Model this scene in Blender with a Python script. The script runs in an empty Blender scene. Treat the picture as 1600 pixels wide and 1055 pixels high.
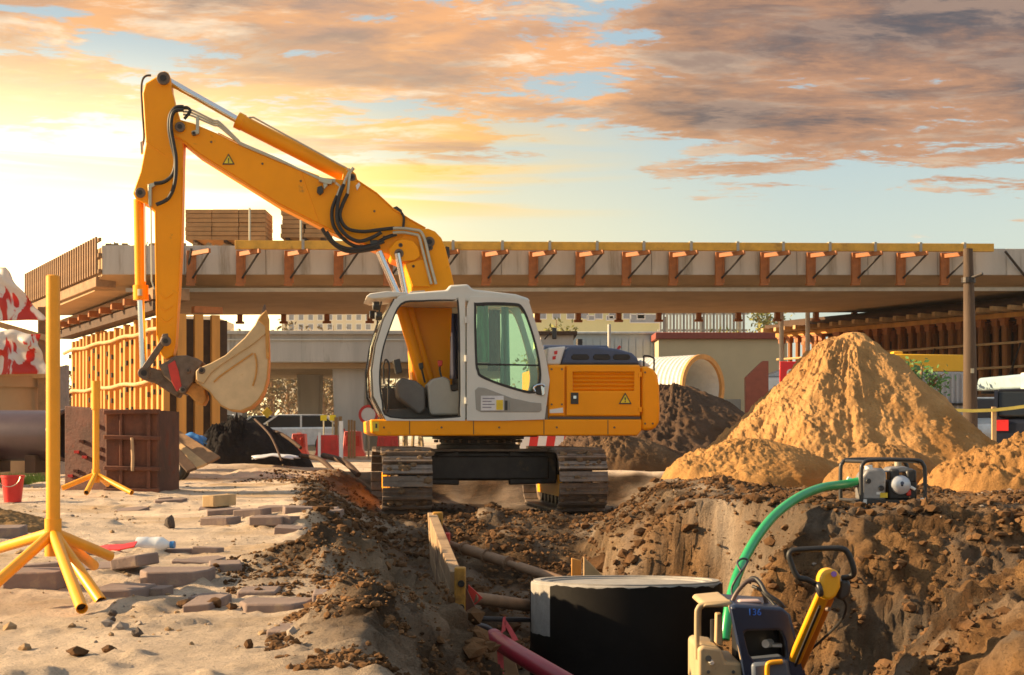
import bpy, bmesh, math, random
import numpy as np
from mathutils import Vector, Matrix
random.seed(7)
R = math.radians
SC = bpy.context.scene
COL = SC.collection

# ------------------------------------------------------------------ camera
EYE = 0.57            # the photographer crouches: eye height above the left-hand ground
FPX = 2300.0          # focal length in pixels of the 1600 px wide photograph
cam_d = bpy.data.cameras.new('camera')
cam_d.sensor_width = 36.0
cam_d.lens = 36.0 * FPX / 1600.0
cam_d.shift_y = (685.0 - 527.5) / 1600.0
cam_d.clip_start = 0.05
cam_d.clip_end = 3000.0
cam = bpy.data.objects.new('camera', cam_d)
cam.location = (0, 0, EYE)
cam.rotation_euler = (R(90), 0, 0)
COL.objects.link(cam)
SC.camera = cam

# ------------------------------------------------------------------ sun, sky, exposure
SUN_AZ, SUN_EL = R(87), R(21)          # left of the view direction, above the horizon
SD = Vector((-math.sin(SUN_AZ) * math.cos(SUN_EL), math.cos(SUN_AZ) * math.cos(SUN_EL), math.sin(SUN_EL)))
sl = bpy.data.lights.new('sun', 'SUN')
sl.energy = 5.0
sl.angle = R(0.6)
sl.color = (1.0, 0.72, 0.40)
so = bpy.data.objects.new('sun', sl)
so.rotation_euler = (-SD).to_track_quat('-Z', 'Y').to_euler()
so.location = SD * 60
COL.objects.link(so)

vs = SC.view_settings
SC.display_settings.display_device = 'sRGB'
vs.view_transform = 'Standard'
vs.look = 'None'
vs.gamma = 1.0
vs.use_curve_mapping = False
vs.exposure = 1.27
SC.cycles.use_denoising = True
SC.cycles.max_bounces = 8
SC.cycles.diffuse_bounces = 3
SC.cycles.transparent_max_bounces = 12
SC.cycles.filter_width = 1.6

W = bpy.data.worlds.new('World')
SC.world = W
W.use_nodes = True
SKY_STRENGTH = 0.12
CLOUD_OFF = (1.7, 4.4, 0)
def world_sky():
    nt = W.node_tree; N = nt.nodes; L = nt.links
    for n in list(N): N.remove(n)
    out = N.new('ShaderNodeOutputWorld'); bg = N.new('ShaderNodeBackground')
    L.new(bg.outputs[0], out.inputs[0])
    bg.inputs[1].default_value = SKY_STRENGTH
    def val(v):
        n = N.new('ShaderNodeValue'); n.outputs[0].default_value = v; return n.outputs[0]
    def m(op, a, b=None, c=None, clamp=False):
        n = N.new('ShaderNodeMath'); n.operation = op; n.use_clamp = clamp
        for i, x in enumerate((a, b, c)):
            if x is None: continue
            if isinstance(x, (int, float)): n.inputs[i].default_value = x
            else: L.new(x, n.inputs[i])
        return n.outputs[0]
    def mixc(f, a, b):
        n = N.new('ShaderNodeMix'); n.data_type = 'RGBA'; n.clamp_factor = True
        if isinstance(f, (int, float)): n.inputs[0].default_value = f
        else: L.new(f, n.inputs[0])
        for k, x in ((6, a), (7, b)):
            if isinstance(x, tuple): n.inputs[k].default_value = (*x, 1)
            else: L.new(x, n.inputs[k])
        return n.outputs[2]
    def scale(c, s):
        n = N.new('ShaderNodeVectorMath'); n.operation = 'SCALE'
        if isinstance(c, tuple): n.inputs[0].default_value = c
        else: L.new(c, n.inputs[0])
        if isinstance(s, (int, float)): n.inputs[3].default_value = s
        else: L.new(s, n.inputs[3])
        return n.outputs[0]
    def addc(a, b):
        n = N.new('ShaderNodeVectorMath'); n.operation = 'ADD'
        L.new(a, n.inputs[0]); L.new(b, n.inputs[1]); return n.outputs[0]
    def smooth(x, a, b):
        n = N.new('ShaderNodeMapRange'); n.interpolation_type = 'SMOOTHSTEP'
        L.new(x, n.inputs[0]); n.inputs[1].default_value = a; n.inputs[2].default_value = b
        return n.outputs[0]
    tc = N.new('ShaderNodeTexCoord'); d = tc.outputs['Generated']
    nrm = N.new('ShaderNodeVectorMath'); nrm.operation = 'NORMALIZE'; L.new(d, nrm.inputs[0]); d = nrm.outputs[0]
    sx = N.new('ShaderNodeSeparateXYZ'); L.new(d, sx.inputs[0])
    x, y, z = sx.outputs
    zc = m('MAXIMUM', z, 0.0)
    sky = N.new('ShaderNodeTexSky'); sky.sky_type = 'NISHITA'; sky.sun_disc = False
    sky.sun_elevation = SUN_EL; sky.sun_rotation = -SUN_AZ
    sky.altitude = 100; sky.air_density = 1.3; sky.dust_density = 3.0; sky.ozone_density = 1.0
    # the sun stands in a veil of thin cloud, so its light spreads widely over the left horizon
    def dot(v):
        n = N.new('ShaderNodeVectorMath'); n.operation = 'DOT_PRODUCT'
        L.new(d, n.inputs[0]); n.inputs[1].default_value = v; return n.outputs['Value']
    def dirv(az, el):
        a, e = R(az), R(el); return (math.sin(a)*math.cos(e), math.cos(a)*math.cos(e), math.sin(e))
    sdot = dot(dirv(-24, 5.5))
    U = 1.24 / SKY_STRENGTH / 2**vs.exposure
    def C(r, g, b): return (r*U, g*U, b*U)
    prox = m('MULTIPLY', smooth(sdot, 0.80, 0.99), smooth(zc, 0.36, 0.10))     # 0 far from the glow, 1 close to it
    low = mixc(prox, C(0.54, 0.59, 0.51), C(0.98, 0.82, 0.42))
    high = mixc(prox, C(0.31, 0.43, 0.50), C(0.60, 0.56, 0.44))
    base = mixc(smooth(zc, 0.10, 0.26), low, high)
    base = mixc(0.15, base, sky.outputs[0])
    # clouds: a flat layer seen at a low angle, stretched by perspective
    den = m('ADD', zc, 0.055)
    cx = m('DIVIDE', x, den); cy = m('DIVIDE', y, den)
    cv = N.new('ShaderNodeCombineXYZ'); L.new(cx, cv.inputs[0]); L.new(cy, cv.inputs[1])
    mp = N.new('ShaderNodeMapping'); L.new(cv.outputs[0], mp.inputs[0])
    mp.inputs['Rotation'].default_value = (0, 0, R(-38)); mp.inputs['Scale'].default_value = (0.88, 1.35, 1); mp.inputs['Location'].default_value = CLOUD_OFF
    def noise(vec, sc, det, rough, dist=0.0, off=0.0):
        n = N.new('ShaderNodeTexNoise'); n.noise_dimensions = '3D'
        a = N.new('ShaderNodeVectorMath'); a.operation = 'ADD'; L.new(vec, a.inputs[0]); a.inputs[1].default_value = (off, off*1.7, off*0.3)
        L.new(a.outputs[0], n.inputs['Vector']); n.inputs['Scale'].default_value = sc; n.inputs['Detail'].default_value = det
        n.inputs['Roughness'].default_value = rough; n.inputs['Distortion'].default_value = dist
        return n.outputs[0]
    n1 = noise(mp.outputs[0], 1.40, 14, 0.66, 0.25)
    n2 = noise(mp.outputs[0], 4.0, 12, 0.68, 0.35, 5.0)
    n4 = noise(mp.outputs[0], 1.7, 10, 0.62, 0.3, 17.0)
    def blob(az, el, p): return smooth(dot(dirv(az, el)), p, 1.0)
    # a heavy bank of cloud stands high on the right, a lighter broken field on the left
    bankf = m('MAXIMUM', m('MAXIMUM', blob(9.5, 12.4, 0.9925), blob(16, 13.4, 0.9900)), blob(21.5, 14.5, 0.985))
    bankl = m('MAXIMUM', m('MAXIMUM', blob(-19, 14, 0.985), blob(-10, 15, 0.988)), blob(-1, 13.2, 0.9935))
    cover = m('ADD', m('MULTIPLY', n1, 0.88), m('MULTIPLY', n2, 0.52))
    cover = m('ADD', m('SUBTRACT', cover, 0.198), m('MULTIPLY', bankf, 0.21))
    cover = m('ADD', cover, m('MULTIPLY', bankl, 0.115))
    cover = m('ADD', cover, m('MULTIPLY', m('SUBTRACT', smooth(zc, 0.140, 0.226), 1.0), 0.23))
    mask = smooth(cover, 0.520, 0.590)
    thick = smooth(cover, 0.56, 0.78)
    dens = m('ADD', m('MULTIPLY', n4, 1.1), m('ADD', m('MULTIPLY', bankf, 0.37), m('MULTIPLY', bankl, 0.13)))
    dens = m('MULTIPLY', smooth(dens, 0.56, 0.74), m('MULTIPLY_ADD', thick, 0.55, 0.45))
    lit = mixc(prox, C(0.80, 0.36, 0.14), C(0.97, 0.56, 0.20))
    lit = mixc(smooth(n2, 0.50, 0.66), lit, C(0.90, 0.68, 0.46))
    shade = mixc(prox, C(0.088, 0.066, 0.070), C(0.42, 0.26, 0.15))
    shade = mixc(bankl, shade, C(0.30, 0.225, 0.195))
    shade = mixc(smooth(n2, 0.44, 0.60), shade, mixc(prox, C(0.30, 0.185, 0.13), C(0.55, 0.36, 0.22)))
    cloud = mixc(dens, lit, shade)
    body = mixc(m('MULTIPLY', mask, 0.90), base, cloud)
    # thin bright yellow streaks low over the glow
    sm = N.new('ShaderNodeMapping'); L.new(d, sm.inputs[0]); sm.inputs['Scale'].default_value = (3.2, 3.2, 46.0); sm.inputs['Location'].default_value = (2.0, 0.3, 1.1)
    st = noise(sm.outputs[0], 1.0, 6, 0.55, 0.5, 3.0)
    stm = m('MULTIPLY', m('MULTIPLY', smooth(st, 0.50, 0.64), smooth(zc, 0.135, 0.165)), m('MULTIPLY', smooth(zc, 0.225, 0.185), smooth(sdot, 0.86, 0.95)))
    body = mixc(m('MULTIPLY', stm, 0.85), body, C(1.0, 0.60, 0.13))
    glow = m('MULTIPLY', m('POWER', smooth(sdot, 0.90, 1.0), 2.2), smooth(zc, 0.27, 0.12))
    body = addc(body, scale(C(1.0, 0.78, 0.38), m('MULTIPLY', glow, 2.0)))
    # lower half of the dome: dull earth, so that nothing bright shines from below
    body = mixc(smooth(z, -0.02, 0.0), C(0.16, 0.12, 0.08), body)
    L.new(body, bg.inputs[0])
world_sky()

# ------------------------------------------------------------------ picture -> place
def at(px, py, Y):
    """World point seen at a pixel of the 1600 x 1055 photograph, Y metres away."""
    return Vector(((px - 800.0) / FPX * Y, Y, EYE + (685.0 - py) / FPX * Y))
def sx_(px, Y): return (px - 800.0) / FPX * Y
def sz_(py, Y): return EYE + (685.0 - py) / FPX * Y

# ------------------------------------------------------------------ materials
MATS = {}
def mat(name, color, rough=0.6, metal=0.0, var=0.15, vscale=6.0, dirt=None, dirt_amt=0.0, bump=0.0, bscale=40.0, streak=False, coord='Object', alpha=1.0, trans=0.0, spec=0.5, coat=0.0, dscale=None, emit=0.0):
    if name in MATS: return MATS[name]
    mt = bpy.data.materials.new(name); mt.use_nodes = True
    nt = mt.node_tree; N = nt.nodes; L = nt.links
    b = N['Principled BSDF']
    b.inputs['Roughness'].default_value = rough; b.inputs['Metallic'].default_value = metal
    b.inputs['Specular IOR Level'].default_value = spec
    if coat: b.inputs['Coat Weight'].default_value = coat; b.inputs['Coat Roughness'].default_value = 0.15
    if trans: b.inputs['Transmission Weight'].default_value = trans
    if alpha < 1: b.inputs['Alpha'].default_value = alpha
    tc = N.new('ShaderNodeTexCoord'); vec = tc.outputs[coord]
    if streak:
        mp = N.new('ShaderNodeMapping'); L.new(vec, mp.inputs[0]); mp.inputs['Scale'].default_value = (1, 1, 0.12); vec = mp.outputs[0]
    c = (*color, 1)
    no = N.new('ShaderNodeTexNoise'); L.new(vec, no.inputs['Vector']); no.inputs['Scale'].default_value = vscale
    no.inputs['Detail'].default_value = 6; no.inputs['Roughness'].default_value = 0.65
    mx = N.new('ShaderNodeMix'); mx.data_type = 'RGBA'; mx.clamp_result = False
    mr = N.new('ShaderNodeMapRange'); L.new(no.outputs[0], mr.inputs[0]); mr.inputs[1].default_value = 0.3; mr.inputs[2].default_value = 0.7
    L.new(mr.outputs[0], mx.inputs[0])
    mx.inputs[6].default_value = tuple(x * (1 - var) for x in color) + (1,)
    mx.inputs[7].default_value = tuple(min(1, x * (1 + var)) for x in color) + (1,)
    col = mx.outputs[2]
    if dirt:
        n2 = N.new('ShaderNodeTexNoise'); L.new(vec, n2.inputs['Vector']); n2.inputs['Scale'].default_value = dscale or vscale * 0.55
        n2.inputs['Detail'].default_value = 9; n2.inputs['Roughness'].default_value = 0.72
        m2 = N.new('ShaderNodeMapRange'); L.new(n2.outputs[0], m2.inputs[0])
        m2.inputs[1].default_value = 0.72 - 0.4 * dirt_amt; m2.inputs[2].default_value = 0.80 - 0.25 * dirt_amt
        x2 = N.new('ShaderNodeMix'); x2.data_type = 'RGBA'; L.new(m2.outputs[0], x2.inputs[0]); L.new(col, x2.inputs[6])
        x2.inputs[7].default_value = (*dirt, 1); col = x2.outputs[2]
        r2 = N.new('ShaderNodeMapRange'); L.new(m2.outputs[0], r2.inputs[0]); r2.inputs[3].default_value = rough; r2.inputs[4].default_value = min(1, rough + 0.35)
        L.new(r2.outputs[0], b.inputs['Roughness'])
    L.new(col, b.inputs['Base Color'])
    if bump:
        bn = N.new('ShaderNodeTexNoise'); L.new(vec, bn.inputs['Vector']); bn.inputs['Scale'].default_value = bscale; bn.inputs['Detail'].default_value = 8
        bn.inputs['Roughness'].default_value = 0.7
        bp = N.new('ShaderNodeBump'); bp.inputs['Strength'].default_value = bump; bp.inputs['Distance'].default_value = 0.03
        L.new(bn.outputs[0], bp.inputs['Height']); L.new(bp.outputs[0], b.inputs['Normal'])
    if emit:
        b.inputs['Emission Color'].default_value = (*color, 1); b.inputs['Emission Strength'].default_value = emit
    MATS[name] = mt
    return mt

DUST = (0.30, 0.20, 0.11)
YEL = mat('yellow_paint', (0.95, 0.345, 0.002), 0.40, var=0.06, vscale=1.6, dirt=(0.46, 0.21, 0.04), dirt_amt=0.20, dscale=3.4, bump=0.03, bscale=7, spec=0.22)
YEL2 = mat('stand_yellow_paint', (0.86, 0.345, 0.008), 0.42, var=0.08, vscale=9, dirt=(0.40, 0.22, 0.07), dirt_amt=0.22, bump=0.05, bscale=60)
GREYW = mat('cab_grey_paint', (0.66, 0.635, 0.57), 0.4, var=0.05, vscale=3, dirt=(0.36, 0.30, 0.22), dirt_amt=0.16)
GREYD = mat('door_panel_grey', (0.33, 0.31, 0.27), 0.5, var=0.07, vscale=5)
WHITE = mat('white_paint', (0.78, 0.76, 0.72), 0.45, var=0.05, dirt=(0.45, 0.38, 0.28), dirt_amt=0.15)
BLACK = mat('black_rubber', (0.018, 0.016, 0.015), 0.55, var=0.3, vscale=8)
BLACKP = mat('black_plastic', (0.03, 0.028, 0.028), 0.4, var=0.2)
NAVY = mat('navy_cover', (0.055, 0.075, 0.14), 0.4, var=0.12, dirt=(0.22, 0.17, 0.12), dirt_amt=0.12)
STEEL = mat('worn_steel', (0.16, 0.115, 0.085), 0.55, 0.55, var=0.3, vscale=9, dirt=(0.17, 0.105, 0.06), dirt_amt=0.5, bump=0.25, bscale=30)
DARKST = mat('dark_steel', (0.035, 0.029, 0.027), 0.45, 0.5, var=0.3, vscale=7, dirt=(0.14, 0.09, 0.05), dirt_amt=0.35, bump=0.15)
CHROME = mat('chrome_rod', (0.72, 0.72, 0.74), 0.16, 1.0, var=0.03)
PIPEM = mat('hydraulic_pipe_metal', (0.50, 0.45, 0.34), 0.38, 0.7, var=0.1)
BUCK = mat('bucket_worn_paint', (0.56, 0.39, 0.20), 0.6, var=0.14, vscale=3.5, dirt=(0.36, 0.18, 0.06), dirt_amt=0.28, dscale=3.5, bump=0.12, bscale=25)
BUCKE = mat('bucket_rust_edge', (0.52, 0.25, 0.055), 0.65, var=0.25, vscale=9)
REDP = mat('red_paint', (0.55, 0.035, 0.022), 0.5, var=0.15, dirt=DUST, dirt_amt=0.15)
RED2 = mat('red_plastic', (0.62, 0.022, 0.018), 0.42, var=0.1, dirt=DUST, dirt_amt=0.15)
ORSTEEL = mat('orange_bracket_steel', (0.33, 0.105, 0.02), 0.6, var=0.25, vscale=5, dirt=(0.16, 0.06, 0.025), dirt_amt=0.35)
YTIMB = mat('yellow_timber', (0.62, 0.33, 0.035), 0.6, var=0.2, vscale=3, dirt=(0.30, 0.15, 0.04), dirt_amt=0.4, bump=0.1)
OTIMB = mat('orange_timber', (0.52, 0.24, 0.045), 0.7, var=0.28, vscale=3, streak=True, bump=0.1)
YPANEL = mat('formwork_ply', (0.60, 0.36, 0.10), 0.65, var=0.22, vscale=2.5, streak=True, dirt=(0.30, 0.17, 0.06), dirt_amt=0.3)
BTIMB = mat('brown_timber', (0.26, 0.15, 0.075), 0.8, var=0.3, vscale=4, bump=0.2)
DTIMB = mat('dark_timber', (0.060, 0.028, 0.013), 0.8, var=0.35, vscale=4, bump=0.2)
WOOD = mat('pale_wood', (0.50, 0.32, 0.15), 0.75, var=0.2, vscale=6, bump=0.15)
CONC = mat('concrete', (0.46, 0.42, 0.37), 0.85, var=0.16, vscale=1.2, dirt=(0.25, 0.21, 0.16), dirt_amt=0.42, dscale=1.6, streak=True, bump=0.12)
CONCW = mat('warm_concrete', (0.39, 0.255, 0.135), 0.85, var=0.15, vscale=1.0, bump=0.12)
CONCL = mat('pale_concrete', (0.55, 0.53, 0.47), 0.85, var=0.15, vscale=4, bump=0.2)
RUST = mat('rusty_steel', (0.125, 0.042, 0.021), 0.72, 0.15, var=0.45, vscale=5, dirt=(0.23, 0.085, 0.032), dirt_amt=0.45, bump=0.3, bscale=25)
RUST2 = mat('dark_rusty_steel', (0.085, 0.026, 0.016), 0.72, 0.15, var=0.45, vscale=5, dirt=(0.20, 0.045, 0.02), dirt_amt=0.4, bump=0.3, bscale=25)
GLASS = None
def glass(name, tint=(0.9, 0.95, 0.92), refl=0.10):
    mt = bpy.data.materials.new(name); mt.use_nodes = True
    N = mt.node_tree.nodes; L = mt.node_tree.links
    for n in list(N): N.remove(n)
    o = N.new('ShaderNodeOutputMaterial'); t = N.new('ShaderNodeBsdfTransparent'); g = N.new('ShaderNodeBsdfGlossy'); mx = N.new('ShaderNodeMixShader')
    t.inputs[0].default_value = (*tint, 1); g.inputs['Roughness'].default_value = 0.04
    fr = N.new('ShaderNodeFresnel'); fr.inputs[0].default_value = 1.45
    mr = N.new('ShaderNodeMath'); mr.operation = 'MULTIPLY_ADD'; L.new(fr.outputs[0], mr.inputs[0]); mr.inputs[1].default_value = 1.0; mr.inputs[2].default_value = refl * 0.3
    L.new(mr.outputs[0], mx.inputs[0]); L.new(t.outputs[0], mx.inputs[1]); L.new(g.outputs[0], mx.inputs[2]); L.new(mx.outputs[0], o.inputs[0])
    return mt
GLASS = glass('cab_glass', (0.93, 0.95, 0.90))
GLASST = glass('tinted_cab_glass', (0.66, 0.86, 0.74), 0.25)
CARGLASS = mat('car_glass', (0.015, 0.018, 0.022), 0.22, var=0.1, spec=0.3)

# ------------------------------------------------------------------ mesh builder
ORG = {}
ALL = []
class MB:
    def __init__(s): s.v = []; s.f = []
    def add(s, vs_, fs):
        k = len(s.v); s.v += [tuple(p) for p in vs_]; s.f += [tuple(i + k for i in f) for f in fs]; return s
    def box(s, c, size, rot=None):
        hx, hy, hz = (q / 2 for q in size)
        P = [Vector((x, y, z)) for z in (-hz, hz) for y in (-hy, hy) for x in (-hx, hx)]
        if rot is not None: P = [rot @ p for p in P]
        c = Vector(c)
        return s.add([p + c for p in P], [(0, 2, 3, 1), (4, 5, 7, 6), (0, 1, 5, 4), (2, 6, 7, 3), (0, 4, 6, 2), (1, 3, 7, 5)])
    def bar(s, p0, p1, w, h, up=(0, 0, 1)):
        p0, p1 = Vector(p0), Vector(p1); d = (p1 - p0); l = d.length; d.normalize()
        u = Vector(up)
        if abs(d.dot(u)) > 0.98: u = Vector((0, 1, 0))
        a = d.cross(u).normalized(); u = a.cross(d)
        M = Matrix((d, a, u)).transposed()
        return s.box((p0 + p1) / 2, (l, w, h), M)
    def prism(s, poly, a, b, fn=lambda u, v, w: (u, v, w)):
        n = len(poly)
        ar = sum(poly[i][0]*poly[(i+1) % n][1] - poly[(i+1) % n][0]*poly[i][1] for i in range(n))
        if ar < 0: poly = poly[::-1]
        vs_ = [fn(p[0], a, p[1]) for p in poly] + [fn(p[0], b, p[1]) for p in poly]
        fs = [tuple(range(n)), tuple(range(2*n - 1, n - 1, -1))] + [(i, i + n, (i+1) % n + n, (i+1) % n) for i in range(n)]
        return s.add(vs_, fs)
    def ring(s, outer, inner, a, b, fn=lambda u, v, w: (u, v, w)):
        n = len(outer)
        vs_ = [fn(p[0], a, p[1]) for p in outer] + [fn(p[0], a, p[1]) for p in inner] + [fn(p[0], b, p[1]) for p in outer] + [fn(p[0], b, p[1]) for p in inner]
        fs = []
        for i in range(n):
            j = (i + 1) % n
            fs += [(i, j, n + j, n + i), (2*n + i, 3*n + i, 3*n + j, 2*n + j), (i, 2*n + i, 2*n + j, j), (n + i, n + j, 3*n + j, 3*n + i)]
        return s.add(vs_, fs)
    def tube(s, pts, r, n=8, cap=True, closed=False):
        P = [Vector(p) for p in pts]; m = len(P)
        rs = r if isinstance(r, (list, tuple)) else [r] * m
        k = len(s.v); up = None
        for i in range(m):
            if closed: t = P[(i+1) % m] - P[i-1]
            else: t = P[min(i+1, m-1)] - P[max(i-1, 0)]
            t = t.normalized() if t.length > 1e-9 else Vector((0, 0, 1))
            if up is None: up = Vector((0, 0, 1)) if abs(t.z) < 0.9 else Vector((1, 0, 0))
            a = t.cross(up)
            if a.length < 1e-6: a = t.cross(Vector((0, 1, 0)))
            a.normalize(); b = a.cross(t); up = b
            for j in range(n):
                q = 2*math.pi*j/n
                s.v.append(tuple(P[i] + (a*math.cos(q) + b*math.sin(q)) * rs[i]))
        rng = m if closed else m - 1
        for i in range(rng):
            i2 = (i+1) % m
            for j in range(n):
                j2 = (j+1) % n
                s.f.append((k+i*n+j, k+i*n+j2, k+i2*n+j2, k+i2*n+j))
        if cap and not closed:
            s.f.append(tuple(k+j for j in range(n))[::-1]); s.f.append(tuple(k+(m-1)*n+j for j in range(n)))
        return s
    def cyl(s, p0, p1, r, n=16, r1=None, cap=True): return s.tube([p0, p1], [r, r if r1 is None else r1], n, cap)
    def pipe(s, pts, ro, ri, n=20):
        """hollow pipe with a wall"""
        P = [Vector(p) for p in pts]; k0 = len(s.v)
        s.tube(P, ro, n, cap=False); k1 = len(s.v)
        s.tube(P, ri, n, cap=False)
        m = len(P)
        nf = (m-1)*n
        s.f[-nf:] = [f[::-1] for f in s.f[-nf:]]
        for e in (0, m-1):
            for j in range(n):
                j2 = (j+1) % n
                f = (k0+e*n+j, k1+e*n+j, k1+e*n+j2, k0+e*n+j2)
                s.f.append(f if e == 0 else f[::-1])
        return s
    def lathe(s, prof, c=(0, 0, 0), n=24, axis='Z', cap=False):
        k = len(s.v); c = Vector(c); m = len(prof)
        for (r, z) in prof:
            for j in range(n):
                q = 2*math.pi*j/n; x, y = r*math.cos(q), r*math.sin(q)
                p = {'Z': (x, y, z), 'Y': (x, z, y), 'X': (z, x, y)}[axis]
                s.v.append(tuple(c + Vector(p)))
        for i in range(m-1):
            for j in range(n):
                j2 = (j+1) % n; f = (k+i*n+j, k+i*n+j2, k+(i+1)*n+j2, k+(i+1)*n+j)
                s.f.append(f if axis != 'Y' else f[::-1])
        if cap:
            s.f.append(tuple(k+j for j in range(n))[::-1]); s.f.append(tuple(k+(m-1)*n+j for j in range(n)))
        return s
    def grid(s, fn, nu, nv):
        k = len(s.v)
        for i in range(nu+1):
            for j in range(nv+1): s.v.append(tuple(fn(i/nu, j/nv)))
        for i in range(nu):
            for j in range(nv):
                a = k+i*(nv+1)+j; s.f.append((a, a+1, a+nv+2, a+nv+1))
        return s
    def jitter(s, amp, seed=0):
        rr = random.Random(seed); s.v = [tuple(c + rr.uniform(-amp, amp) for c in p) for p in s.v]; return s
    def build(s, name, m, parent=None, smooth=None, bevel=0.0, seg=2, label=None, cat=None, group=None, kind=None, solid=0.0):
        me = bpy.data.meshes.new(name)
        if parent is None:
            A = np.array(s.v); o = Vector(((A[:, 0].min()+A[:, 0].max())/2, (A[:, 1].min()+A[:, 1].max())/2, A[:, 2].min()))
            if kind == 'structure': o = Vector((0, 0, 0))
        else: o = ORG[parent.name]
        me.from_pydata([(p[0]-o.x, p[1]-o.y, p[2]-o.z) for p in s.v], [], s.f)
        me.update()
        ob = bpy.data.objects.new(name, me); COL.objects.link(ob)
        if isinstance(m, (list, tuple)):
            for q in m: me.materials.append(q)
        else: me.materials.append(m)
        bm = bmesh.new(); bm.from_mesh(me); bmesh.ops.recalc_face_normals(bm, faces=bm.faces); bm.to_mesh(me); bm.free()
        if smooth is not None:
            me.shade_smooth(); me.set_sharp_from_angle(angle=R(smooth))
        if solid:
            md = ob.modifiers.new('thickness', 'SOLIDIFY'); md.thickness = solid; md.offset = 0
        if bevel:
            md = ob.modifiers.new('bevel', 'BEVEL'); md.width = bevel; md.segments = seg; md.limit_method = 'ANGLE'; md.angle_limit = R(35)
            me.shade_smooth(); me.set_sharp_from_angle(angle=R(35)) if smooth is None else None
            md.harden_normals = False
        if parent is None: ob.location = o; ORG[ob.name] = o
        else: ob.parent = parent; ORG[ob.name] = o
        tag(ob, label, cat, group, kind)
        ALL.append(ob)
        return ob
def tag(o, label=None, cat=None, group=None, kind=None):
    if label: o['label'] = label
    if cat: o['category'] = cat
    if group: o['group'] = group
    if kind: o['kind'] = kind
    return o
def thing(name, label, cat, loc=(0, 0, 0), rot=(0, 0, 0), group=None, local=False):
    """Empty at the base of a thing.  local=True: its parts are given in the thing's own frame."""
    o = bpy.data.objects.new(name, None); COL.objects.link(o)
    o.location = loc; o.rotation_euler = rot; o.empty_display_size = 0.2
    ORG[o.name] = Vector((0, 0, 0)) if local else Vector(loc)
    return tag(o, label, cat, group)
def copy_tree(o, parent=None, **kw):
    c = o.copy(); COL.objects.link(c); ORG[c.name] = ORG[o.name]
    if parent is not None: c.parent = parent
    for ch in list(o.children): copy_tree(ch, c)
    for k, v in kw.items(): setattr(c, k, v)
    return c
def again(o, loc, parent=None, rot=None):
    """Another piece sharing the mesh of o, shifted inside the same thing."""
    c = o.copy(); COL.objects.link(c); c.location = loc; ORG[c.name] = ORG.get(o.name, Vector())
    if parent is not None: c.parent = parent
    if rot is not None: c.rotation_euler = rot
    return c

# ------------------------------------------------------------------ numpy noise
def _hash(ix, iy, seed):
    h = (ix.astype(np.int64) * 374761393 + iy.astype(np.int64) * 668265263 + seed * 2147483647) & 0xffffffff
    h = ((h ^ (h >> 13)) * 1274126177) & 0xffffffff
    h = h ^ (h >> 16)
    return (h & 0xffff) / 65535.0
def vnoise(x, y, seed=0):
    ix, iy = np.floor(x), np.floor(y); fx, fy = x - ix, y - iy
    fx = fx*fx*fx*(fx*(fx*6-15)+10); fy = fy*fy*fy*(fy*(fy*6-15)+10)
    a, b = _hash(ix, iy, seed), _hash(ix+1, iy, seed); c, d = _hash(ix, iy+1, seed), _hash(ix+1, iy+1, seed)
    return (a*(1-fx)+b*fx)*(1-fy) + (c*(1-fx)+d*fx)*fy - 0.5
def fbm(x, y, o=5, g=0.5, seed=0, lac=2.03):
    s = 0; a = 1.0
    for i in range(o):
        s = s + a*vnoise(x, y, seed+i*17); x, y = x*lac*0.8 - y*lac*0.6, x*lac*0.6 + y*lac*0.8; a *= g
    return s
def ridged(x, y, o=4, g=0.5, seed=0):
    s = 0; a = 1.0
    for i in range(o):
        s = s + a*(0.5 - 2*np.abs(vnoise(x, y, seed+i*31))); x, y = x*1.64 - y*1.2, x*1.2 + y*1.64; a *= g
    return s
def sstep(a, b, x):
    t = np.clip((x - a) / (b - a), 0, 1); return t*t*(3-2*t)

# ================================================================== GROUND
TRENCH = [(-0.15, 1.5), (-0.30, 3.7), (-0.50, 4.8), (-0.62, 6.2), (-0.95, 7.6), (-1.15, 9), (-1.7, 12), (-2.1, 15), (-2.45, 17.3), (-2.75, 19), (-2.7, 24.8),
          (2.7, 24.6), (2.5, 19.5), (1.95, 17.5), (1.75, 15.5), (1.75, 13.2), (2.0, 12.0), (2.5, 11.5), (3.4, 11.3), (4.6, 11.2), (5.2, 9.8), (4.0, 9.0), (3.35, 8.0), (3.1, 6.5), (2.9, 4.5), (2.9, 1.5)]
def trench_dist(X, Y):
    """signed distance to the edge of the dig, positive inside"""
    n = len(TRENCH); d2 = np.full(X.shape, 1e9); ins = np.zeros(X.shape, bool)
    for i in range(n):
        ax, ay = TRENCH[i]; bx, by = TRENCH[(i+1) % n]
        ex, ey = bx-ax, by-ay; L2 = ex*ex+ey*ey
        t = np.clip(((X-ax)*ex+(Y-ay)*ey)/L2, 0, 1)
        d2 = np.minimum(d2, (X-ax-t*ex)**2+(Y-ay-t*ey)**2)
        c = ((ay > Y) != (by > Y))
        with np.errstate(divide='ignore', invalid='ignore'):
            xi = (bx-ax)*(Y-ay)/(by-ay if by != ay else 1e-9)+ax
        ins ^= (c & (X < xi))
    d = np.sqrt(d2)
    return np.where(ins, d, -d)
def gauss(X, Y, cx, cy, rx, ry, a=0.0):
    c, s = math.cos(a), math.sin(a); u = (X-cx)*c+(Y-cy)*s; v = -(X-cx)*s+(Y-cy)*c
    return np.exp(-(u/rx)**2-(v/ry)**2)
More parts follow.
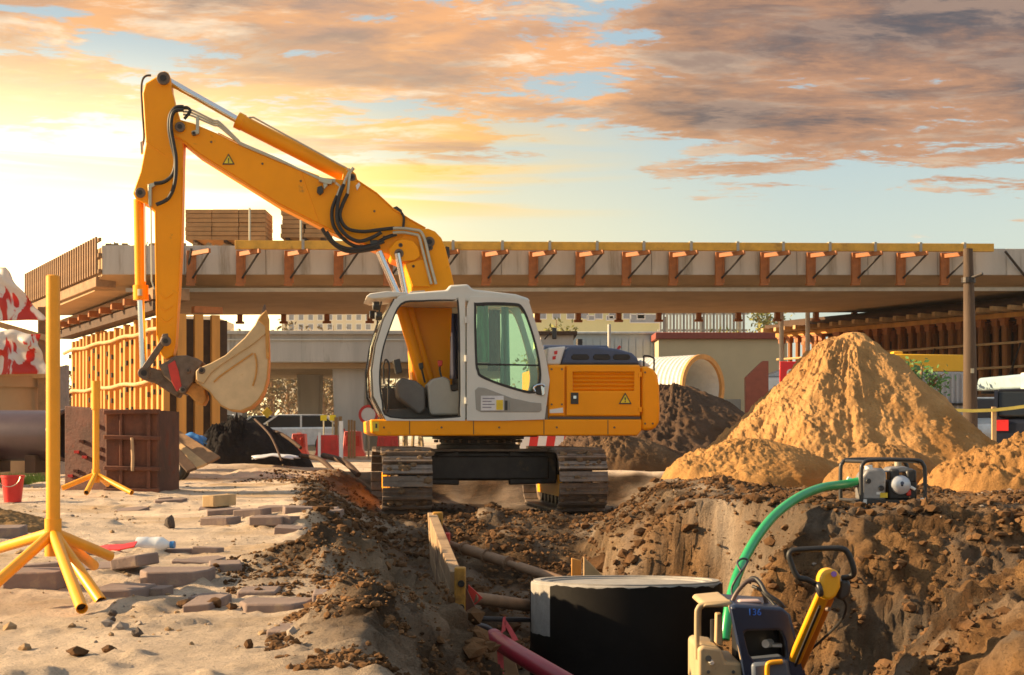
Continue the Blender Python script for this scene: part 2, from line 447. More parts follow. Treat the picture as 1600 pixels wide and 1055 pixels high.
def ground_height(X, Y, detail=True, want_rough=False):
    X = np.asarray(X, float); Y = np.asarray(Y, float)
    w1 = fbm(X*0.9, Y*0.9, 3, 0.5, 3)*0.55
    d = trench_dist(X+w1*0.45, Y+w1*0.5)
    F = np.interp(Y, [0, 9, 12.5, 14.5, 16.5, 18.3, 24, 60], [-1.45, -1.5, -1.45, -1.22, -0.86, -0.53, -0.5, -0.5])
    wd = np.interp(Y, [0, 6, 12, 17, 20], [0.75, 1.0, 1.35, 1.1, 0.8])
    wd = np.where(X > 1.0, wd*(1.25+0.75*sstep(1.0, 1.8, X)*sstep(13.5, 12, Y)), wd)
    t = np.clip(d/wd, 0, 1); t = t*t*(3-2*t)*0.6 + t*0.4
    z = F*t
    near = sstep(70, 30, Y)
    # loose spoil left of the dig and low banks
    z = z + 0.13*gauss(X, Y, -0.80, 6.3, 0.24, 0.42, 0.25)*(1-t*.6) + 0.03*gauss(X, Y, -1.05, 7.4, 0.3, 0.5)*(1-t)
    z = z + 0.10*gauss(X, Y, -0.47, 4.35, 0.15, 0.42, 0.2) + 0.06*gauss(X, Y, -1.2, 9.4, .4, 1.0, .3)
    z = z + 0.11*gauss(X, Y, -2.9, 21.6, 2.6, 0.55, 0.06) + 0.17*gauss(X, Y, -4.4, 23.5, 1.6, 0.5)
    z = z + 0.06*gauss(X, Y, -3.3, 8.8, 0.8, 0.55)
    z = z + 0.10*gauss(X, Y, 2.1, 15.6, 0.5, 0.8) + 0.08*gauss(X, Y, 1.9, 17.0, 0.4, 0.7)
    z = z - 0.05*sstep(2.5, 3.3, X)*sstep(9.2, 8, Y)
    # banks are lumpy and cut by the bucket; the trodden ground is nearly flat
    bank = sstep(-0.15, 0.25, d)*sstep(26, 20, Y)
    flat = 1-bank
    rough = np.clip(bank + 0.55*gauss(X, Y, -0.90, 6.4, .40, .7) + .4*gauss(X, Y, -.47, 4.35, .2, .5) + 0.8*gauss(X, Y, -3.0, 21.6, 2.8, 0.9) + 0.55*sstep(1.6, 2.4, X)*sstep(26, 22, Y)*sstep(9, 11, Y), 0, 1)
    calm = 1-gauss(X, Y, 3.02, 12.05, .55, .45)          # a levelled seat for the pump
    rough = rough*(0.25+0.75*calm)
    z = z*calm + (1-calm)*(0.045)
    if detail != 'none':
        z = z + flat*near*(0.04*fbm(X*0.7, Y*0.7, 3, 0.5, 23) + 0.016*fbm(X*3.1, Y*2.6, 5, 0.5, 29))
        lump = np.maximum(fbm(X*4.0, Y*2.6, 4, 0.55, 53)-0.22, 0)
        z = z + flat*near*sstep(24, 14, Y)*0.07*lump
        z = z + flat*sstep(14, 7, Y)*0.007*ridged(X*15, Y*9, 3, 0.55, 57)
        foot = np.maximum(vnoise(X*3.3, Y*2.7, 61)-0.28, 0)
        z = z - flat*near*0.06*foot
        z = z + rough*np.where(X < -.4, .09, .20)*fbm(X*0.8, Y*0.8, 4, 0.5, 11)
    rr_ = np.hypot(X-0.90, Y-11.6)          # the dig is kept clear round the manhole ring
    z = np.minimum(z, -1.45+2.2*sstep(0.85, 1.80, rr_) + 9*(rr_ > 1.85)); rough = rough*(0.3+0.7*sstep(0.85, 1.45, rr_))
    z = z - 0.04*sstep(60, 120, Y)
    return (z, rough) if want_rough else z
def bank_relief(X, Y, Z, rough):
    """lumps, clods and bucket scrapes, measured along the surface normal of the bank"""
    fine = sstep(30, 12, Y); vfine = sstep(16, 8, Y)
    q = Z*1.35
    a = X*0.80+Y*0.42+q*0.30; b = -X*0.55+Y*0.75-q*0.75      # scrape direction: down to the left
    wx = X+0.25*fbm(X*2.1, Y*2.1, 3, .5, 301); wy = Y+0.25*fbm(X*2.1, Y*2.1, 3, .5, 302)
    n = 0.075*fbm(wx*1.9+q, wy*1.9-q*1.3, 4, 0.55, 77)
    n = n + fine*0.030*ridged(a*4.2+fbm(X*5, Y*5, 2, .5, 9)*.8, b*17.0, 4, 0.6, 91)
    def clod(f, sd, th):
        v = vnoise(wx*f+q*f*.4, wy*f*.9+q*f*.9, sd); return np.minimum(np.maximum(v-th, 0)*3.6, .42)
    n = n + fine*(0.050*clod(7, 5, .16)+0.055*clod(13, 6, .12)+0.042*clod(24, 7, .08)+0.026*clod(43, 8, .05))
    n = n + vfine*0.016*ridged(X*36+q*9, Y*31+q*28, 3, 0.7, 191)
    crack = np.maximum(0.07-np.abs(vnoise(wx*4.5+q*1.5, wy*4.5-q*3, 15)), 0)*14
    n = n - fine*0.05*crack*crack
    rb = sstep(0.9, 1.6, X)*sstep(14.5, 12.5, Y)
    wv = fbm(X*1.4, Y*1.4, 4, .55, 811)
    c = X*0.80-Y*0.55+0.55*wv; al = X*.55+Y*.8
    fold = 0.085*ridged(c*1.7, al*.55, 3, .5, 821)+0.060*ridged(c*4.4+wv, al*1.0, 4, .62, 823)+0.030*ridged(c*11+2*wv, al*2.4, 4, .65, 825)
    n = n*(1-0.35*rb)+rb*fold
    return rough*n*np.where(X < -.2, 1.35, 1.0)
def gz(x, y): return float(ground_height(np.array([x]), np.array([y]))[0])

def surface(X, Y):
    """true points of the ground surface, relief included"""
    X = np.asarray(X, float); Y = np.asarray(Y, float); e = 0.04
    Z, RG = ground_height(X, Y, want_rough=True)
    gx = (ground_height(X+e, Y)-ground_height(X-e, Y))/(2*e); gy = (ground_height(X, Y+e)-ground_height(X, Y-e))/(2*e)
    ln = np.sqrt(gx*gx+gy*gy+1); dn = bank_relief(X, Y, Z, RG)
    return X-dn*gx/ln, Y-dn*gy/ln, Z+dn/ln, gx/ln, gy/ln
def ground_material(name, sand, soil, attr=True):
    mt = bpy.data.materials.new(name); mt.use_nodes = True
    nt = mt.node_tree; N = nt.nodes; L = nt.links; b = N['Principled BSDF']
    b.inputs['Roughness'].default_value = 0.95; b.inputs['Specular IOR Level'].default_value = 0.15
    tc = N.new('ShaderNodeTexCoord'); vec = tc.outputs['Object']
    def noise(sc, det=8, ro=0.65):
        n = N.new('ShaderNodeTexNoise'); L.new(vec, n.inputs['Vector']); n.inputs['Scale'].default_value = sc; n.inputs['Detail'].default_value = det; n.inputs['Roughness'].default_value = ro
        return n.outputs[0]
    def mr(x, a, b_, c=0.0, d=1.0):
        n = N.new('ShaderNodeMapRange'); L.new(x, n.inputs[0]); n.inputs[1].default_value = a; n.inputs[2].default_value = b_; n.inputs[3].default_value = c; n.inputs[4].default_value = d; return n.outputs[0]
    def mix(f, a, c):
        n = N.new('ShaderNodeMix'); n.data_type = 'RGBA'; L.new(f, n.inputs[0])
        for k, x in ((6, a), (7, c)):
            if isinstance(x, tuple): n.inputs[k].default_value = (*x, 1)
            else: L.new(x, n.inputs[k])
        return n.outputs[2]
    def vari(c, lo, hi): return tuple(q*lo for q in c), tuple(q*hi for q in c)
    a, c = vari(sand, 0.66, 1.22); s1 = mix(mr(noise(1.6), 0.32, 0.68), a, c)
    s1 = mix(mr(noise(0.55, 4), 0.50, 0.62), s1, (sand[0]*0.72, sand[1]*0.64, sand[2]*0.52))
    s1 = mix(mr(noise(24, 4), 0.60, 0.72, 0, 0.75), s1, tuple(q*0.42 for q in sand))
    a, c = vari(soil, 0.45, 1.7); s2 = mix(mr(noise(2.3), 0.32, 0.70), a, c)
    s2 = mix(mr(noise(9, 7), 0.52, 0.66, 0, 0.7), s2, (soil[0]*2.2, soil[1]*1.9, soil[2]*1.6))
    s2 = mix(mr(noise(30, 4), 0.57, 0.70, 0, 0.6), s2, tuple(q*0.4 for q in soil))
    s1 = mix(mr(noise(110, 3, .6), 0.56, 0.66, 0, 0.55), s1, tuple(q*0.38 for q in sand))
    s2 = mix(mr(noise(70, 4, .6), 0.55, 0.64, 0, 0.6), s2, (soil[0]*2.4, soil[1]*2.2, soil[2]*2.0))
    s2 = mix(mr(noise(95, 3, .6), 0.55, 0.66, 0, 0.7), s2, tuple(q*0.25 for q in soil))
    if attr:
        at_ = N.new('ShaderNodeAttribute'); at_.attribute_name = 'soil'
        col = mix(at_.outputs['Fac'], s1, s2)
        oc = N.new('ShaderNodeAttribute'); oc.attribute_name = 'ochre'
        o1 = mix(mr(noise(3.1), 0.34, 0.66), (0.13, 0.066, 0.028), (0.36, 0.20, 0.085))
        o1 = mix(mr(noise(60, 4, .6), 0.55, 0.66, 0, 0.6), o1, (0.06, 0.03, 0.014))
        col = mix(oc.outputs['Fac'], col, o1)
    else: col = s1
    L.new(col, b.inputs['Base Color'])
    bp = N.new('ShaderNodeBump'); bp.inputs['Strength'].default_value = 1.0; bp.inputs['Distance'].default_value = 0.022
    L.new(noise(48, 9, 0.75), bp.inputs['Height'])
    b2 = N.new('ShaderNodeBump'); b2.inputs['Strength'].default_value = 0.55; b2.inputs['Distance'].default_value = 0.09
    L.new(noise(8, 8, 0.7), b2.inputs['Height']); L.new(b2.outputs[0], bp.inputs['Normal'])
    if attr:
        # scrape marks of the digger bucket on the cut earth
        mp = N.new('ShaderNodeMapping'); L.new(vec, mp.inputs[0]); mp.inputs['Rotation'].default_value = (R(20), R(-38), R(24)); mp.inputs['Scale'].default_value = (1.1, 6.0, 7.0)
        sn = N.new('ShaderNodeTexNoise'); L.new(mp.outputs[0], sn.inputs['Vector']); sn.inputs['Scale'].default_value = 1.9; sn.inputs['Detail'].default_value = 10; sn.inputs['Roughness'].default_value = 0.72; sn.inputs['Distortion'].default_value = 0.9
        b3 = N.new('ShaderNodeBump'); b3.inputs['Distance'].default_value = 0.16
        sc = N.new('ShaderNodeMath'); sc.operation = 'MULTIPLY'; L.new(at_.outputs['Fac'], sc.inputs[0]); sc.inputs[1].default_value = 1.0; L.new(sc.outputs[0], b3.inputs['Strength'])
        L.new(sn.outputs[0], b3.inputs['Height']); L.new(b3.outputs[0], b2.inputs['Normal'])
    L.new(bp.outputs[0], b.inputs['Normal'])
    return mt

def np_mesh(name, V, nr, nc, m, closed=False, attr=None):
    ii, jj = np.meshgrid(np.arange(nr-1), np.arange(nc if closed else nc-1), indexing='ij')
    j2 = (jj+1) % nc
    q = np.stack([ii*nc+jj, ii*nc+j2, (ii+1)*nc+j2, (ii+1)*nc+jj], -1).reshape(-1, 4).astype(np.int32)
    me = bpy.data.meshes.new(name)
    me.vertices.add(len(V)); me.vertices.foreach_set('co', V.astype(np.float32).ravel())
    me.loops.add(q.size); me.loops.foreach_set('vertex_index', q.ravel())
    me.polygons.add(len(q)); me.polygons.foreach_set('loop_start', (np.arange(len(q))*4).astype(np.int32))
    me.update(); me.validate()
    me.polygons.foreach_set('use_smooth', np.ones(len(q), bool))
    if attr is not None:
        for k, a in attr.items():
            A = me.attributes.new(k, 'FLOAT', 'POINT'); A.data.foreach_set('value', a.astype(np.float32).ravel())
    me.materials.append(m)
    ob = bpy.data.objects.new(name, me); COL.objects.link(ob)
    ORG[ob.name] = Vector((0, 0, 0))
    return ob

SAND_C = (0.71, 0.555, 0.415); SOIL_C = (0.058, 0.033, 0.0165)
def make_ground():
    ys = [-3.0, -1.5, 0.0, 0.7, 1.2]; y = 1.6
    while y < 46: ys.append(y); y += max(0.012, 0.0052*y)
    while y < 900: ys.append(y); y *= 1.06
    ts = np.linspace(-0.62, 0.62, 590); ts = np.concatenate([[-3, -1.6, -1.0, -0.75], ts, [0.75, 1.0, 1.6, 3]])
    ys = np.array(ys)
    Y, T = np.meshgrid(ys, ts, indexing='ij'); X = T*(Y+4.5)
    PX, PY, PZ, _, _ = surface(X, Y)
    d = trench_dist(X, Y)
    s = sstep(-0.20, 0.16, d + 0.35*fbm(X*1.3, Y*1.3, 4, 0.5, 8))*sstep(27, 24, Y)
    s = np.maximum(s, sstep(1.2, 1.9, X + 0.6*fbm(X, Y, 3, 0.5, 4))*sstep(20, 15, Y)*sstep(9, 11, Y)*0.8)
    s = np.maximum(s, 1.0*gauss(X, Y, -0.80, 6.4, .36, .75))
    s = np.maximum(s, 0.95*gauss(X, Y, -.42, 4.35, .2, .6))
    s = np.maximum(s, 0.6*gauss(X, Y, -3.0, 22.6, 2.8, 1.2))
    s = s*(1-0.28*sstep(1.4, 2.2, X)*sstep(13, 11.8, Y)*sstep(-.15, .2, fbm(X*1.6+Y, Y*1.2-X*.6, 4, .55, 71)))
    oc_ = np.clip(sstep(0.7, 1.5, X)*sstep(15.5, 12.8, Y)*sstep(-.30, .22, fbm(X*1.5+Y*.8, Y*1.2-X*.7, 4, .55, 71)), 0, 1)
    oc_ = np.maximum(oc_, 0.8*sstep(.1, .35, d)*sstep(-1.6, -.5, X)*sstep(0.2, -.4, X)*sstep(9, 6.5, Y)*sstep(-.2, .3, fbm(X*2, Y*2, 3, .5, 72)))
    s = s*(1-0.65*gauss(X, Y, -2.3, 19.3, .7, 1.5))
    s = np.clip(s*(0.85+0.5*fbm(X*2, Y*2, 3, .5, 99)), 0, 1)
    # the cut face on the near right shows lighter, sandier streaks
    s = np.maximum(s, 0.8*sstep(1.5, 2.2, X)*sstep(14, 12.5, Y)*sstep(8, 9, Y))
    V = np.stack([PX, PY, PZ], -1).reshape(-1, 3)
    g = np_mesh('ground', V, len(ys), len(ts), ground_material('ground_soil', SAND_C, SOIL_C), attr={'soil': s, 'ochre': oc_})
    tag(g, kind='structure')
make_ground()

def heap(name, cx, cy, r, h, label, cat, sand, soil, nr=130, na=300, slope=None, seed=1, groove=0.09, ell=1.0, rot=0.0, peak=0.16, zb=-0.05, group=None, lumps=0.05, attr=False):
    rr = np.linspace(0, 1, nr)**0.8; aa = np.linspace(0, 2*np.pi, na, endpoint=False)
    Rr, A = np.meshgrid(rr, aa, indexing='ij')
    wob = 1 + 0.10*fbm(np.cos(A)*1.6+seed, np.sin(A)*1.6, 3, 0.5, seed)*2
    X = Rr*r*np.cos(A)*wob; Y = Rr*r*np.sin(A)*ell*wob
    c, s = math.cos(rot), math.sin(rot); X, Y = X*c-Y*s, X*s+Y*c
    q = np.sqrt(Rr*Rr+peak*peak); q1 = math.sqrt(1+peak*peak)
    H = h*(q1-q)/(q1-peak)
    H = H*(1+0.0*A)
    ca, sa = np.cos(A), np.sin(A)
    wx, wy = X+cx, Y+cy
    gro = ridged(ca*7+seed+0.5*fbm(wx*1.2, wy*1.2, 3, .5, seed+2), sa*7+Rr*1.2, 4, 0.6, seed+5)
    env = sstep(0.03, 0.25, Rr)*sstep(1.0, 0.80, Rr)
    side = 0.10+0.90*sstep(0.25, -0.45, ca+0.10*sa)      # the weathered left flank is cut by gullies, the right one is smooth
    H = H + env*groove*gro*side*min(1, h/1.5) + env*h*0.09*fbm(wx*0.9, wy*0.9, 4, 0.5, seed+9) + sstep(0.0, 0.1, Rr)*sstep(1.0, 0.85, Rr)*h*0.05*fbm(wx*2.4, wy*2.4, 5, 0.58, seed+19)
    H = H + env*lumps*ridged(wx*3.6, wy*3.6, 5, 0.62, seed+13)*(side*1.3-.25) + env*lumps*0.55*ridged(wx*11, wy*11, 4, 0.65, seed+15)*side + env*.012*ridged(wx*26, wy*26, 3, .6, seed+16)
    base = ground_height(wx, wy, 'none')
    Z = base + H + zb*sstep(0.85, 1.0, Rr)*3
    V = np.stack([X, Y, Z], -1).reshape(-1, 3)
    z0 = float(V[:, 2].min()); V[:, 2] -= z0
    ob = np_mesh(name, V, nr, na, ground_material(name+'_'+str(seed)+'_grain', sand, soil, False), closed=True)
    ob.location = (cx, cy, z0)
    tag(ob, label, cat, group)
    return ob
SANDP = (0.54, 0.295, 0.115)
heap('sand_pile', 4.50, 19.6, 2.28, 1.98, 'tall pointed pile of golden sand behind the portable water pump', 'sand pile', SANDP, SOIL_C, 250, 640, seed=3, groove=0.05, peak=0.075, lumps=0.06)
heap('sand_heap', 2.95, 17.6, 1.25, 0.56, 'low sand heap lying against the left foot of the tall sand pile', 'sand heap', (0.50, 0.265, 0.095), SOIL_C, 110, 320, seed=8, groove=0.03, ell=0.8, peak=0.9, lumps=0.05)
heap('sand_heap', 4.2, 16.4, 0.80, 0.50, 'small rounded sand heap directly behind the pump frame', 'sand heap', (0.42, 0.225, 0.085), SOIL_C, 80, 220, seed=12, groove=0.02, peak=0.9, lumps=0.035)
heap('sand_heap', 5.9, 15.4, 1.75, 0.60, 'broad crumbling sand bank at the right edge of the site', 'sand heap', (0.42, 0.215, 0.075), SOIL_C, 120, 380, seed=15, groove=0.06, ell=0.55, peak=0.9, lumps=0.07)
heap('soil_mound', 3.3, 29.2, 2.9, 1.62, 'dark brown soil mound between the excavator and the sand pile', 'soil mound', (0.115, 0.070, 0.045), SOIL_C, 150, 340, seed=21, groove=0.10, peak=0.38, lumps=0.11)
heap('soil_mound', 2.1, 26.6, 1.35, 0.62, 'low ridge of dark soil in front of the larger soil mound', 'soil mound', (0.16, 0.098, 0.055), SOIL_C, 90, 240, seed=27, groove=0.12, ell=0.6, peak=0.4, lumps=0.08)
heap('asphalt_pile', -4.42, 24.6, 1.15, 0.84, 'pile of broken black asphalt behind the excavator bucket', 'rubble pile', (0.022, 0.019, 0.020), SOIL_C, 90, 240, seed=33, groove=0.12, peak=0.5, lumps=0.16, ell=0.8)
heap('sand_heap', -3.35, 8.7, 0.75, 0.12, 'low spill of brown sand behind the yellow stand', 'sand heap', (0.36, 0.215, 0.095), SOIL_C, 60, 180, seed=37, groove=0.03, peak=0.5, ell=0.7, lumps=0.03)

# ---- clods of earth and stones: nobody could count them
def clods(name, n, region, smin, smax, m, seed, cond=None, pw=3.6):
    rg = np.random.RandomState(seed); ico = bmesh.new(); bmesh.ops.create_icosphere(ico, subdivisions=1, radius=1.0)
    bv = np.array([v.co[:] for v in ico.verts]); bf = np.array([[v.index for v in f.verts] for f in ico.faces]); ico.free()
    V = []; F = []; k = 0
    x0, x1, y0, y1 = region
    xs = rg.uniform(x0, x1, n*6); ys = y0+(y1-y0)*rg.uniform(0, 1, n*6)**1.4
    dd = trench_dist(xs, ys); ok = cond(xs, ys, dd); xs, ys = xs[ok][:n], ys[ok][:n]
    xs, ys, zs, nx_, ny_ = surface(xs, ys)
    for x, y, z in zip(xs, ys, zs):
        s = smin*(smax/smin)**(rg.uniform()**pw)
        P = bv*(1+rg.uniform(-.38, .38, (len(bv), 1)))*np.array([s*rg.uniform(.8, 1.4), s*rg.uniform(.8, 1.3), s*rg.uniform(.5, .95)])
        a = rg.uniform(0, 6.28); c, q = math.cos(a), math.sin(a)
        P = np.stack([P[:, 0]*c-P[:, 1]*q, P[:, 0]*q+P[:, 1]*c, P[:, 2]], 1)+np.array([x, y, z+s*0.25])
        V.append(P); F.append(bf+k); k += len(bv)
    V = np.concatenate(V).astype(np.float32); F = np.concatenate(F).astype(np.int32)
    me = bpy.data.meshes.new(name); me.vertices.add(len(V)); me.vertices.foreach_set('co', V.ravel())
    me.loops.add(F.size); me.loops.foreach_set('vertex_index', F.ravel())
    me.polygons.add(len(F)); me.polygons.foreach_set('loop_start', (np.arange(len(F))*3).astype(np.int32)); me.update(); me.validate(); me.shade_flat()
    me.materials.append(m)
    ob = bpy.data.objects.new(name, me); COL.objects.link(ob); tag(ob, kind='stuff'); return ob
CLOD = mat('soil_clod', (0.115, 0.060, 0.028), 0.95, var=0.6, vscale=3, bump=0.5, bscale=60, spec=0.1)
CLOD2 = mat('soil_grit', (0.125, 0.066, 0.030), 0.95, var=0.75, vscale=2.2, spec=0.1)
CLODS = mat('sand_clod', (0.34, 0.225, 0.125), 0.95, var=0.4, vscale=4, bump=0.4, bscale=60, spec=0.1)
STONE = mat('grey_stone', (0.25, 0.20, 0.16), 0.9, var=0.4, vscale=5, bump=0.3)
clods('soil_clods', 22000, (-2.9, 5.2, 3.6, 20.5), 0.008, 0.058, CLOD, 5, lambda x, y, d: (gauss(x, y, 0, 0, 1e9, 1e9) > 0) & ((d > 0.0) | ((x > 1.6) & (y > 11) & (y < 17))) & ~((np.abs(x-3.02) < .5) & (np.abs(y-12) < .45)) & (fbm(x*1.7, y*1.7, 3, .5, 404) > np.where((x > 1.2) & (y < 12.2), .20, -.02)) & ((y > 7.0) | (d > .35)), pw=3.0)
clods('soil_grit', 24000, (-3.6, 5.0, 4.6, 22.5), 0.005, 0.026, CLOD2, 55, lambda x, y, d: ((d > -0.10) | ((x > 1.6) & (y > 11) & (y < 17)) | ((x < -2) & (y > 19))) & (fbm(x*2.3, y*2.3, 3, .5, 505) > np.where((x > 1.2) & (y < 12.2), .22, -.3)) & ((y > 6.2) | (d > .15)), pw=1.8)
clods('bank_grit', 3500, (1.1, 5.2, 8.6, 12.6), 0.005, 0.05, CLOD2, 56, lambda x, y, d: ~((np.abs(x-3.02) < .45) & (np.abs(y-12) < .4)) & (fbm(x*1.5, y*1.5, 3, .5, 606) > -.05), pw=2.8)
clods('mound_grit', 9000, (-1.5, -.1, 3.6, 8.6), 0.003, 0.014, CLOD2, 57, lambda x, y, d: (gauss(x, y, -.80, 6.4, .42, .9)+gauss(x, y, -.40, 4.35, .25, .7) > .25) & (fbm(x*4, y*4, 3, .5, 707) > -.2), pw=1.8)
clods('soil_crumbs', 4200, (-9, 6.5, 4.0, 27), 0.004, 0.022, CLODS, 6, lambda x, y, d: (d < 0.25))
clods('gravel', 900, (-6, 6.5, 4.0, 24), 0.005, 0.026, STONE, 9, lambda x, y, d: d < 0.8)
clods('rubble', 420, (4.3, 6.2, 12.6, 14.2), 0.012, 0.06, STONE, 14, lambda x, y, d: d < 5)

# ================================================================== THE NEW BRIDGE
BA = math.atan2(4.0, 24.26)
BX, BY = -10.16, 36.5
BT = math.radians(1.0)        # the deck climbs gently to the right
bridge = thing('bridge', 'unfinished concrete bridge deck with orange formwork brackets along its edge', 'bridge', (BX, BY, 0), (0, 0, BA), local=True)
def bw(u, v, w): return (u, v, w + u*math.tan(BT))
BL = 34.0
bd = MB()
# cross-section of the deck: fascia, cantilever wing, main slab
sec = [(0, 5.32), (0, 4.62), (0.75, 4.42), (0.78, 4.30), (8.2, 4.30), (8.3, 4.42), (9.4, 4.62), (9.4, 5.32)]
SKEW = -0.345     # the left end of the deck is cut on the skew
def bdv(u, v, w): return bw(u + (SKEW*v if u < 1 else 0), v, w)
n = len(sec)
vv = [bdv(0, v, w) for v, w in sec] + [bw(BL, v, w) for v, w in sec]
bd.add(vv, [tuple(range(n)), tuple(range(2*n-1, n-1, -1))] + [(i, i+n, (i+1) % n + n, (i+1) % n) for i in range(n)])
bd.build('deck', CONCW, bridge)
# fascia of separate shutter-marked concrete panels
NP = 17; pw = BL/NP
fp = MB().box((pw/2, -0.045, 0), (pw-0.012, 0.09, 0.72)).build('fascia_panel', CONC, bridge, bevel=0.008)
fp.location = (0, 0, 4.985); fp.rotation_euler = (0, -BT, 0)
for i in range(1, NP):
    again(fp, (i*pw, 0, 4.985 + i*pw*math.tan(BT)), bridge, (0, -BT, 0))
MB().bar(bw(0.5, 0.70, 4.315), bw(BL, 0.70, 4.315), 0.06, 0.10).build('drip_edge', CONCL, bridge)
# brackets: each an upright, an arm reaching out and a diagonal
arm = Vector((0.50, -0.62, 0)); an = arm.normalized()
def bracket_at(u):
    b = MB().box((0, -0.17, 4.80), (0.19, 0.11, 0.82)).box((0.12, -0.17, 4.80), (0.05, 0.13, 0.82)).box((0, -0.17, 4.36), (0.22, 0.16, 0.06))
    b.bar((0.0, -0.20, 5.12), (0.0+arm.x, -0.20+arm.y, 5.14), 0.07, 0.11)
    br = b.build('bracket', ORSTEEL, bridge, bevel=0.008)
    d = MB().cyl((0.06, -0.24, 4.52), (arm.x*0.95, -0.2+arm.y*0.95, 5.10), 0.028, 6).build('diagonal_strut', DARKST, br)
    return br
bpx = [298, 375, 450, 527, 604, 681, 757, 830, 903, 975, 1048, 1120, 1190, 1262, 1332, 1402, 1470]
def bu(px):      # distance along the bridge of a pixel column on the fascia
    dx = (px-800)/FPX
    # solve BX+u cos = dx*(BY+u sin)
    return (dx*BY - BX)/(math.cos(BA) - dx*math.sin(BA))
b0 = bracket_at(0); us = [bu(p) for p in bpx]
b0.location = (us[0], 0, us[0]*math.tan(BT))
for u in us[1:]:
    c = copy_tree(b0, bridge); c.location = (u, 0, u*math.tan(BT))
# yellow edge boards carried on the arms, each between two clamps
for k in range(2, len(us)+0):
    u0, u1 = us[k-1]+0.36, us[k]+0.36
    if k == 2: u0 -= 0.5
    MB().bar(bw(u0+0.03, -0.60, 5.30), bw(u1-0.03, -0.60, 5.30), 0.16, 0.21).build('edge_board', YTIMB, bridge, bevel=0.01)
    MB().box(bw(u1, -0.60, 5.305), (0.07, 0.20, 0.25)).build('clamp', GREYD, bridge)
MB().bar(bw(us[-1]+0.36, -0.60, 5.30), bw(us[-1]+1.2, -0.60, 5.30), 0.16, 0.21).build('edge_board', YTIMB, bridge)
for (pa, pb) in (((1562, 392), (1600, 440)), ((300, 405), (292, 440))):
    ua, ub = bu(pa[0]), bu(pb[0])
    MB().cyl(bw(ua, -0.3, 5.25), bw(ub, -0.12, 4.55), 0.035, 6).build('diagonal_strut', DARKST, bridge)
# small orange tie bolts hanging under the far edge of the soffit
ab = MB().box((0, 0, 0), (0.16, 0.16, 0.20)).box((0, 0, -0.14), (0.26, 0.14, 0.07)).build('tie_bolt', ORSTEEL, bridge)
first = True
for k in range(21):
    u = 3.2 + k*1.32
    if first: ab.location = (u, 8.1, 4.19+u*math.tan(BT)); first = False
    else: again(ab, (u, 8.1, 4.19+u*math.tan(BT)), bridge)
# reinforcement stubs and loose bits along the deck edge
rs = MB(); rr = random.Random(4)
for k in range(330):
    u = rr.uniform(0.1, 12.5); v = rr.uniform(0.05, 0.5); h = rr.uniform(0.05, 0.17)
    x, y, z = bw(u, v, 5.32)
    if rr.random() < 0.55: rs.bar((x, y, z), (x+rr.uniform(-.08, .08), y, z+h), 0.025, 0.025)
    else: rs.box((x, y, z+0.05), (rr.uniform(.05, .16), .08, h*0.8))
rs.build('rebar_stubs', mat('rebar', (0.30, 0.20, 0.11), 0.8, var=0.3), bridge, kind='stuff')
MB().bar(bw(6.8, 0.12, 5.335), bw(BL-.2, 0.12, 5.335), 0.1, 0.05).build('kerb_strip', CONCL, bridge)
# railing of upright boards round the skewed left end
rail = [(-0.05, 0.05), (-3.1, 8.8)]
def ra(t): return (rail[0][0]+(rail[1][0]-rail[0][0])*t, rail[0][1]+(rail[1][1]-rail[0][1])*t)
bo = MB().box((0, 0, 0), (0.10, 0.05, 0.92)).build('railing_board', BTIMB, bridge)
for k in range(34):
    x, y = ra(k/33.0); loc = (x-0.10, y-.06, 5.10)
    if k == 0: bo.location = loc; bo.rotation_euler = (0, 0, R(-71))
    else: again(bo, loc, bridge, (0, 0, R(-71)))
for w in (4.72, 5.12, 5.50):
    a, b = ra(-0.01), ra(1.01); MB().bar((a[0]-.02, a[1], w), (b[0]-.02, b[1], w), 0.06, 0.09).build('railing_rail', BTIMB, bridge)
a, b = ra(0), ra(1.0)
MB().bar((a[0]+.1, a[1]+.3, 4.48), (b[0]+.1, b[1]+.3, 4.48), 0.5, 0.26).build('edge_beam', BTIMB, bridge, bevel=0.02)


# stacks of shutter boards lying on the deck
def board_stack(px0, px1, py0, py1, Y, cols, rows, label, ragged=0.0):
    x0, x1 = sx_(px0, Y), sx_(px1, Y); z0, z1 = sz_(py1, Y), sz_(py0, Y)
    t = thing('board_stack', label, 'board stack', ((x0+x1)/2, Y, z0), group='stacks of boards on the bridge deck')
    w = (x1-x0)/cols; h = (z1-z0-0.06)/rows; q = random.Random(px0)
    for k in (0.12, 0.5, 0.88): MB().box((x0+(x1-x0)*k, Y+0.6, z0+0.03), (0.09, 1.2, 0.06)).build('bearer', DTIMB, t)
    for i in range(cols):
        for j in range(rows):
            dx = q.uniform(-ragged, ragged)
            MB().box((x0+w*(i+.5)+dx, Y+0.6+q.uniform(-.02, .02), z0+0.06+h*(j+.5)), (w-0.018, 1.2, h-0.014)).build('board', BSTK, t)
BSTK = mat('board_stack_timber', (0.46, 0.25, 0.10), 0.8, var=0.22, vscale=2.0, streak=False, bump=0.1)
board_stack(289, 415, 327, 379, 39.0, 3, 7, 'neat stack of brown boards on the bridge deck left of the boom', 0.004)
board_stack(440, 512, 322, 375, 39.4, 2, 7, 'ragged stack of brown boards on the bridge deck behind the boom', 0.05)
for i, (px, y0) in enumerate(((390, 325), (470, 322))):
    Y = 37.6
    MB().cyl((sx_(px, Y), Y, 5.3), (sx_(px, Y), Y, sz_(y0, Y)), 0.028, 8).build('railing_post', PIPEM, None, label=('thin pale post standing in front of the neat board stack', 'thin pale post standing in front of the ragged board stack')[i], cat='post', group='thin posts on the deck edge')

